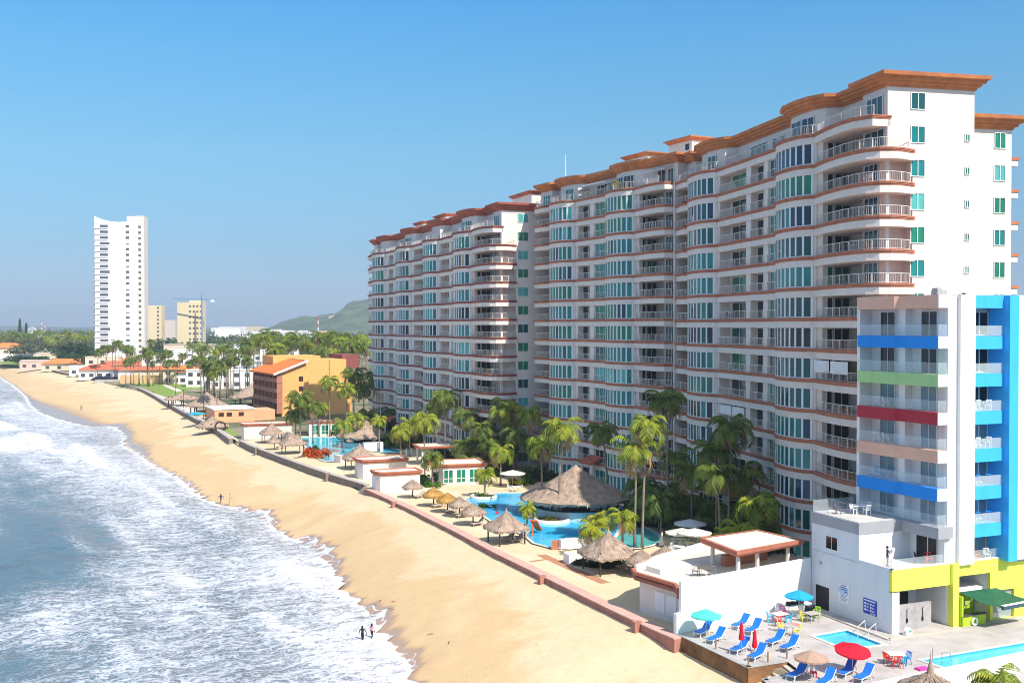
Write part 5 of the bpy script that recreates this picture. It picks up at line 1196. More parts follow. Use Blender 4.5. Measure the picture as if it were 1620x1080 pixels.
pv = pavilion(697, 768, 15, 7.0, 6.0, 3.1, 'cream pavilion with green glazed windows and orange roof trim', True, 3)
for i in range(2):
    b = MB(); b.box(-.03, .0, 1.6 + i * 2.0, 3.0 + i * 2.0, .5, 2.4); b.build('window', GLASS[1], pv)
pv = pavilion(489, 690, 14, 7.6, 5, 3.2, 'far white pavilion with red roof before the orange building', False, 3)
b = MB(); b.bar((-.1, -.1, 0), (7.7, -.1, 0), .3, .5)
def pergola(px, py, deg, wdt, dep, h, label):
    o = empty('roof_pergola', P(px, py), radians(deg), label, 'pergola'); q = [(0, 0), (wdt, 0), (wdt, dep), (0, dep)]
    b = MB(); b.prism(q, h, h + .15); b.build('roof', ROOFD, o)
    cornice_sweep(list(reversed(q)), [(-.2, h - .3), (.1, h - .25), (.25, h - .05), (.28, h + .2), (-.1, h + .2)], True).build('red_trim', REDT, o)
    for x, y in ((.5, .5), (wdt - .5, .5), (wdt - .5, dep - .5), (.5, dep - .5)): b = MB(); b.lathe((x, y, 0), [(.2, 0), (.17, h)], 8); b.build('column', CREAM, o)
    b = MB(); b.box(.6, wdt - .6, .4, .55, 0, .9); b.build('low_wall', REDT, o)
pergola(665, 737, 18, 8.2, 5.0, 3.2, 'red trimmed canopy on columns behind the twin pavilions')
def statue(px, py, z, label):
    o = empty('statue', P(px, py, z), 0, label, 'statue'); b = MB(); b.lathe((0, 0, 0), [(.2, 0), (.2, .3), (.12, .35), (.19, .7), (.22, .95), (.10, 1.12), (.07, 1.2), (.12, 1.3), (.1, 1.45), (0, 1.52)], 10); b.build('figure', WHITE, o, smooth=True)
statue(643, 721, 0, 'small white statue on the terrace near the low pool, slimmer of two'); statue(651, 720, 0, 'small white statue beside the first, next to the canopy')
# white bar counter blocks at the far pool
b = MB(); p = P(590, 713); b.obox((p.x, p.y), (.95, .3), (-.3, .95), 1.9, .8, -.1, 1.7); tag(b.build('bar_block', WHITE), 'white rectangular bar block in front of the far thatched bar', 'bar block')
b = MB(); p = P(537, 731); b.obox((p.x, p.y), (.8, .6), (-.6, .8), .45, 1.3, -.1, 1.3); tag(b.build('wall_block', CREAM), 'stone and white wall block at the corner of the far pool', 'wall block')
# orange slide
sl = empty('water_slide', P(842, 848), 1.0, 'orange water slide behind the square thatched shade', 'slide'); b = MB()
b.tube([(0, 0, 0), (0, 0, 1.6), (.3, .3, 1.9)], .1, 6); b.build('post', OR, sl); b = MB()
pts = [(-.2, -.2, 1.9), (.8, .2, 1.6), (1.8, .5, .9), (2.6, .6, .25)]
for p, q in zip(pts, pts[1:]): b.bar(p, q, .8, .14)
b.build('chute', OR, sl)

# ------------------------------------------------------------------ orange building
ORG = mat('orange_stucco', (.80, .41, .135), .9, var=.06, vscale=.15, bump=.1, dirt=.12); BRN = mat('brick_red_stucco', (.42, .18, .12), .9, var=.12, vscale=.4); ORT = mat('orange_tiles', (.72, .19, .04), .8, var=.2, vscale=1.5, bump=.4, bscale=5); MAR = mat('maroon_tiles', (.24, .075, .065), .85, var=.15, vscale=.8)
ob = empty('orange_building', at(437, 282, 0), radians(28), 'orange hotel with tiled roof and brick red balconies beyond the far pool', 'building')
L = 25.0
b = MB(); b.box(1.5, 9, 0, L, -.5, 11.8); b.box(8, 20, .8, 13, -.5, 15.2); b.box(19, 22.5, 3.5, 12, -.5, 12.4); b.box(4, 18, 18, 30, -.5, 15.8); b.build('wall', ORG, ob)
b = MB(); b.box(20.01, 25, 4.0, 16, 12.4, 16.4); b.build('maroon_roof', MAR, ob)
b = MB(); b.bar((20.1, 3.7, 12.5), (25, 3.7, 11.4), .5, .4); b.build('roof_fascia', WHITE, ob)
for k in range(4):
    b = MB(); z = 1.0 + 2.78 * k; b.box(0, 1.6, -.3, L + .3, z - .25, z + .95); b.build('balcony_front', BRN, ob)
    for i in range(7):
        b = MB(); y = i * L / 6; b.box(.1, 1.6, y - .22, y + .22, z + .95, z + 2.54); b.build('balcony_column', BRN, ob)
    for i in range(6):
        b = MB(); y = i * L / 6; b.box(1.42, 1.49, y + .6, y + 3.4, z + .3, z + 2.45); b.build('balcony_door', mat('brown_door', (.05, .022, .016), .5), ob)
b = MB(); b.add([(-1.0, -.9, 11.6), (8.6, -.9, 15.2), (8.6, L + .6, 15.2), (-1.0, L + .6, 11.6), (-1.0, -.9, 11.2), (8.6, -.9, 14.8), (8.6, L + .6, 14.8), (-1.0, L + .6, 11.2)], [(0, 1, 2, 3), (7, 6, 5, 4), (0, 4, 5, 1), (3, 2, 6, 7), (0, 3, 7, 4), (1, 5, 6, 2)]); b.build('tiled_roof', ORT, ob)
b = MB(); b.add([(1.5, 0.01, 11.7), (8, 0.01, 11.7), (8, .01, 14.5), (1.5, .01, 12.1), (1.5, .3, 11.7), (8, .3, 11.7), (8, .3, 14.5), (1.5, .3, 12.1)], [(0, 1, 2, 3), (4, 7, 6, 5), (3, 2, 6, 7)]); b.build('gable', ORG, ob)
b = MB(); b.bar((-1.0, -.95, 11.4), (8.6, -.95, 15.0), .12, .55); b.build('verge', WHITE, ob)
for z in (3.9, 6.7, 9.4): b = MB(); b.box(6.2, 7.4, -.06, .02, z, z + 1.3); b.build('window', MATS['brown_door'], ob)
for z in (3.6, 6.4, 9.1): b = MB(); b.box(7.98, 8.0, .9, 2.6, z, z + 2); b.build('stair_window', MATS['brown_door'], ob)
b = MB(); b.box(15.0, 15.25, .72, .82, 0, 15.1); b.build('joint', TERRA, ob)
lo = empty('orange_annex', at(402, 268, 0), radians(26), 'low orange annex between round restaurant and orange hotel', 'building')
b = MB(); b.box(-10, 0, 0, 12, -.3, 3.2); b.box(0, 6, 3, 12, -.3, 2.6); b.build('wall', mat('peach_stucco', (.80, .40, .22), .9, var=.08, vscale=.2, dirt=.15), lo); b = MB(); b.box(-10.3, .2, -.2, 12.2, 3.2, 3.45); b.build('roof', WHITE, lo)
for x in (-9, -7, -4): b = MB(); b.box(x, x + 1.3, -.05, .02, 1.5, 2.5); b.build('window', MATS['brown_door'], lo)

# round thatched restaurant, palapas and grounds beyond
def hut(px, py, d, r, h, z, label, walls=True, ell=1.2, seed=70):
    o = empty('thatched_hut', at(px, d, 0), .2, label, 'thatched hut'); link('thatch_roof', thatch_mesh(r, h, z, seed, THATCH, .1, 40, -.05, .4, ell), o)
    for k in range(8): a = k * pi / 4; b = MB(); b.tube([(r * .8 * ell * cos(a), r * .8 * sin(a), 0), (r * .8 * ell * cos(a), r * .8 * sin(a), z + .6)], .16, 5); b.build('post', WOODPOST, o)
    if walls: b = MB(); b.lathe((0, 0, 0), [(r * .7, 0), (r * .7, 1.2), (r * .66, 1.2)], 18); b.build('low_wall', ORG, o)
hut(327, 640, 286, 4.3, 3.6, 3.0, 'round thatched restaurant beside the lone leaning palm', True, 1.25, 71)
hut(400, 628, 325, 5.2, 4.6, 2.6, 'steep thatched roof left of the brick red balconies', False, 1.3, 72)
hut(288, 628, 320, 3.2, 1.7, 2.4, 'wide faded thatched shade between lawn and restaurant', False, 1.6, 73)
hut(335, 672, 248, 2.9, 2.2, .9, 'low thatched hut with a dark round opening beside the sea wall', False, 1.3, 74)
b = torus((0, 0, 1.0), 1.15, .2, 18, 8); o = b.build('hut_opening', MATS['dark_wood']); o.location = at(348, 243, 0); o.rotation_euler = (0, 0, .25); tag(o, 'dark wooden ring arch in front of the low thatched hut', 'arch')
LAWN = leaf_mat('lawn_grass', (.16, .26, .03), (.24, .32, .035), (.30, .32, .06), .0)
lawn = [P(x, y) for x, y in ((205, 606), (232, 602), (290, 602), (330, 606), (330, 614), (300, 616), (277, 628), (258, 629), (235, 615), (212, 609))]
sheet('lawn', lawn, .03, LAWN); sheet('path', [P(x, y) for x, y in ((256, 609), (262, 608), (290, 618), (280, 620))], .06, PAVE); sheet('path', [P(x, y) for x, y in ((297, 609), (318, 607), (320, 611), (300, 612))], .062, PAVE)
sheet('terrace_paving', [P(x, y) for x, y in ((228, 616), (262, 628), (300, 640), (330, 664), (372, 690), (380, 700), (362, 690), (300, 656), (262, 635))], .035, PAVE)
sheet('lawn', [P(x, y) for x, y in ((322, 662), (340, 660), (378, 688), (368, 690))], .045, LAWN)
for px, py, sc, lb in ((249, 604, 1, 'bare lamp post on the lawn edge'),):
    pass
def lamp(px, py, h, label):
    o = empty('lamp_post', P(px, py), 0, label, 'lamp post'); b = MB(); b.tube([(0, 0, 0), (0, 0, h)], [.09, .06], 6); b.build('pole', BLACK, o); b = MB(); b.box(-.7, .7, -.12, .12, h, h + .18); b.build('lamp_head', DKGREY, o)
lamp(277.5, 638, 5.2, 'slim lamp post on the promenade nearest the lawn'); lamp(290.5, 645, 5.2, 'lamp post beside the blue chair on the promenade'); lamp(322, 661, 5.4, 'lamp post in front of the blue umbrella at the restaurant')
GW = mat('ochre_garden_wall', (.72, .47, .24), .9, var=.08, vscale=.3)
gw = empty('garden_wall', (0, 0, 0), 0, 'long ochre garden wall with a rounded hump behind the lawn', 'wall'); b = MB()
p, q = P(190, 606), P(313, 606.5); b.bar((p.x, p.y, 1.7), (q.x, q.y, 1.7), .4, 3.6); c = p.lerp(q, .76); b.prism([(c.x - 8, c.y - .2), (c.x + 8, c.y - .2), (c.x + 8, c.y + .2), (c.x - 8, c.y + .2)], 3.4, 4.6); b.prism([(c.x - 5, c.y - .19), (c.x + 5, c.y - .19), (c.x + 5, c.y + .19), (c.x - 5, c.y + .19)], 4.6, 5.4); b.build('wall', GW, gw)
b = MB(); b.lathe((c.x, c.y - 1.2, 0), [(3.6, 0), (3.9, 1.5), (4.2, 1.6), (3.4, 1.8), (1.2, 3.4), (0, 3.6)], 14); b.build('fountain_bowl', mat('brick_fountain', (.52, .20, .12), .85), gw)
b = MB(); p, q = P(318, 606), P(402, 607); b.bar((p.x, p.y, 2.0), (q.x, q.y, 2.0), .4, 4.2); tag(b.build('garden_wall', GW), 'ochre garden wall behind the tall palms near the orange hotel', 'wall')

# ------------------------------------------------------------------ beach houses
RTILE = mat('red_roof_tiles', (.62, .15, .07), .85, var=.2, vscale=.5); OTILE = mat('orange_roof_tiles', (.78, .22, .06), .85, var=.2, vscale=.5); HW = mat('house_white', (.82, .80, .76), .85, var=.06, vscale=.2); HCR = mat('house_cream', (.74, .60, .44), .85, var=.08, vscale=.2); HPK = mat('house_pink', (.66, .47, .40), .85, var=.08, vscale=.2)
def house(px, d, wdt, dep, h, label, wm=HW, roof=None, rz=.1, rh=1.6, nw=3, floors=1, group=None, zb=0.):
    o = empty('house', at(px, d, zb), rz, label, 'house', group); b = MB(); b.box(-wdt / 2, wdt / 2, 0, dep, -.5, h); b.build('wall', wm, o)
    for f in range(floors):
        for i in range(nw):
            x = -wdt / 2 + wdt * (i + .5) / nw; z = f * h / floors; b = MB(); b.box(x - min(1.0, wdt / nw * .26), x + min(1.0, wdt / nw * .26), -.06, .02, z + .9, z + min(2.5, h / floors - .4)); b.build('window', DKGREY, o)
    if roof:
        b = MB(); e = .9; w2, d2 = wdt / 2 + e, dep + e; k = min(w2, dep / 2 + e) * .9
        b.add([(-w2, -e, h), (w2, -e, h), (w2, d2, h), (-w2, d2, h), (-w2 + k, -e + k, h + rh), (w2 - k, -e + k, h + rh), (w2 - k, d2 - k, h + rh), (-w2 + k, d2 - k, h + rh)], [(0, 1, 5, 4), (1, 2, 6, 5), (2, 3, 7, 6), (3, 0, 4, 7), (4, 5, 6, 7), (3, 2, 1, 0)]); b.build('roof', roof, o)
    else:
        b = MB(); b.box(-wdt / 2 - .2, wdt / 2 + .2, -.2, dep + .2, h, h + .35); b.build('roof', wm, o)
    return o
for px, d, wd, dp, h, wm, rf, rh, nw, fl, lb in [
    (112, 575, 32, 12, 3.8, HCR, OTILE, 2.6, 5, 1, 'beach house with broad orange hip roof, farthest along the sea wall'), (131, 520, 13, 8, 4.4, HW, None, 1, 3, 1, 'flat white beach house between the two tiled roofs'), (151, 484, 15, 10, 4.2, HW, RTILE, 2.4, 4, 1, 'white beach house with a red pyramid roof by the lawn strip'), (176, 492, 15, 9, 3.6, HW, RTILE, 1.6, 3, 1, 'white beach house with low red roof behind the parked vehicles'),
    (192, 515, 24, 9, 5.0, HW, RTILE, 2.2, 4, 1, 'white house with long red roof behind the beach houses'), (162, 545, 17, 9, 8.2, HCR, None, 1, 3, 2, 'cream two storey house at the foot of the white tower'), (186, 550, 20, 8, 6.2, HW, OTILE, 1.3, 4, 2, 'white house with orange roof strip in front of the tower'), (222, 540, 17, 8, 5.6, HW, OTILE, 1.2, 3, 2, 'white house with short orange roof near the tower foot'),
    (248, 455, 22, 9, 5.4, HCR, RTILE, 1.6, 5, 1, 'cream house with red roof behind the ochre wall'), (268, 470, 24, 10, 10.5, HW, None, 1, 5, 3, 'big white terraced house behind the ochre wall'), (292, 480, 18, 9, 13.5, HW, None, 1, 4, 3, 'white three storey house with an orange chimney patch'), (304, 440, 12, 7, 5.0, HW, RTILE, 1.4, 3, 1, 'small white house with red roof left of the palm grove'),
    (232, 520, 20, 9, 9.5, HCR, None, 1, 5, 2, 'cream flat roofed house between tower and terraced house'), (350, 455, 24, 10, 7.4, HW, None, 1, 6, 2, 'white flat roofed house seen between the grove palms'), (388, 450, 20, 10, 8.6, HW, None, 1, 5, 2, 'white house just behind the orange hotel roof'), (372, 560, 52, 12, 11.0, HW, None, 1, 9, 2, 'long white villa with arched windows behind the grove'), (420, 575, 34, 12, 13.5, HW, None, 1, 7, 2, 'stepped white villa behind the orange hotel'),
    (212, 470, 14, 8, 4.6, HW, RTILE, 1.6, 3, 1, 'white cottage with red roof just behind the ochre wall start'), (282, 440, 13, 8, 6.2, HCR, OTILE, 1.6, 3, 2, 'cream cottage with orange roof behind the ochre wall hump'), (322, 420, 14, 8, 6.5, HW, None, 1, 4, 2, 'white cube house behind the palm row at the lawn'), (366, 410, 16, 8, 7.0, HW, None, 1, 4, 2, 'white cube house close to the orange hotel roof'),
    (8, 745, 22, 14, 9, HCR, OTILE, 3.4, 3, 2, 'cream villa with orange roof at the far end of the beach'), (40, 742, 70, 3, 4.4, HW, None, 1, 1, 1, 'long low white garden wall house at the far beach'), (57, 640, 18, 6, 3.4, HPK, None, 1, 2, 1, 'small grey beach hut with green planted roof'), (84, 600, 36, 6, 4.2, HPK, None, 1, 7, 1, 'long pinkish walled plot beside the far beach'),
    (100, 700, 34, 10, 6.2, HCR, None, 1, 7, 1, 'low cream building among the far trees'), (108, 1000, 16, 10, 15, HPK, OTILE, 2, 3, 3, 'pink house with ochre roof deep in the far palm grove'), (50, 1250, 44, 14, 13.5, HW, None, 1, 8, 2, 'white hall in front of the fairground wheel'), (75, 800, 40, 8, 6.5, HW, None, 1, 6, 1, 'low white building showing through the far palms'),
    (132, 640, 22, 8, 6.0, HW, None, 1, 5, 1, 'white low house by the trees left of the tower'), (400, 700, 60, 14, 12, HW, None, 1, 8, 2, 'wide white building behind the palm grove'), (330, 640, 36, 12, 11, HW, None, 1, 6, 2, 'white building half hidden by the grove below the crane tower'), (296, 585, 26, 10, 14, HCR, None, 1, 5, 3, 'cream house with dark windows under the crane tower'),
    (514, 900, 12, 9, 20, HPK, None, 2, 4, 3, 'pink walled house peeping over the grove below the hill'), (535, 760, 24, 12, 15, HW, None, 1, 4, 2, 'white gable among the palms near the far tower')]:
    house(px, d, wd, dp, h, lb, wm, rf, R.uniform(.0, .25), rh, nw, fl)

# parked vehicles by the beach houses: a dark row
def car(px, py, col, label, rz=0., van=False):
    o = empty('parked_car', P(px, py, .05), rz, label, 'car', 'vehicles parked by the beach houses'); h = .35 if van else 0
    pr = [(-2.2, .35), (-2.25, .75), (-2.0, .9), (-1.6, .95), (-1.1, 1.45 + h), (.9, 1.45 + h), (1.35, .98 + h * .6), (2.1, .88), (2.25, .7), (2.2, .35)]
    if van: pr = [(-2.3, .35), (-2.35, 1.0), (-2.2, 1.8), (1.0, 1.8), (1.6, 1.1), (2.2, .95), (2.3, .35)]
    b = MB(); n = len(pr); b.add([(x, -.85, z) for x, z in pr] + [(x, .85, z) for x, z in pr], [(i, (i + 1) % n, n + (i + 1) % n, n + i) for i in range(n)] + [tuple(reversed(range(n))), tuple(range(n, 2 * n))]); b.build('body', col, o)
    b = MB(); zz = 1.0 if not van else 1.15; zt = 1.36 + h if not van else 1.7
    for s in (-1, 1): b.quad((-1.1, s * .86, zz), (.95, s * .86, zz), (.7, s * .86, zt), (-1.0, s * .86, zt))
    b.build('windows', DARKG, o)
    for x in (-1.4, 1.4):
        for s in (-1, 1):
            b = MB(); vs = [(x + .33 * cos(k * pi / 6), s * .86 + q, .33 + .33 * sin(k * pi / 6)) for q in (-.1, .1) for k in range(12)]; b.add(vs, [(k, (k + 1) % 12, 12 + (k + 1) % 12, 12 + k) for k in range(12)] + [tuple(range(12)), tuple(range(12, 24))]); b.build('wheel', BLACK, o)
CP = [mat('car_black', (.015, .016, .02), .25, spec=.6), mat('car_navy', (.02, .03, .07), .25, spec=.6), mat('car_red', (.5, .04, .03), .3, spec=.6)]
for px, py, c, lb, v in ((153, 602, 0, 'black car parked first in the row by the ramp wall', False), (160, 601.5, 1, 'navy van parked second in the row behind the ramp wall', True), (167, 601.5, 0, 'black van in the middle of the parked row', True), (173, 601.5, 1, 'navy car beside the black van in the parked row', False), (179, 601, 0, 'black car last in the dark parked row', False), (187, 601, 2, 'red car at the end of the row next to the ochre wall', False)):
    car(px, py, CP[c], lb, R.uniform(-.2, .2), v)

# ------------------------------------------------------------------ far towers
twr = empty('white_tower', at(189, 590, 0), radians(8), 'tall slender white apartment tower with curved crown on the far beach', 'tower')
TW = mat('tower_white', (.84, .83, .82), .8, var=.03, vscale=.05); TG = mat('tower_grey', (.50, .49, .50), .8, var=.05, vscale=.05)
prof = [(-13.2, 86.2), (-11.5, 85.6), (-9, 84.6), (-5, 83.6), (0, 83.2), (4, 83.6), (8.5, 85.0)]
b = MB(); n = len(prof); b.add([(x, 0, 0) for x, _ in prof] + [(x, 0, z) for x, z in prof] + [(x, 12, 0) for x, _ in prof] + [(x, 12, z) for x, z in prof], [(i, i + 1, n + i + 1, n + i) for i in range(n - 1)] + [(2 * n + i + 1, 2 * n + i, 3 * n + i, 3 * n + i + 1) for i in range(n - 1)] + [(n + i, n + i + 1, 3 * n + i + 1, 3 * n + i) for i in range(n - 1)] + [(0, n, 3 * n, 2 * n), (n - 1, 3 * n - 1, 4 * n - 1, 2 * n - 1)]); b.build('main_wall', TW, twr)
b = MB(); b.box(8.5, 13.4, 1.5, 12, 0, 87.0); b.box(3, 8.4, 6, 12, 84, 87.2); b.build('side_wall', mat('tower_beige', (.66, .60, .54), .8), twr)
b = MB(); b.box(-13.9, -13.2, 1, 11, 0, 84); b.build('painted_shade_edge', TG, twr)  # grey strip paints the shade down the white tower's edge
for k in range(24):
    z = 6 + 3.22 * k
    b = MB(); w_ = 4.4 + .9 * ((k * 7) % 5 == 0); b.box(-10.4, -10.4 + w_, -.06, .02, z, z + 1.5); o = b.build('window', mat('tower_window', (.10, .11, .13), .3), twr)
    b = MB(); b.box(-13.4, -6.0, -.5, .0, z - .55, z - .2); b.build('balcony_slab', TW, twr)
    b = MB(); b.box(3.6, 5.6, -.06, .02, z + .1, z + (1.5 if (k * 5) % 4 else .7)); b.build('window', MATS['tower_window'], twr)
    b = MB(); b.box(10.2, 11.6, 1.44, 1.52, z, z + 1.3); b.build('side_window', MATS['tower_window'], twr)
    if k % 1 == 0: b = MB(); b.box(-.9, -.2, -.05, .02, z + .3, z + .6); b.box(1.6, 2.2, -.05, .02, z + .3, z + .6); b.build('vent', TG, twr)
def block(px, d, wdt, dep, h, rz, label, wm, rows, colsn, x0f=.1, x1f=.9, cat='tower'):
    o = empty('apartment_block', at(px, d, 0), rz, label, cat); b = MB(); b.box(-wdt / 2, wdt / 2, 0, dep, 0, h); b.build('wall', wm, o)
    if rows:
        for r in range(rows):
            z = h - (r + .85) * h / (rows + .6)
            b = MB()
            for c in range(colsn): x = -wdt / 2 + wdt * (x0f + (x1f - x0f) * (c + .5) / colsn); b.box(x - .8, x + .8, -.08, .02, z, z + 1.6)
            b.build('window_row', MATS['tower_window'], o)
    return o
YC = mat('block_cream', (.72, .58, .36), .85, var=.04, vscale=.05)
o = block(242, 880, 14, 12, 42, .1, 'narrow cream block just right of the white tower, joined pair', YC, 12, 1, .6, 1.0); b = MB(); b.box(-13, -8.5, -2, 9, 0, 47); b.build('stair_tower', YC, o)
for r in range(12): b = MB(); b.box(-9.4, -8.2, -2.05, -1.95, 4 + r * 3.4, 5.5 + r * 3.4); b.build('window', MATS['tower_window'], o)
b = MB(); b.box(-8.5, -7, 1, 8, 0, 41); b.build('painted_shade_link', TG, o)  # link coloured grey to put the shade between the cream volumes
o = block(301, 880, 21, 14, 44.5, .12, 'cream block under construction beside the blue tower crane', YC, 9, 4, .42, 1.0); b = MB(); b.box(-1, 10.5, 2, 12, 44.5, 46); b.build('roof_level', YC, o)
cr = empty('tower_crane', at(319.5, 870, 0), .0, 'blue tower crane standing against the cream block', 'crane'); CB = mat('crane_blue', (.16, .27, .42), .6)
b = MB(); b.box(-.5, .5, -.5, .5, 0, 47); b.build('mast', CB, cr); b = MB(); b.bar((-25, 0, 47.5), (11.5, 0, 46.6), .7); b.build('jib', CB, cr); b = MB(); b.tube([(0, 0, 47), (0, 0, 52.5)], [.8, .2], 4); b.build('tower_peak', CB, cr); b = MB(); b.box(7.5, 10.5, -1, 1, 44.6, 46.4); b.build('counterweight', WHITE, cr)
block(262, 1100, 20, 14, 31, .1, 'low grey beige block behind the two cream towers', mat('block_beige', (.60, .52, .44), .85), 0, 0, cat='building'); block(360, 1500, 36, 12, 21, .1, 'white low block far behind the grove beneath the crane', HW, 0, 0, cat='building')
# white housing estate below the hill
EST = 'white houses of the estate below the hill'
for i in range(90):
    px = 345 + (i * 37 % 151) + R.uniform(-2, 2); d = 1900 + R.uniform(-350, 250); k = exp(-((px - 435) / 50) ** 2)
    o = empty('estate_house', at(px, d, 0), R.uniform(-.2, .2), 'tiny white flat roofed house of the estate below the hill', 'house', EST); b = MB(); w_ = R.uniform(8, 17); h = R.uniform(7, 12) + 9 * k * (d - 1550) / 600; b.box(-w_, w_, 0, 12, -.5, h); b.build('wall', R.choice([HW, HW, HW, HPK]), o)
    b = MB(); b.box(-w_ * .7, w_ * .7, -.1, .05, h - 3.6, h - 1.8); b.build('window_row', MATS['tower_window'], o)
for i in range(8):
    o = empty('apartment_block', at(345 + i * 10.5 + R.uniform(-3, 3), 2900 + 40 * (i % 3), 0), 0, 'far cream apartment block on the hazy horizon', 'building', 'blocks on the hazy horizon'); b = MB(); w_ = R.uniform(12, 26); b.box(-w_, w_, 0, 14, 0, R.uniform(19, 25)); b.build('wall', R.choice([YC, HW]), o)
# radio mast and wheel
def mast(px, d, h, label):
    o = empty('radio_mast', at(px, d, 0), 0, label, 'radio mast'); RW = [mat('mast_white', (.8, .8, .8), .6), mat('mast_red', (.55, .07, .05), .6)]
    for k in range(8): b = MB(); b.tube([(0, 0, h * k / 8), (0, 0, h * (k + 1) / 8)], .9, 4); b.build('mast_section', RW[k % 2], o)
mast(503, 1500, 37, 'red and white radio mast against the hill'); mast(66, 2000, 36, 'thin radio mast at the hazy horizon, first of two'); mast(71, 2000, 30, 'shorter radio mast close to the thin one at the horizon')
fw = empty('ferris_wheel', at(51, 1260, 12), 0, 'small white fairground wheel above the far palms', 'ferris wheel'); torus((0, 0, 6), 5.2, .35, 18, 4).build('rim', WHITE, fw); b = MB()
for k in range(6): a = k * pi / 6; b.bar((5 * cos(a), 0, 6 + 5 * sin(a)), (-5 * cos(a), 0, 6 - 5 * sin(a)), .4)
b.bar((-3, 0, 0), (0, 0, 6), .5); b.bar((3, 0, 0), (0, 0, 6), .5); b.build('spokes', WHITE, fw)

# ------------------------------------------------------------------ hill and far land
HILLM = bpy.data.materials.new('hill_scrub'); HILLM.use_nodes = True; t = HILLM.node_tree; b = t.nodes['Principled BSDF']; b.inputs['Roughness'].default_value = .95; v = node(t, 'ShaderNodeTexCoord').outputs['Object']
at_ = node(t, 'ShaderNodeAttribute', attribute_name='rock').outputs['Fac']
c = mixc(t, mrange(t, nz(t, v, .02, 8, .7), .38, .62), (.035, .06, .025), (.10, .13, .055)); c = mixc(t, mrange(t, mth(t, 'ADD', at_, mth(t, 'MULTIPLY', mth(t, 'SUBTRACT', nz(t, v, .06, 6, .6), .5), .9)), .5, .62), c, (.58, .46, .34)); t.links.new(c, b.inputs['Base Color'])
ridge = [(440, 519), (455, 515), (465, 508), (478, 503), (490, 501), (505, 502.5), (520, 499), (535, 497), (545, 493), (553, 488), (556, 481), (566, 478), (580, 476), (600, 470), (640, 466), (700, 474), (760, 492), (820, 515)]
DH = 2600; verts = []; rock = []; nx_ = 150; ny_ = 34
for i in range(nx_):
    px = 436 + (830 - 436) * i / (nx_ - 1); top = zat(interp(ridge, px), DH)
    for j in range(ny_):
        k = j / (ny_ - 1); y = DH - 420 + 700 * k; prof_ = sin(pi * min(1, k / .6) / 2) if k < .6 else 1 - ((k - .6) / .4) ** 2
        x = (px - 810) / F * DH * (1 + .0 * k); zz = max(-2, top * prof_ * (1 + .10 * mnoise.noise(Vector((x * .012, y * .012, 0)))) + 5 * mnoise.noise(Vector((x * .04, y * .04, 2))) * prof_)
        verts.append((x, y, zz)); rr = exp(-((px - 545) / 7) ** 2 - ((zz - 50) / 10) ** 2) + .85 * exp(-((px - 472) / 9) ** 2 - ((zz - 40) / 3.5) ** 2) + .7 * exp(-((px - 513) / 6) ** 2 - ((zz - 47) / 2.5) ** 2); rock.append(rr)
hill = grid_mesh('hill', verts, [(i * ny_ + j, i * ny_ + j + 1, (i + 1) * ny_ + j + 1, (i + 1) * ny_ + j) for i in range(nx_ - 1) for j in range(ny_ - 1)], [(v_[0], v_[1]) for v_ in verts], {'rock': rock}, HILLM); tag(hill, kind='structure')
def ridge_line(name, d, pts, dep):
    vs = []; n = 90
    for i in range(n):
        px = pts[0][0] + (pts[-1][0] - pts[0][0]) * i / (n - 1); zt = zat(interp(pts, px), d) + 6 * mnoise.noise(Vector((px * .08, d, 0)))
        x = (px - 810) / F * d
        for yy, k in ((-dep, 0), (-dep * .5, .55), (0, 1), (dep, .2)): vs.append((x, d + yy, zt * k))
    o = grid_mesh(name, vs, [(i * 4 + j, i * 4 + j + 1, (i + 1) * 4 + j + 1, (i + 1) * 4 + j) for i in range(n - 1) for j in range(3)], [(a[0], a[1]) for a in vs], {'rock': [0.] * len(vs)}, HILLM); tag(o, kind='structure')
ridge_line('far_hills', 5200, [(-300, 512), (-60, 513), (0, 514.5), (40, 515.5), (90, 517), (150, 517.5), (300, 517), (420, 517), (520, 514), (900, 513), (1900, 512)], 900)

# wooded plain: one mass of far crowns, and single trees nearer
rnd = random.Random(11); b = MB()
def clump(b, p, r, n, rnd, flat=.7):
    for _ in range(n):
        d = Vector((rnd.gauss(0, 1), rnd.gauss(0, 1), rnd.gauss(0, 1))).normalized() * r * rnd.random() ** .35; d.z *= flat; q = p + d
        a = Vector((rnd.gauss(0, 1), rnd.gauss(0, 1), rnd.gauss(0, .8))).normalized(); c2 = a.orthogonal().normalized(); s = r * rnd.uniform(.22, .42)
        b.add([q - a * s, q + c2 * s * .6, q + a * s, q - c2 * s * .6], [(0, 1, 2, 3)])
for i in range(2300):
    d = 950 + 3000 * rnd.random() ** 1.7; px = rnd.uniform(-160, 720)
    if px < 150 and d < 1000: continue
    x = (px - 810) / F * d
    if px < 60 and rnd.random() < .0: continue
    r = rnd.uniform(4, 8) * (1 + d / 5000); clump(b, Vector((x, d, rnd.uniform(4, 8.5))), r, 16 if d < 1800 else 9, rnd)
FARL = leaf_mat('far_tree_leaf', (.022, .05, .014), (.055, .085, .02), (.12, .12, .035), .1)
tag(b.build('far_woodland', FARL), kind='stuff')
def tree(px, d, h, r, label, group, seed, m=BUSHD):
    o = empty('broadleaf_tree', at(px, d, 0), seed, label, 'tree', group); link('crown', TREEM[seed % 3 + (0 if m is BUSHD else 3)], o, (0, 0, h * .35), 0, (r, r, h * .62)); b = MB(); b.tube([(0, 0, 0), (.1 * h * .2, 0, h * .5)], [h * .035, h * .02], 5); b.build('trunk', TRUNK, o)
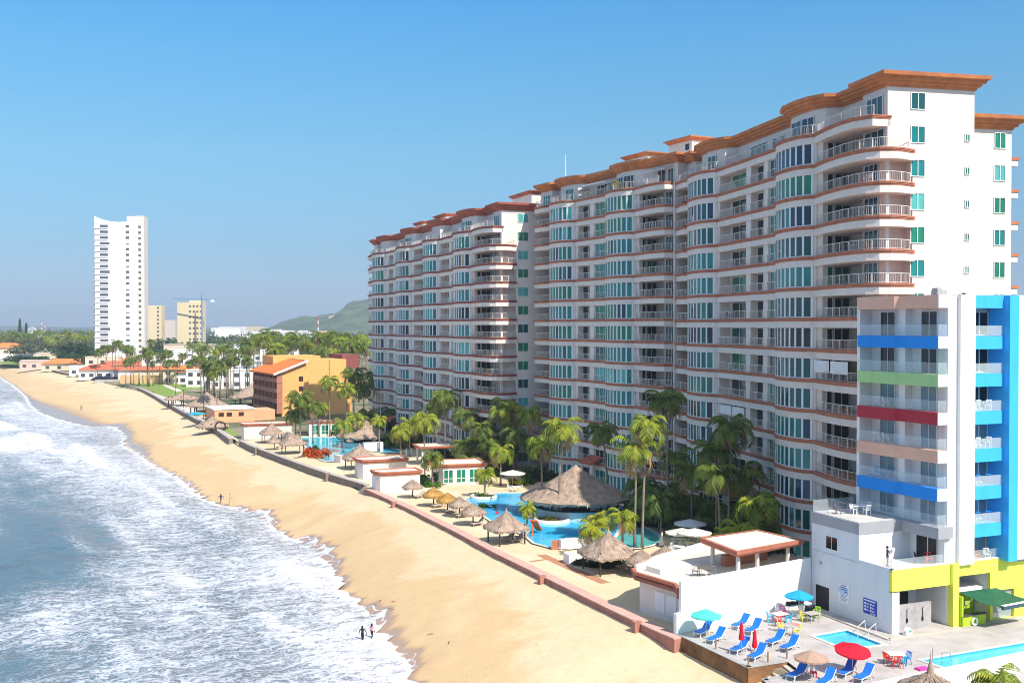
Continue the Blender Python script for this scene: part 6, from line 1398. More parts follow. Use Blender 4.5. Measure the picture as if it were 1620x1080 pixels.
def tree_mesh(seed, m):
    rnd = random.Random(seed); b = MB(); cs = [Vector((rnd.gauss(0, .5), rnd.gauss(0, .5), rnd.uniform(.15, .9))) for _ in range(14)]
    for c in cs: clump(b, c, .34, 34, rnd, .8)
    return b.mesh('tree_crown', m)
TREEM = [tree_mesh(s, BUSHD) for s in (1, 2, 3)] + [tree_mesh(s, leaf_mat('olive_leaf', (.06, .085, .03), (.12, .14, .05), (.18, .17, .07), .2)) for s in (4, 5, 6)]
GR = 'palms in the grove beyond the orange hotel'
rnd = random.Random(5)
def groups(n, xr, dr, hr, label, group, typ='f', sc=(1.0, 1.3)):
    for i in range(n):
        px = rnd.uniform(*xr); d = rnd.uniform(*dr); palm(at(px, d, 0), rnd.uniform(*hr), typ, label, rnd.uniform(*sc), (rnd.uniform(-.06, .06), 0), group, tr=.22, seg=3)
groups(70, (395, 582), (330, 520), (15, 21), 'tall palm in the dense grove behind the orange hotel', GR, 'f', (1.3, 1.8))
groups(20, (300, 400), (360, 560), (11, 17), 'slender palm among the white houses below the crane tower', 'palms among the white houses', 'f', (1.0, 1.4))
groups(15, (318, 392), (335, 352), (10, 15), 'tall palm of the row between lawn and orange hotel', 'palms in the row behind the lawn', 'd', (.9, 1.15))
groups(20, (195, 318), (420, 470), (9, 16), 'slim tall palm standing in front of the white terraced houses', 'palms before the terraced houses', 'd', (.8, 1.05))
groups(12, (150, 240), (470, 540), (12, 17), 'slim palm at the foot of the white tower', 'palms at the foot of the white tower', 'd', (.9, 1.2))
groups(66, (-10, 152), (760, 1050), (13, 19), 'palm of the far grove behind the beach on the seaward side of the white tower', 'palms of the far grove', 'f', (1.5, 2.2))
for i in range(36): tree(rnd.uniform(-5, 154), rnd.uniform(700, 1050), rnd.uniform(9, 15), rnd.uniform(5, 8), 'olive green tree mixed into the far palm grove', 'trees in the far grove', i, None)
for i in range(12): tree(rnd.uniform(112, 152), rnd.uniform(560, 680), rnd.uniform(9, 14), rnd.uniform(5, 8), 'dense dark tree just seaward of the white tower', 'trees beside the white tower', i)
for i in range(44): tree(rnd.uniform(225, 420), rnd.uniform(560, 880), rnd.uniform(10, 15), rnd.uniform(5, 9), 'rounded tree between cream blocks and white houses', 'trees below the cream blocks', i, None if i % 2 else BUSHD)
for i in range(8): tree(rnd.uniform(25, 70), rnd.uniform(660, 690), rnd.uniform(4, 6), rnd.uniform(6, 8), 'low green thicket on the small beach hut roof line', 'thicket beside the beach hut', i)
for px, h in ((31.5, 32), (41.5, 27)):
    o = empty('conifer', at(px, 1150, 0), 0, 'tall dark conifer above the far palms, %s of two' % ('higher' if h > 30 else 'lower'), 'tree'); b = MB()
    for k in range(160): 
        z = h * (.25 + .75 * rnd.random()); r = (h - z) * .16 * rnd.random() ** .5 + .2; a = rnd.random() * 6.28; q = Vector((r * cos(a), r * sin(a), z)); s = 1.3; b.add([q + Vector((-s * sin(a), s * cos(a), -.6)), q + Vector((s * sin(a), -s * cos(a), -.6)), q + Vector((0, 0, 2.2))], [(0, 1, 2)])
    b.build('crown', BUSHD, o); b = MB(); b.tube([(0, 0, 0), (0, 0, h * .8)], [.6, .2], 5); b.build('trunk', TRUNK, o)
sheet('dune_grass', [P(x, y) for x, y in ((-10, 572), (0, 571), (30, 571), (48, 576), (42, 580), (25, 578), (0, 575))], .05, LAWN)
# ------------------------------------------------------------------ loungers, umbrellas, tables, chairs
CUSH = mat('blue_cushion', (.010, .16, .66), .75, var=.08, vscale=3, bump=.1); CUSHD = mat('navy_cushion', (.012, .045, .40), .75, var=.08, vscale=3)
def lounger_proto(frame, cushion, nm):
    o = empty(nm, (0, 0, 0)); b = MB()
    for s in (-1, 1): b.bar((-1.0, s * .31, .34), (.38, s * .31, .34), .055, .06); b.bar((.3, s * .31, .36), (.93, s * .31, .86), .05)
    for x in (-1.0, -.3, .36): b.bar((x, -.31, .34), (x, .31, .34), .05)
    for i in range(5): b.bar((.4 + i * .12, -.31, .43 + i * .096), (.4 + i * .12, .31, .43 + i * .096), .05, .03)
    b.build('frame', frame, o)
    for x, dx in ((-.85, -.16), (.2, .22)):
        for s in (-1, 1): b = MB(); b.bar((x, s * .31, .34), (x + dx, s * .31, 0), .05); b.build('leg', frame, o)
    b = MB(); b.bar((.62, -.34, .5), (.98, -.34, .05), .04); b.bar((.62, .34, .5), (.98, .34, .05), .04); b.bar((.98, -.34, .04), (.98, .34, .04), .04); b.build('back_strut', frame, o)
    b = MB(); n = 9; pr = [(-1.02 + 1.36 * i / 6, .41 + .015 * sin(i * 1.3)) for i in range(7)] + [(.55, .60), (.76, .78), (.95, .95)]
    for (x0, z0), (x1, z1) in zip(pr, pr[1:]): b.add([(x0, -.3, z0), (x1, -.3, z1), (x1, .3, z1), (x0, .3, z0), (x0, -.3, z0 - .05), (x1, -.3, z1 - .05), (x1, .3, z1 - .05), (x0, .3, z0 - .05)], [(0, 1, 2, 3), (7, 6, 5, 4), (0, 4, 5, 1), (3, 2, 6, 7), (1, 5, 6, 2), (0, 3, 7, 4)])
    b.build('cushion', cushion, o); return o
LG = 'blue sun loungers on the hotel deck'; lproto = None
LA = atan2(.74, .67)
for px, py, dz, lb in [(1112.7, 1003, 0, 'blue lounger under the turquoise parasol'), (1133, 1014, 0, 'blue lounger at the deck edge, nearer the sand than the shaded one'), (1172, 992, 0, 'blue lounger closest to the long white wall'), (1192, 1000, 0, 'blue lounger second from the white wall, behind the folded red parasol'), (1171, 1030, 0, 'blue lounger right beside the folded red parasol pole'), (1198, 1041, 0, 'blue lounger at the deck corner above the beach steps'),
                       (1227, 1018, 0, 'blue lounger between yellow chairs and deck corner'), (1249, 1027, 0, 'blue lounger nearest the small square pool'), (1262, 1071, 0, 'darker shaded lounger under the tan parasol'), (1307, 1082, 0, 'lounger cut by the bottom frame edge between tan and red parasols'), (1340, 1067, 0, 'lounger half in the shade of the red parasol'), (1367, 1075, 0, 'blue lounger in front of the red parasol, next to the boundary wall')]:
    o = lproto = lounger_proto(FRAME, CUSH, 'sun_lounger') if lproto is None else copy_tree(lproto)
    o.location = P(px, py, DZ + .005); o.rotation_euler = (0, 0, LA + R.uniform(-.07, .07)); tag(o, lb, 'sun lounger', LG)
GL = 'grey loungers under the thatched shades'; gproto = None
LF = mat('lounger_taupe', (.42, .36, .30), .7); LC = mat('lounger_canvas', (.50, .44, .36), .8)
for px, py, lb in [(664, 787, 'taupe lounger beside the first grey thatched umbrella'), (694, 802, 'taupe lounger under the larger golden thatched umbrella'), (716, 811, 'taupe lounger under the smaller golden umbrella'), (733, 818, 'taupe lounger under the grey umbrella next to the golden one'), (756, 831, 'taupe lounger under the last grey umbrella of the row'), (806, 853, 'dark shaded lounger inside the square shade by the slide'), (818, 857, 'pale lounger at the sunny edge of the square shade by the slide'), (826, 852, 'lounger behind the pale one in the square shade by the slide'), (1000, 901, 'lounger under the largest square thatched shade'), (988, 899, 'lounger deeper beneath the largest square thatched shade'), (1020, 915, 'low lounger in the shadow of the umbrella by the rounded roof'), (445, 709, 'lounger below the small umbrella next to the brown sea wall'), (472, 724, 'lounger inside the square shade near the red flowers'), (585, 743, 'lounger inside the square shade by the twin pavilions')]:
    o = gproto = lounger_proto(LF, LC, 'sun_lounger') if gproto is None else copy_tree(gproto)
    o.location = P(px, py, .01); o.rotation_euler = (0, 0, LA + R.uniform(-.25, .25)); tag(o, lb, 'sun lounger', GL)

def parasol(base, r, h, m, label, tilt=(0, 0), closed=False, n=8, drop=.5, group=None, polem=STEEL):
    o = empty('parasol', base, R.random(), label, 'parasol', group); b = MB(); b.tube([(0, 0, 0), (0, 0, h)], .028, 6); b.build('pole', polem, o)
    b = MB(); b.lathe((0, 0, 0), [(.26, 0), (.26, .06), (.05, .1), (.05, .3)], 12); b.build('base', GREYC, o)
    b = MB(); vs = []
    if closed:
        b.lathe((0, 0, 0), [(.03, h + .05), (.11, h - .12), (.15, h - .7), (.22, h - 1.25), (.17, h - 1.3), (.05, h - 1.28)], 10)
    else:
        for i, (k, z) in enumerate(((0, 0), (.35, -.17), (.7, -.36), (1, -drop))):
            for j in range(n * 2):
                a = pi * j / n; q = k * r * (1 if j % 2 == 0 else (.965 if k > .5 else .99)); zz = z - (.0 if j % 2 == 0 else .03 * k); vs.append((q * cos(a), q * sin(a), h + zz + tilt[0] * q * cos(a) + tilt[1] * q * sin(a)))
        m2 = n * 2
        for j in range(m2): a = pi * j / n; q = r * (1 if j % 2 == 0 else .965); vs.append((q * .985 * cos(a), q * .985 * sin(a), h - drop - .13 + tilt[0] * q * cos(a) + tilt[1] * q * sin(a)))
        b.add(vs, [(i * m2 + j, i * m2 + (j + 1) % m2, (i + 1) * m2 + (j + 1) % m2, (i + 1) * m2 + j) for i in range(4) for j in range(m2)])
    b.build('canopy', m, o)
    if not closed:
        for j in range(n): a = 2 * pi * j / n; b = MB(); b.bar((0, 0, h - .45), (r * .55 * cos(a), r * .55 * sin(a), h - .33 + tilt[0] * r * .55 * cos(a) + tilt[1] * r * .55 * sin(a)), .018); b.build('rib', polem, o)
    return o
def fabric(name, c): return mat(name, c, .8, var=.08, vscale=1.5, transl=.25)
parasol(P(1117, 1008, DZ), 1.2, 2.25, fabric('turquoise_canvas', (.10, .66, .60)), 'turquoise parasol in front of the long white wall')
parasol(P(1264, 976, DZ), 1.2, 2.3, fabric('azure_canvas', (.02, .40, .78)), 'azure blue parasol over the outdoor stove by the podium corner')
parasol(P(1173, 1034, DZ), .2, 2.35, fabric('red_canvas', (.75, .015, .04)), 'folded red parasol among the blue loungers', closed=True)
parasol(P(1194, 1030, DZ), .1, 1.6, MATS['red_canvas'], 'small folded red and white parasol beside the tall folded one', closed=True)
parasol(P(1283, 1075, DZ), 1.2, 2.05, fabric('tan_canvas', (.50, .33, .25)), 'faded tan parasol at the top of the beach steps')
parasol(P(1348.5, 1066, DZ), 1.25, 2.2, MATS['red_canvas'], 'open red parasol beside the small square pool', (-.0, .16))
WC = fabric('white_canvas', (.80, .78, .74))
parasol(P(1099, 871), 1.9, 2.5, WC, 'white parasol nearest the low grey terrace wall'); parasol(P(1079, 866), 1.9, 2.2, WC, 'white parasol above the terrace tables, next to the woman in white'); parasol(P(1092, 855), 1.9, 2.5, mat('shade_tinted_canvas', (.74, .74, .72), .8), 'white parasol at the back of the terrace tables, in the shade'); parasol(P(811, 770), 2.0, 2.6, WC, 'lone white parasol on the lawn by the bar thatch')  # back parasol: duller copy of the white canvas, shade put into its colour
parasol(P(311, 668), 2.4, 2.7, MATS['azure_canvas'], 'bright blue parasol in front of the round thatched restaurant')

def table(base, r, m, label, h=.74, square=False, group=None, rz=0):
    o = empty('table', base, rz, label, 'table', group); b = MB()
    if square: b.box(-r, r, -r * .8, r * .8, h - .04, h)
    else: b.lathe((0, 0, 0), [(0, h), (r, h), (r, h - .04), (0, h - .04)], 18)
    b.build('table_top', m, o)
    for s, q in ((-1, -1), (1, -1), (1, 1), (-1, 1)): b = MB(); b.bar((s * r * .6, q * r * .55, h - .04), (s * r * .7, q * r * .6, 0), .045); b.build('leg', m, o)
    return o
def chair_proto(m):
    o = empty('plastic_chair', (0, 0, 0)); b = MB(); b.box(-.23, .23, -.22, .22, .42, .45); b.build('seat', m, o)
    b = MB(); n = 5
    for i in range(n): x = -.21 + .42 * i / (n - 1); b.bar((x, .22, .45), (x, .30, .86), .05, .025)
    b.bar((-.23, .30, .86), (.23, .30, .86), .05, .07); b.build('backrest', m, o)
    for s, q in ((-1, -1), (1, -1), (1, 1), (-1, 1)): b = MB(); b.bar((s * .2, q * .19, .43), (s * .24, q * .24, 0), .045); b.build('leg', m, o)
    for s in (-1, 1): b = MB(); b.bar((s * .25, -.2, .64), (s * .25, .27, .66), .05, .03); b.bar((s * .25, -.2, .64), (s * .25, -.2, .43), .035); b.build('armrest', m, o)
    return o
PCM = {'red': (.70, .03, .02), 'cyan': (.05, .45, .65), 'blue': (.02, .28, .72), 'yellow': (.75, .66, .06), 'lime': (.40, .70, .03), 'pink': (.80, .06, .36), 'white': (.8, .8, .78), 'orange': (.80, .25, .03), 'black': (.02, .02, .02), 'grey': (.2, .2, .22)}
CPRO = {}
def chair(base, colr, rz, label, group='plastic chairs'):
    if colr not in CPRO: o = CPRO[colr] = chair_proto(mat('plastic_' + colr, PCM[colr], .4))
    else: o = copy_tree(CPRO[colr])
    o.location = base; o.rotation_euler = (0, 0, rz); tag(o, label, 'chair', group); return o
PW = MATS.get('plastic_white') or mat('plastic_white', PCM['white'], .4); TT = mat('table_taupe', (.46, .40, .36), .6)
D = DZ + .005
table(P(1233, 984, D), .62, mat('table_pink', (.62, .50, .47), .6), 'pale table ringed by red, pink and two cyan chairs', square=True, rz=.5)
for px, py, c, a, lb in [(1231, 990, 'red', 2.6, 'red chair in front of the pale table near the blue parasol'), (1219, 984, 'cyan', 1.2, 'cyan chair on the seaward side of the pale table'), (1247, 985, 'cyan', -2, 'cyan chair on the podium side of the pale table'), (1238, 976, 'pink', -.4, 'pink chair between the pale table and the white wall'), (1272, 982, 'yellow', 1.2, 'yellow chair facing the taupe table under the podium'), (1292, 977, 'lime', -1.0, 'lime green chair by the podium kerb'),
                         (1236, 998, 'yellow', 1.0, 'pale yellow chair behind the loungers, first of the glass table pair'), (1260, 1006, 'yellow', -2.2, 'yellow chair closest to the corner of the small pool'), (1233, 973, 'white', .2, 'white chair against the white wall beside the pink one'),
                         (1405, 1050, 'red', 1.4, 'red chair at the pale table beside the long pool, its back to the sand'), (1417, 1055, 'red', 2.8, 'second red chair, in front of the pale table by the long pool'), (1434, 1050, 'blue', -1.5, 'blue chair at the pale table by the long pool'), (1426, 1055, 'cyan', -2.6, 'light blue chair at the pale table by the long pool')]:
    chair(P(px, py, D), c, a + .4, lb)
table(P(1285, 983, D), .6, TT, 'taupe table between the yellow and lime chairs', square=True, rz=.4); table(P(1249, 1004, D), .45, mat('glass_table', (.35, .36, .34), .15), 'small round glass table between two yellow chairs'); table(P(1417, 1049, D), .6, mat('table_pale', (.72, .60, .52), .6), 'pale table between red and blue chairs near the long pool', square=True)
def slab(px, py, c, lb):
    b = MB(); b.box(-.45, .45, -.28, .28, 0, .12); o = b.build('foam_mat', mat('foam_' + c, PCM[c] if c != 'salmon' else (.80, .22, .18), .7)); o.location = P(px, py, D); o.rotation_euler = (0, 0, .4); tag(o, lb, 'foam mat')
slab(1255, 989, 'salmon', 'salmon foam mat lying beside the cyan chair'); slab(1414, 1035, 'salmon', 'salmon foam mat between kerb and pale table'); slab(1459, 1058, 'pink', 'pink foam mat at the near end of the long pool')
# stove table, bins by the wall
sv = empty('grill_table', P(1262, 972, D), .45, 'work table with black pots and red bottles beneath the azure parasol', 'table'); b = MB(); b.box(-1.3, 1.2, -.35, .35, .86, .92); b.build('table_top', PW, sv)
for x in (-1.2, 1.1):
    for y in (-.3, .3): b = MB(); b.bar((x, y, 0), (x, y, .86), .05); b.build('leg', STEEL, sv)
def pot(x, y, r, h, m, lb):
    b = MB(); b.lathe((0, 0, 0), [(r * .9, 0), (r, .04), (r, h), (r * .8, h + .04), (0, h + .08)], 10); o = b.build('cooking_pot', m); o.location = Vector(sv.location) + Vector((x * cos(.45) - y * sin(.45), x * sin(.45) + y * cos(.45), .92)); tag(o, lb, 'pot', 'pots on the work table')
pot(-1.0, 0, .24, .25, BLACK, 'first black pot at the seaward end of the work table'); pot(-.45, .05, .27, .2, BLACK, 'wide black pot second on the work table'); pot(.05, 0, .22, .22, BLACK, 'black pot at the centre of the work table'); pot(.5, 0, .13, .4, MATS['plastic_red'], 'red container on the work table'); pot(.85, .05, .12, .45, PW, 'white tall container on the work table')
b = MB(); b.box(-.45, .45, -.35, .35, 0, .7); b.box(-.48, .48, -.38, .38, .7, .76); o = b.build('cool_box', BLACK); o.location = P(1283, 972, D); o.rotation_euler = (0, 0, .4); tag(o, 'black box beside the stove table near the podium', 'box')
b = MB(); b.box(-.4, .4, -.3, .3, 0, .95); o = b.build('white_cabinet', PW); o.location = P(1274, 970, D); o.rotation_euler = (0, 0, .4); tag(o, 'white cabinet between stove table and black box', 'cabinet')
# low posts on the deck edge
for k, (px, py) in enumerate(((1132.5, 1025), (1184, 1053), (1215, 1047), (1245, 1040))):
    b = MB(); b.tube([(0, 0, 0), (0, 0, .75)], .06, 6); o = b.build('deck_post', mat('rust_post', (.30, .2, .12), .9)); o.location = P(px, py, DZ + .05); tag(o, ['weathered post by the second lounger on the deck edge', 'weathered post at the outer deck corner', 'weathered post at the deck side above the steps', 'weathered post at the top of the steps'][k], 'post', 'posts on the deck edge')
# podium terrace and hotel balcony furniture
def hc(x, y, z, c, a, lb): chair(hl(x, y, z), c, HR + a, lb, 'chairs on the hotel terraces and balconies')
hc(4.3, 1.7, 5.2, 'black', 1.0, 'black chair on the podium terrace before the dark door'); hc(4.9, 1.2, 5.2, 'red', -.6, 'red chair on the podium terrace'); hc(8.9, .9, 5.2, 'lime', .8, 'lime chair on the terrace by the blue column'); hc(9.5, .8, 5.2, 'orange', .4, 'orange chair on the terrace by the blue column'); hc(10.5, .5, 5.2, 'white', -.5, 'white chair on the terrace by the blue column')
hc(2.4, 7.1, 8.42, 'white', 1.5, 'white chair on the grey roof, seaward side of its table'); hc(3.9, 7.2, 8.42, 'white', -1.5, 'white chair on the grey roof, hotel side of its table'); hc(3.1, 6.3, 8.42, 'white', 3.0, 'white chair on the grey roof, near side of its table'); hc(1.2, 7.6, 8.42, 'grey', .6, 'small grey seat alone on the grey roof')
table(hl(3.1, 7.1, 8.42), .7, PW, 'white table on the grey roof of the podium', square=True)
for i, (c, nm) in enumerate((('white', 'green'), ('white', 'red'), ('blue', 'peach'))):
    z = LV[i + 2]
    hc(5.2, 7.4, z, c, 2.0, '%s chair on the balcony above the %s band, farther one' % (c, ['red', 'peach', 'lower blue'][i])); hc(5.2, 6.4, z, c, 1.0, '%s chair on the balcony above the %s band, nearer one' % (c, ['red', 'peach', 'lower blue'][i]))
for i, c in ((2, 'white'), (3, 'white'), (4, 'blue'), (5, 'blue')):
    z = LV[i]; hc(9.3, .6, z, c, 3.0, '%s chair on the sunny side balcony, storey %s from the top, seaward one' % (c, ['third', 'fourth', 'fifth', 'sixth'][i - 2])); hc(10.6, .6, z, c, 2.6, '%s chair on the sunny side balcony, storey %s from the top, beside the column' % (c, ['third', 'fourth', 'fifth', 'sixth'][i - 2]))
# chairs on the condominium balconies
def condo_chairs(root, lst, lb, grp):
    M = Matrix.Rotation(root.rotation_euler.z, 4, 'Z')
    for s_, t_, z_, c_ in lst:
        p_ = M @ Vector((s_, t_, z_)) + root.location; chair(p_, c_, root.rotation_euler.z + R.uniform(0, 6), lb, grp)
condo_chairs(towA, [(R.uniform(.5, 7), R.uniform(.5, 1.9), zkA(k), R.choice(['black', 'grey', 'white', 'orange'])) for k in (13, 12, 12, 11, 10, 10, 9, 9, 8, 7, 5, 4, 3, 2)], 'chair on a rounded balcony of the tower behind the blue hotel', 'balcony chairs of the nearest tower')
condo_chairs(towA, [(R.uniform(28, 34), .9, zkA(k), R.choice(['black', 'grey', 'white'])) for k in (13, 11, 10, 8, 7, 5)], 'chair in a recessed loggia of the tower behind the blue hotel', 'loggia chairs of the nearest tower')
condo_chairs(towC, [(R.uniform(.5, 6), R.uniform(.5, 1.9), zkC(k), R.choice(['black', 'white', 'yellow'])) for k in (12, 11, 10, 9, 8, 7, 6, 5, 4)], 'chair on a rounded balcony of the tower with dark red eaves', 'balcony chairs of the far tower')
condo_chairs(towB, [(R.uniform(1, 6), R.uniform(.7, 1.8), zkB(k), R.choice(['black', 'white', 'grey'])) for k in (13, 12, 11, 10, 8, 6, 5, 3)], 'chair on a balcony at the near end of the middle tower', 'balcony chairs of the middle tower')
# terrace tables under the white parasols
TTG = 'white terrace tables under the parasols'
for px, py, lb in ((1074, 874, 'white terrace table in front, full sun'), (1090, 868, 'white terrace table between the two front parasols'), (1078, 862, 'white terrace table beneath the middle parasol')):
    table(P(px, py), .62, PW, lb, group=TTG); c = P(px, py)
    for k in range(4):
        a = k * pi / 2 + .5; chair(c + Vector((.95 * cos(a), .95 * sin(a), 0)), 'white', a - pi / 2, 'white chair at a terrace table under the white parasols', 'white chairs around the terrace tables')
table(P(815, 777), .6, PW, 'white table beside the lone lawn parasol'); chair(P(806, 775), 'white', 1.2, 'white chair by the lone lawn parasol'); chair(P(823, 776), 'white', -1.2, 'white chair on the bar side of the lawn parasol')
rt = tag(table((0, 0, 0), .55, mat('table_bronze', (.16, .13, .11), .5), 'dark metal table on the flat white roof', square=True), None); rt.location = (W0.x + 5.6 * cos(wa) - 3.2 * sin(wa), W0.y + 5.6 * sin(wa) + 3.2 * cos(wa), zr + .06)
for k, (x, y) in enumerate(((4.9, 3.6), (6.4, 3.0))): chair((W0.x + x * cos(wa) - y * sin(wa), W0.y + x * sin(wa) + y * cos(wa), zr + .06), 'grey', k * 3.0, 'dark metal chair on the flat white roof, %s side of its table' % ('seaward' if k == 0 else 'pergola'), 'dark chairs on the flat roof')
chair(P(290, 652), 'blue', 0, 'blue seat beside the lamp post on the promenade')
# driftwood and tide litter on the sand
def sandp(px, py):
    p = P(px, py, -1.5)
    for _ in range(4):
        s, o = to_sf(p); z = sand_z(s, o, smooth_tab(sh, 26 + s * .05, s), smooth_tab(wl, 20, s) - .6); p = P(px, py, z)
    return p
DW = mat('driftwood', (.17, .09, .05), .9)
b = MB(); b.tube([(-.5, 0, .1), (0, .05, .16), (.5, .15, .1)], [.1, .14, .07], 6); b.tube([(-.2, -.3, .08), (.25, .1, .2), (.55, .35, .1)], [.06, .09, .04], 5); b.tube([(.1, -.1, .1), (.4, -.15, .35)], [.06, .03], 5); o = b.build('driftwood', DW); o.location = sandp(1038, 1020); tag(o, 'brown driftwood pieces on the sand below the deck wall', 'driftwood')
for k, (px, py) in enumerate(((593, 957), (602, 950), (619, 963), (622, 951), (594, 971), (681, 1003), (711, 1016), (1072, 1028))):
    b = MB(); b.tube([(-.3, 0, .03), (0, .08, .06), (.35, -.05, .03)], [.02, .035, .02], 5); o = b.build('stick', DW); o.location = sandp(px, py); o.rotation_euler = (0, 0, k * 1.3); tag(o, 'small dark stick lying on the bare sand', 'stick', 'sticks scattered on the sand')

# ------------------------------------------------------------------ people
SKIN = mat('skin', (.46, .27, .18), .6); SKINP = mat('pale_skin', (.62, .40, .30), .6); HAIR = mat('dark_hair', (.018, .012, .010), .5); HAIRB = mat('brown_hair', (.10, .045, .025), .5)
def cloth(n, c): return mat(n, c, .85, var=.12, vscale=6)
def person(base, rz, label, ht=1.65, top=None, bottom=None, skin=SKIN, hair=HAIR, hairlen=.25, stride=.22, arm=((.12, .1), (-.1, .12)), dress=None, bent=False, seated=False, sleeves=True, legs_bare=False):
    "one skinned body; arm: (forward swing, outward) for each side"
    o = empty('person', base, rz, label, 'person'); k = ht / 1.7
    bm = bmesh.new(); sk = bm.verts.layers.skin.verify()
    def V(x, y, z, r, r2=None):
        v = bm.verts.new((x * k, y * k, z * k)); v[sk].radius = (r * k, (r2 or r) * k); return v
    def E(a, c): bm.edges.new((a, c))
    pel = V(0, 0, .93, .155, .115); pel[sk].use_root = True
    wst = V(0, .01, 1.08, .125, .09); chs = V(0, 0, 1.28, .155, .105); nb = V(0, .01, 1.43, .075, .07); nk = V(0, 0, 1.50, .052); hd0 = V(0, -.02, 1.57, .072, .085); hd1 = V(0, -.015, 1.64, .078, .092); hd2 = V(0, .0, 1.70, .05, .06)
    for a, c in ((pel, wst), (wst, chs), (chs, nb), (nb, nk), (nk, hd0), (hd0, hd1), (hd1, hd2)): E(a, c)
    nose = V(0, -.115, 1.605, .014); E(hd0, nose)
    for s, (sw, outw) in zip((-1, 1), arm):
        sh_ = V(s * .17, 0, 1.40, .062); E(chs, sh_)
        fwd, up = sw if isinstance(sw, tuple) else (sw, None)
        if up is None:
            el_ = V(s * (.19 + outw), -fwd * .5, 1.13, .045); wr = V(s * (.19 + outw * 1.1), -fwd * 1.3, .89, .031); hx, hy, hz = (0, -.02 - fwd * .1, -.07)
        else:
            el_ = V(s * (.22 + outw), -fwd * .5, 1.16, .045); wr = V(s * (.10 + outw * .3), -fwd - .12, 1.16 + up, .031); hx, hy, hz = (-s * .04, -.06, .05)
        E(sh_, el_); E(el_, wr)
        pm = V(wr.co.x / k + hx * .5, wr.co.y / k + hy * .5, wr.co.z / k + hz * .6, .034, .022); E(wr, pm)
        for f in range(5):
            a = (f - 2) * .014; L = (.085, .095, .09, .075, .06)[f]
            if f == 4: f0 = V(wr.co.x / k + s * -.03, wr.co.y / k - .03, wr.co.z / k + hz * .55, .011)
            else: f0 = V(pm.co.x / k + a * .2, pm.co.y / k + a, pm.co.z / k + hz * .55, .011)
            f1 = V(f0.co.x / k + hx * .4, f0.co.y / k + hy * .3 - .008, f0.co.z / k + (1 if hz > 0 else -1) * L * .55, .009); E(pm, f0); E(f0, f1)
    for s in (-1, 1):
        hp = V(s * .085, 0, .86, .098); E(pel, hp); st_ = stride * s
        if seated:
            kn = V(s * .12, -.42, .90, .065); an = V(s * .12, -.5, .48, .04); ft = V(s * .12, -.64, .44, .038, .03)
        else:
            kn = V(s * .09, -st_ * .5 - .02, .49, .062); an = V(s * .09, -st_ * .95 + (.04 if st_ < 0 else 0), .09, .040); ft = V(s * .095, -st_ * .95 - .15, .035, .038, .028)
        E(hp, kn); E(kn, an); E(an, ft)
    me = bpy.data.meshes.new('body'); bm.to_mesh(me); bm.free(); ob_ = bpy.data.objects.new('body', me); COL.objects.link(ob_)
    ob_.modifiers.new('skin', 'SKIN'); ss = ob_.modifiers.new('sub', 'SUBSURF'); ss.levels = 1; ss.render_levels = 1
    dg = bpy.context.evaluated_depsgraph_get(); m2 = bpy.data.meshes.new_from_object(ob_.evaluated_get(dg)); ob_.modifiers.clear(); ob_.data = m2
    m2.materials.clear(); ms = [skin, top or skin, bottom or skin]
    for m in ms: m2.materials.append(m)
    for p in m2.polygons:
        c = p.center / k; z = c.z; ax = abs(c.x)
        if .84 < z < 1.02 or (z < .84 and not legs_bare and z > .12 and ax < .25): p.material_index = 2
        elif 1.0 <= z < 1.46 and (ax < .20 or (sleeves and z > 1.0 and ax < .4)): p.material_index = 1
        else: p.material_index = 0
        p.use_smooth = True
    ob_.parent = o
    b = MB(); hl_ = hairlen
    b.lathe((0, .012 * k, 0), [(0, 1.735 * k), (.06 * k, 1.72 * k), (.095 * k, 1.67 * k), (.10 * k, 1.61 * k)], 12)
    b.lathe((0, .02 * k, 0), [(.105 * k, 1.66 * k), (.108 * k, 1.58 * k), (.10 * k, (1.60 - hl_ * .6) * k), (.05 * k, (1.58 - hl_) * k)], 9, radians(10), radians(170)); b.build('hair', hair, o, smooth=True)
    for s in (-1, 1): b = MB(); b.lathe((s * .03 * k, -.098 * k, 1.625 * k), [(0, -.009 * k), (.011 * k, 0), (0, .009 * k)], 6); b.build('eye', HAIR, o)
    b = MB(); b.box(-.022 * k, .022 * k, -.106 * k, -.092 * k, 1.562 * k, 1.572 * k); b.build('mouth', mat('lips', (.35, .10, .09), .5), o)
    if dress:
        b = MB(); n = 22; vs = []
        for z, r, r2 in ((1.40, .155, .115), (1.28, .175, .13), (1.08, .135, .115), (.9, .20, .17), (.5, .30, .27), (.12, .40, .36)):
            for j in range(n): a = 2 * pi * j / n; f = 1 + (.07 * sin(a * 7) if z < 1 else 0); vs.append((r * f * cos(a) * k, r2 * f * sin(a) * k, z * k))
        b.add(vs, [(i * n + j, i * n + (j + 1) % n, (i + 1) * n + (j + 1) % n, (i + 1) * n + j) for i in range(5) for j in range(n)]); b.build('dress', dress, o, smooth=True)
    return o
person(sandp(573.5, 1017), 2.9, 'person with long dark hair in black clothes wading at the foam edge', 1.62, cloth('black_cloth', (.02, .018, .02)), MATS['black_cloth'] if 'black_cloth' in MATS else None, hairlen=.5, stride=.2, arm=((.1, .16), (-.05, .14)))
person(sandp(588.5, 1012), 2.7, 'person in a pink top and dark trousers walking in the shallow foam', 1.55, cloth('pink_cloth', (.70, .33, .36)), MATS['black_cloth'], stride=.26, arm=((.05, .06), (.15, .1)))
person(sandp(349.5, 797), 3.3, 'person in dark blue swimwear stepping through the far foam', 1.65, cloth('navy_cloth', (.02, .03, .10)), MATS['navy_cloth'], stride=.3, arm=((.2, .25), (-.2, .25)), legs_bare=True)
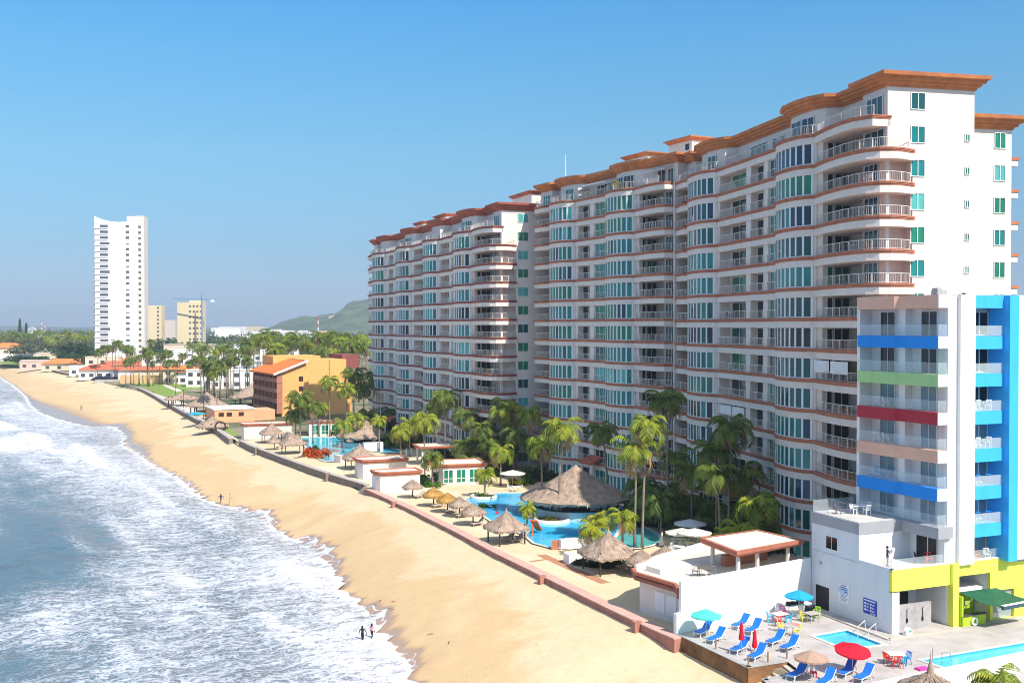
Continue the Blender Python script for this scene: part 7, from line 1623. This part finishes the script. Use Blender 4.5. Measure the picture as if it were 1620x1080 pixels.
person(sandp(363.5, 797), .2, 'bare chested person in orange shorts at the far water edge', 1.7, None, cloth('orange_cloth', (.65, .2, .07)), SKINP, stride=.2, legs_bare=True)
person(P(1047, 863), 1.4, 'woman in a long white dress walking beside the shallow green pool', 1.68, cloth('white_cloth', (.80, .76, .66)), MATS['white_cloth'], SKINP, HAIRB, .35, .15, ((.1, .08), (-.1, .1)), dress=MATS['white_cloth'])
person(hl(1.0, 1.6, 5.2), 1.5, 'person in dark clothes and cap standing on the podium terrace, arms raised to chest', 1.66, cloth('grey_cloth', (.09, .09, .11)), cloth('dark_cloth', (.05, .05, .07)), hairlen=.08, stride=.05, arm=(((.2, .12), .05), ((.2, .14), .05)), legs_bare=True)
person(P(129, 651, -3.6), .5, 'tiny distant figure on the wet sand', 1.6, MATS['grey_cloth'], MATS['dark_cloth'], stride=.15) if False else person(sandp(128.5, 649), .5, 'tiny distant person standing on the wet sand', 1.7, cloth('teal_cloth', (.06, .22, .22)), MATS['dark_cloth'], stride=.12)
person(P(787, 812, .12) + Vector((0, 0, -1.15)), .6, 'swimmer with red top standing chest deep in the lagoon pool', 1.65, cloth('red_cloth', (.6, .03, .06)), MATS['dark_cloth'], stride=.1)
person(P(993, 842, .12) + Vector((0, 0, -1.0)), .2, 'pale bather sitting in the shallow green pool', 1.6, None, MATS['dark_cloth'], SKINP, stride=.1)
person(P(342, 676, .0), 2.2, 'person in pale clothes on the promenade beside the ring arch', 1.7, MATS['white_cloth'], MATS['pink_cloth'], stride=.15)
person(P(1284, 1083, DZ - .42), LA + pi / 2, 'person sitting on a chair edge under the tan parasol, at the bottom frame edge', 1.65, MATS['white_cloth'], MATS['red_cloth'], seated=True)

# ------------------------------------------------------------------ air
hb = MB(); hb.box(-5200, 5200, -120, 6600, -8, 118)
hz = hb.build('haze', None or bpy.data.materials.new('haze_air')); tag(hz, kind='stuff'); hm = MATS_H = hz.data.materials[0]; hm.use_nodes = True; t = hm.node_tree; t.nodes.clear()
pv_ = node(t, 'ShaderNodeVolumePrincipled'); pv_.inputs['Color'].default_value = (.78, .88, 1.0, 1); pv_.inputs['Density'].default_value = .0002; pv_.inputs['Anisotropy'].default_value = .2
oo = node(t, 'ShaderNodeOutputMaterial'); t.links.new(pv_.outputs[0], oo.inputs['Volume'])
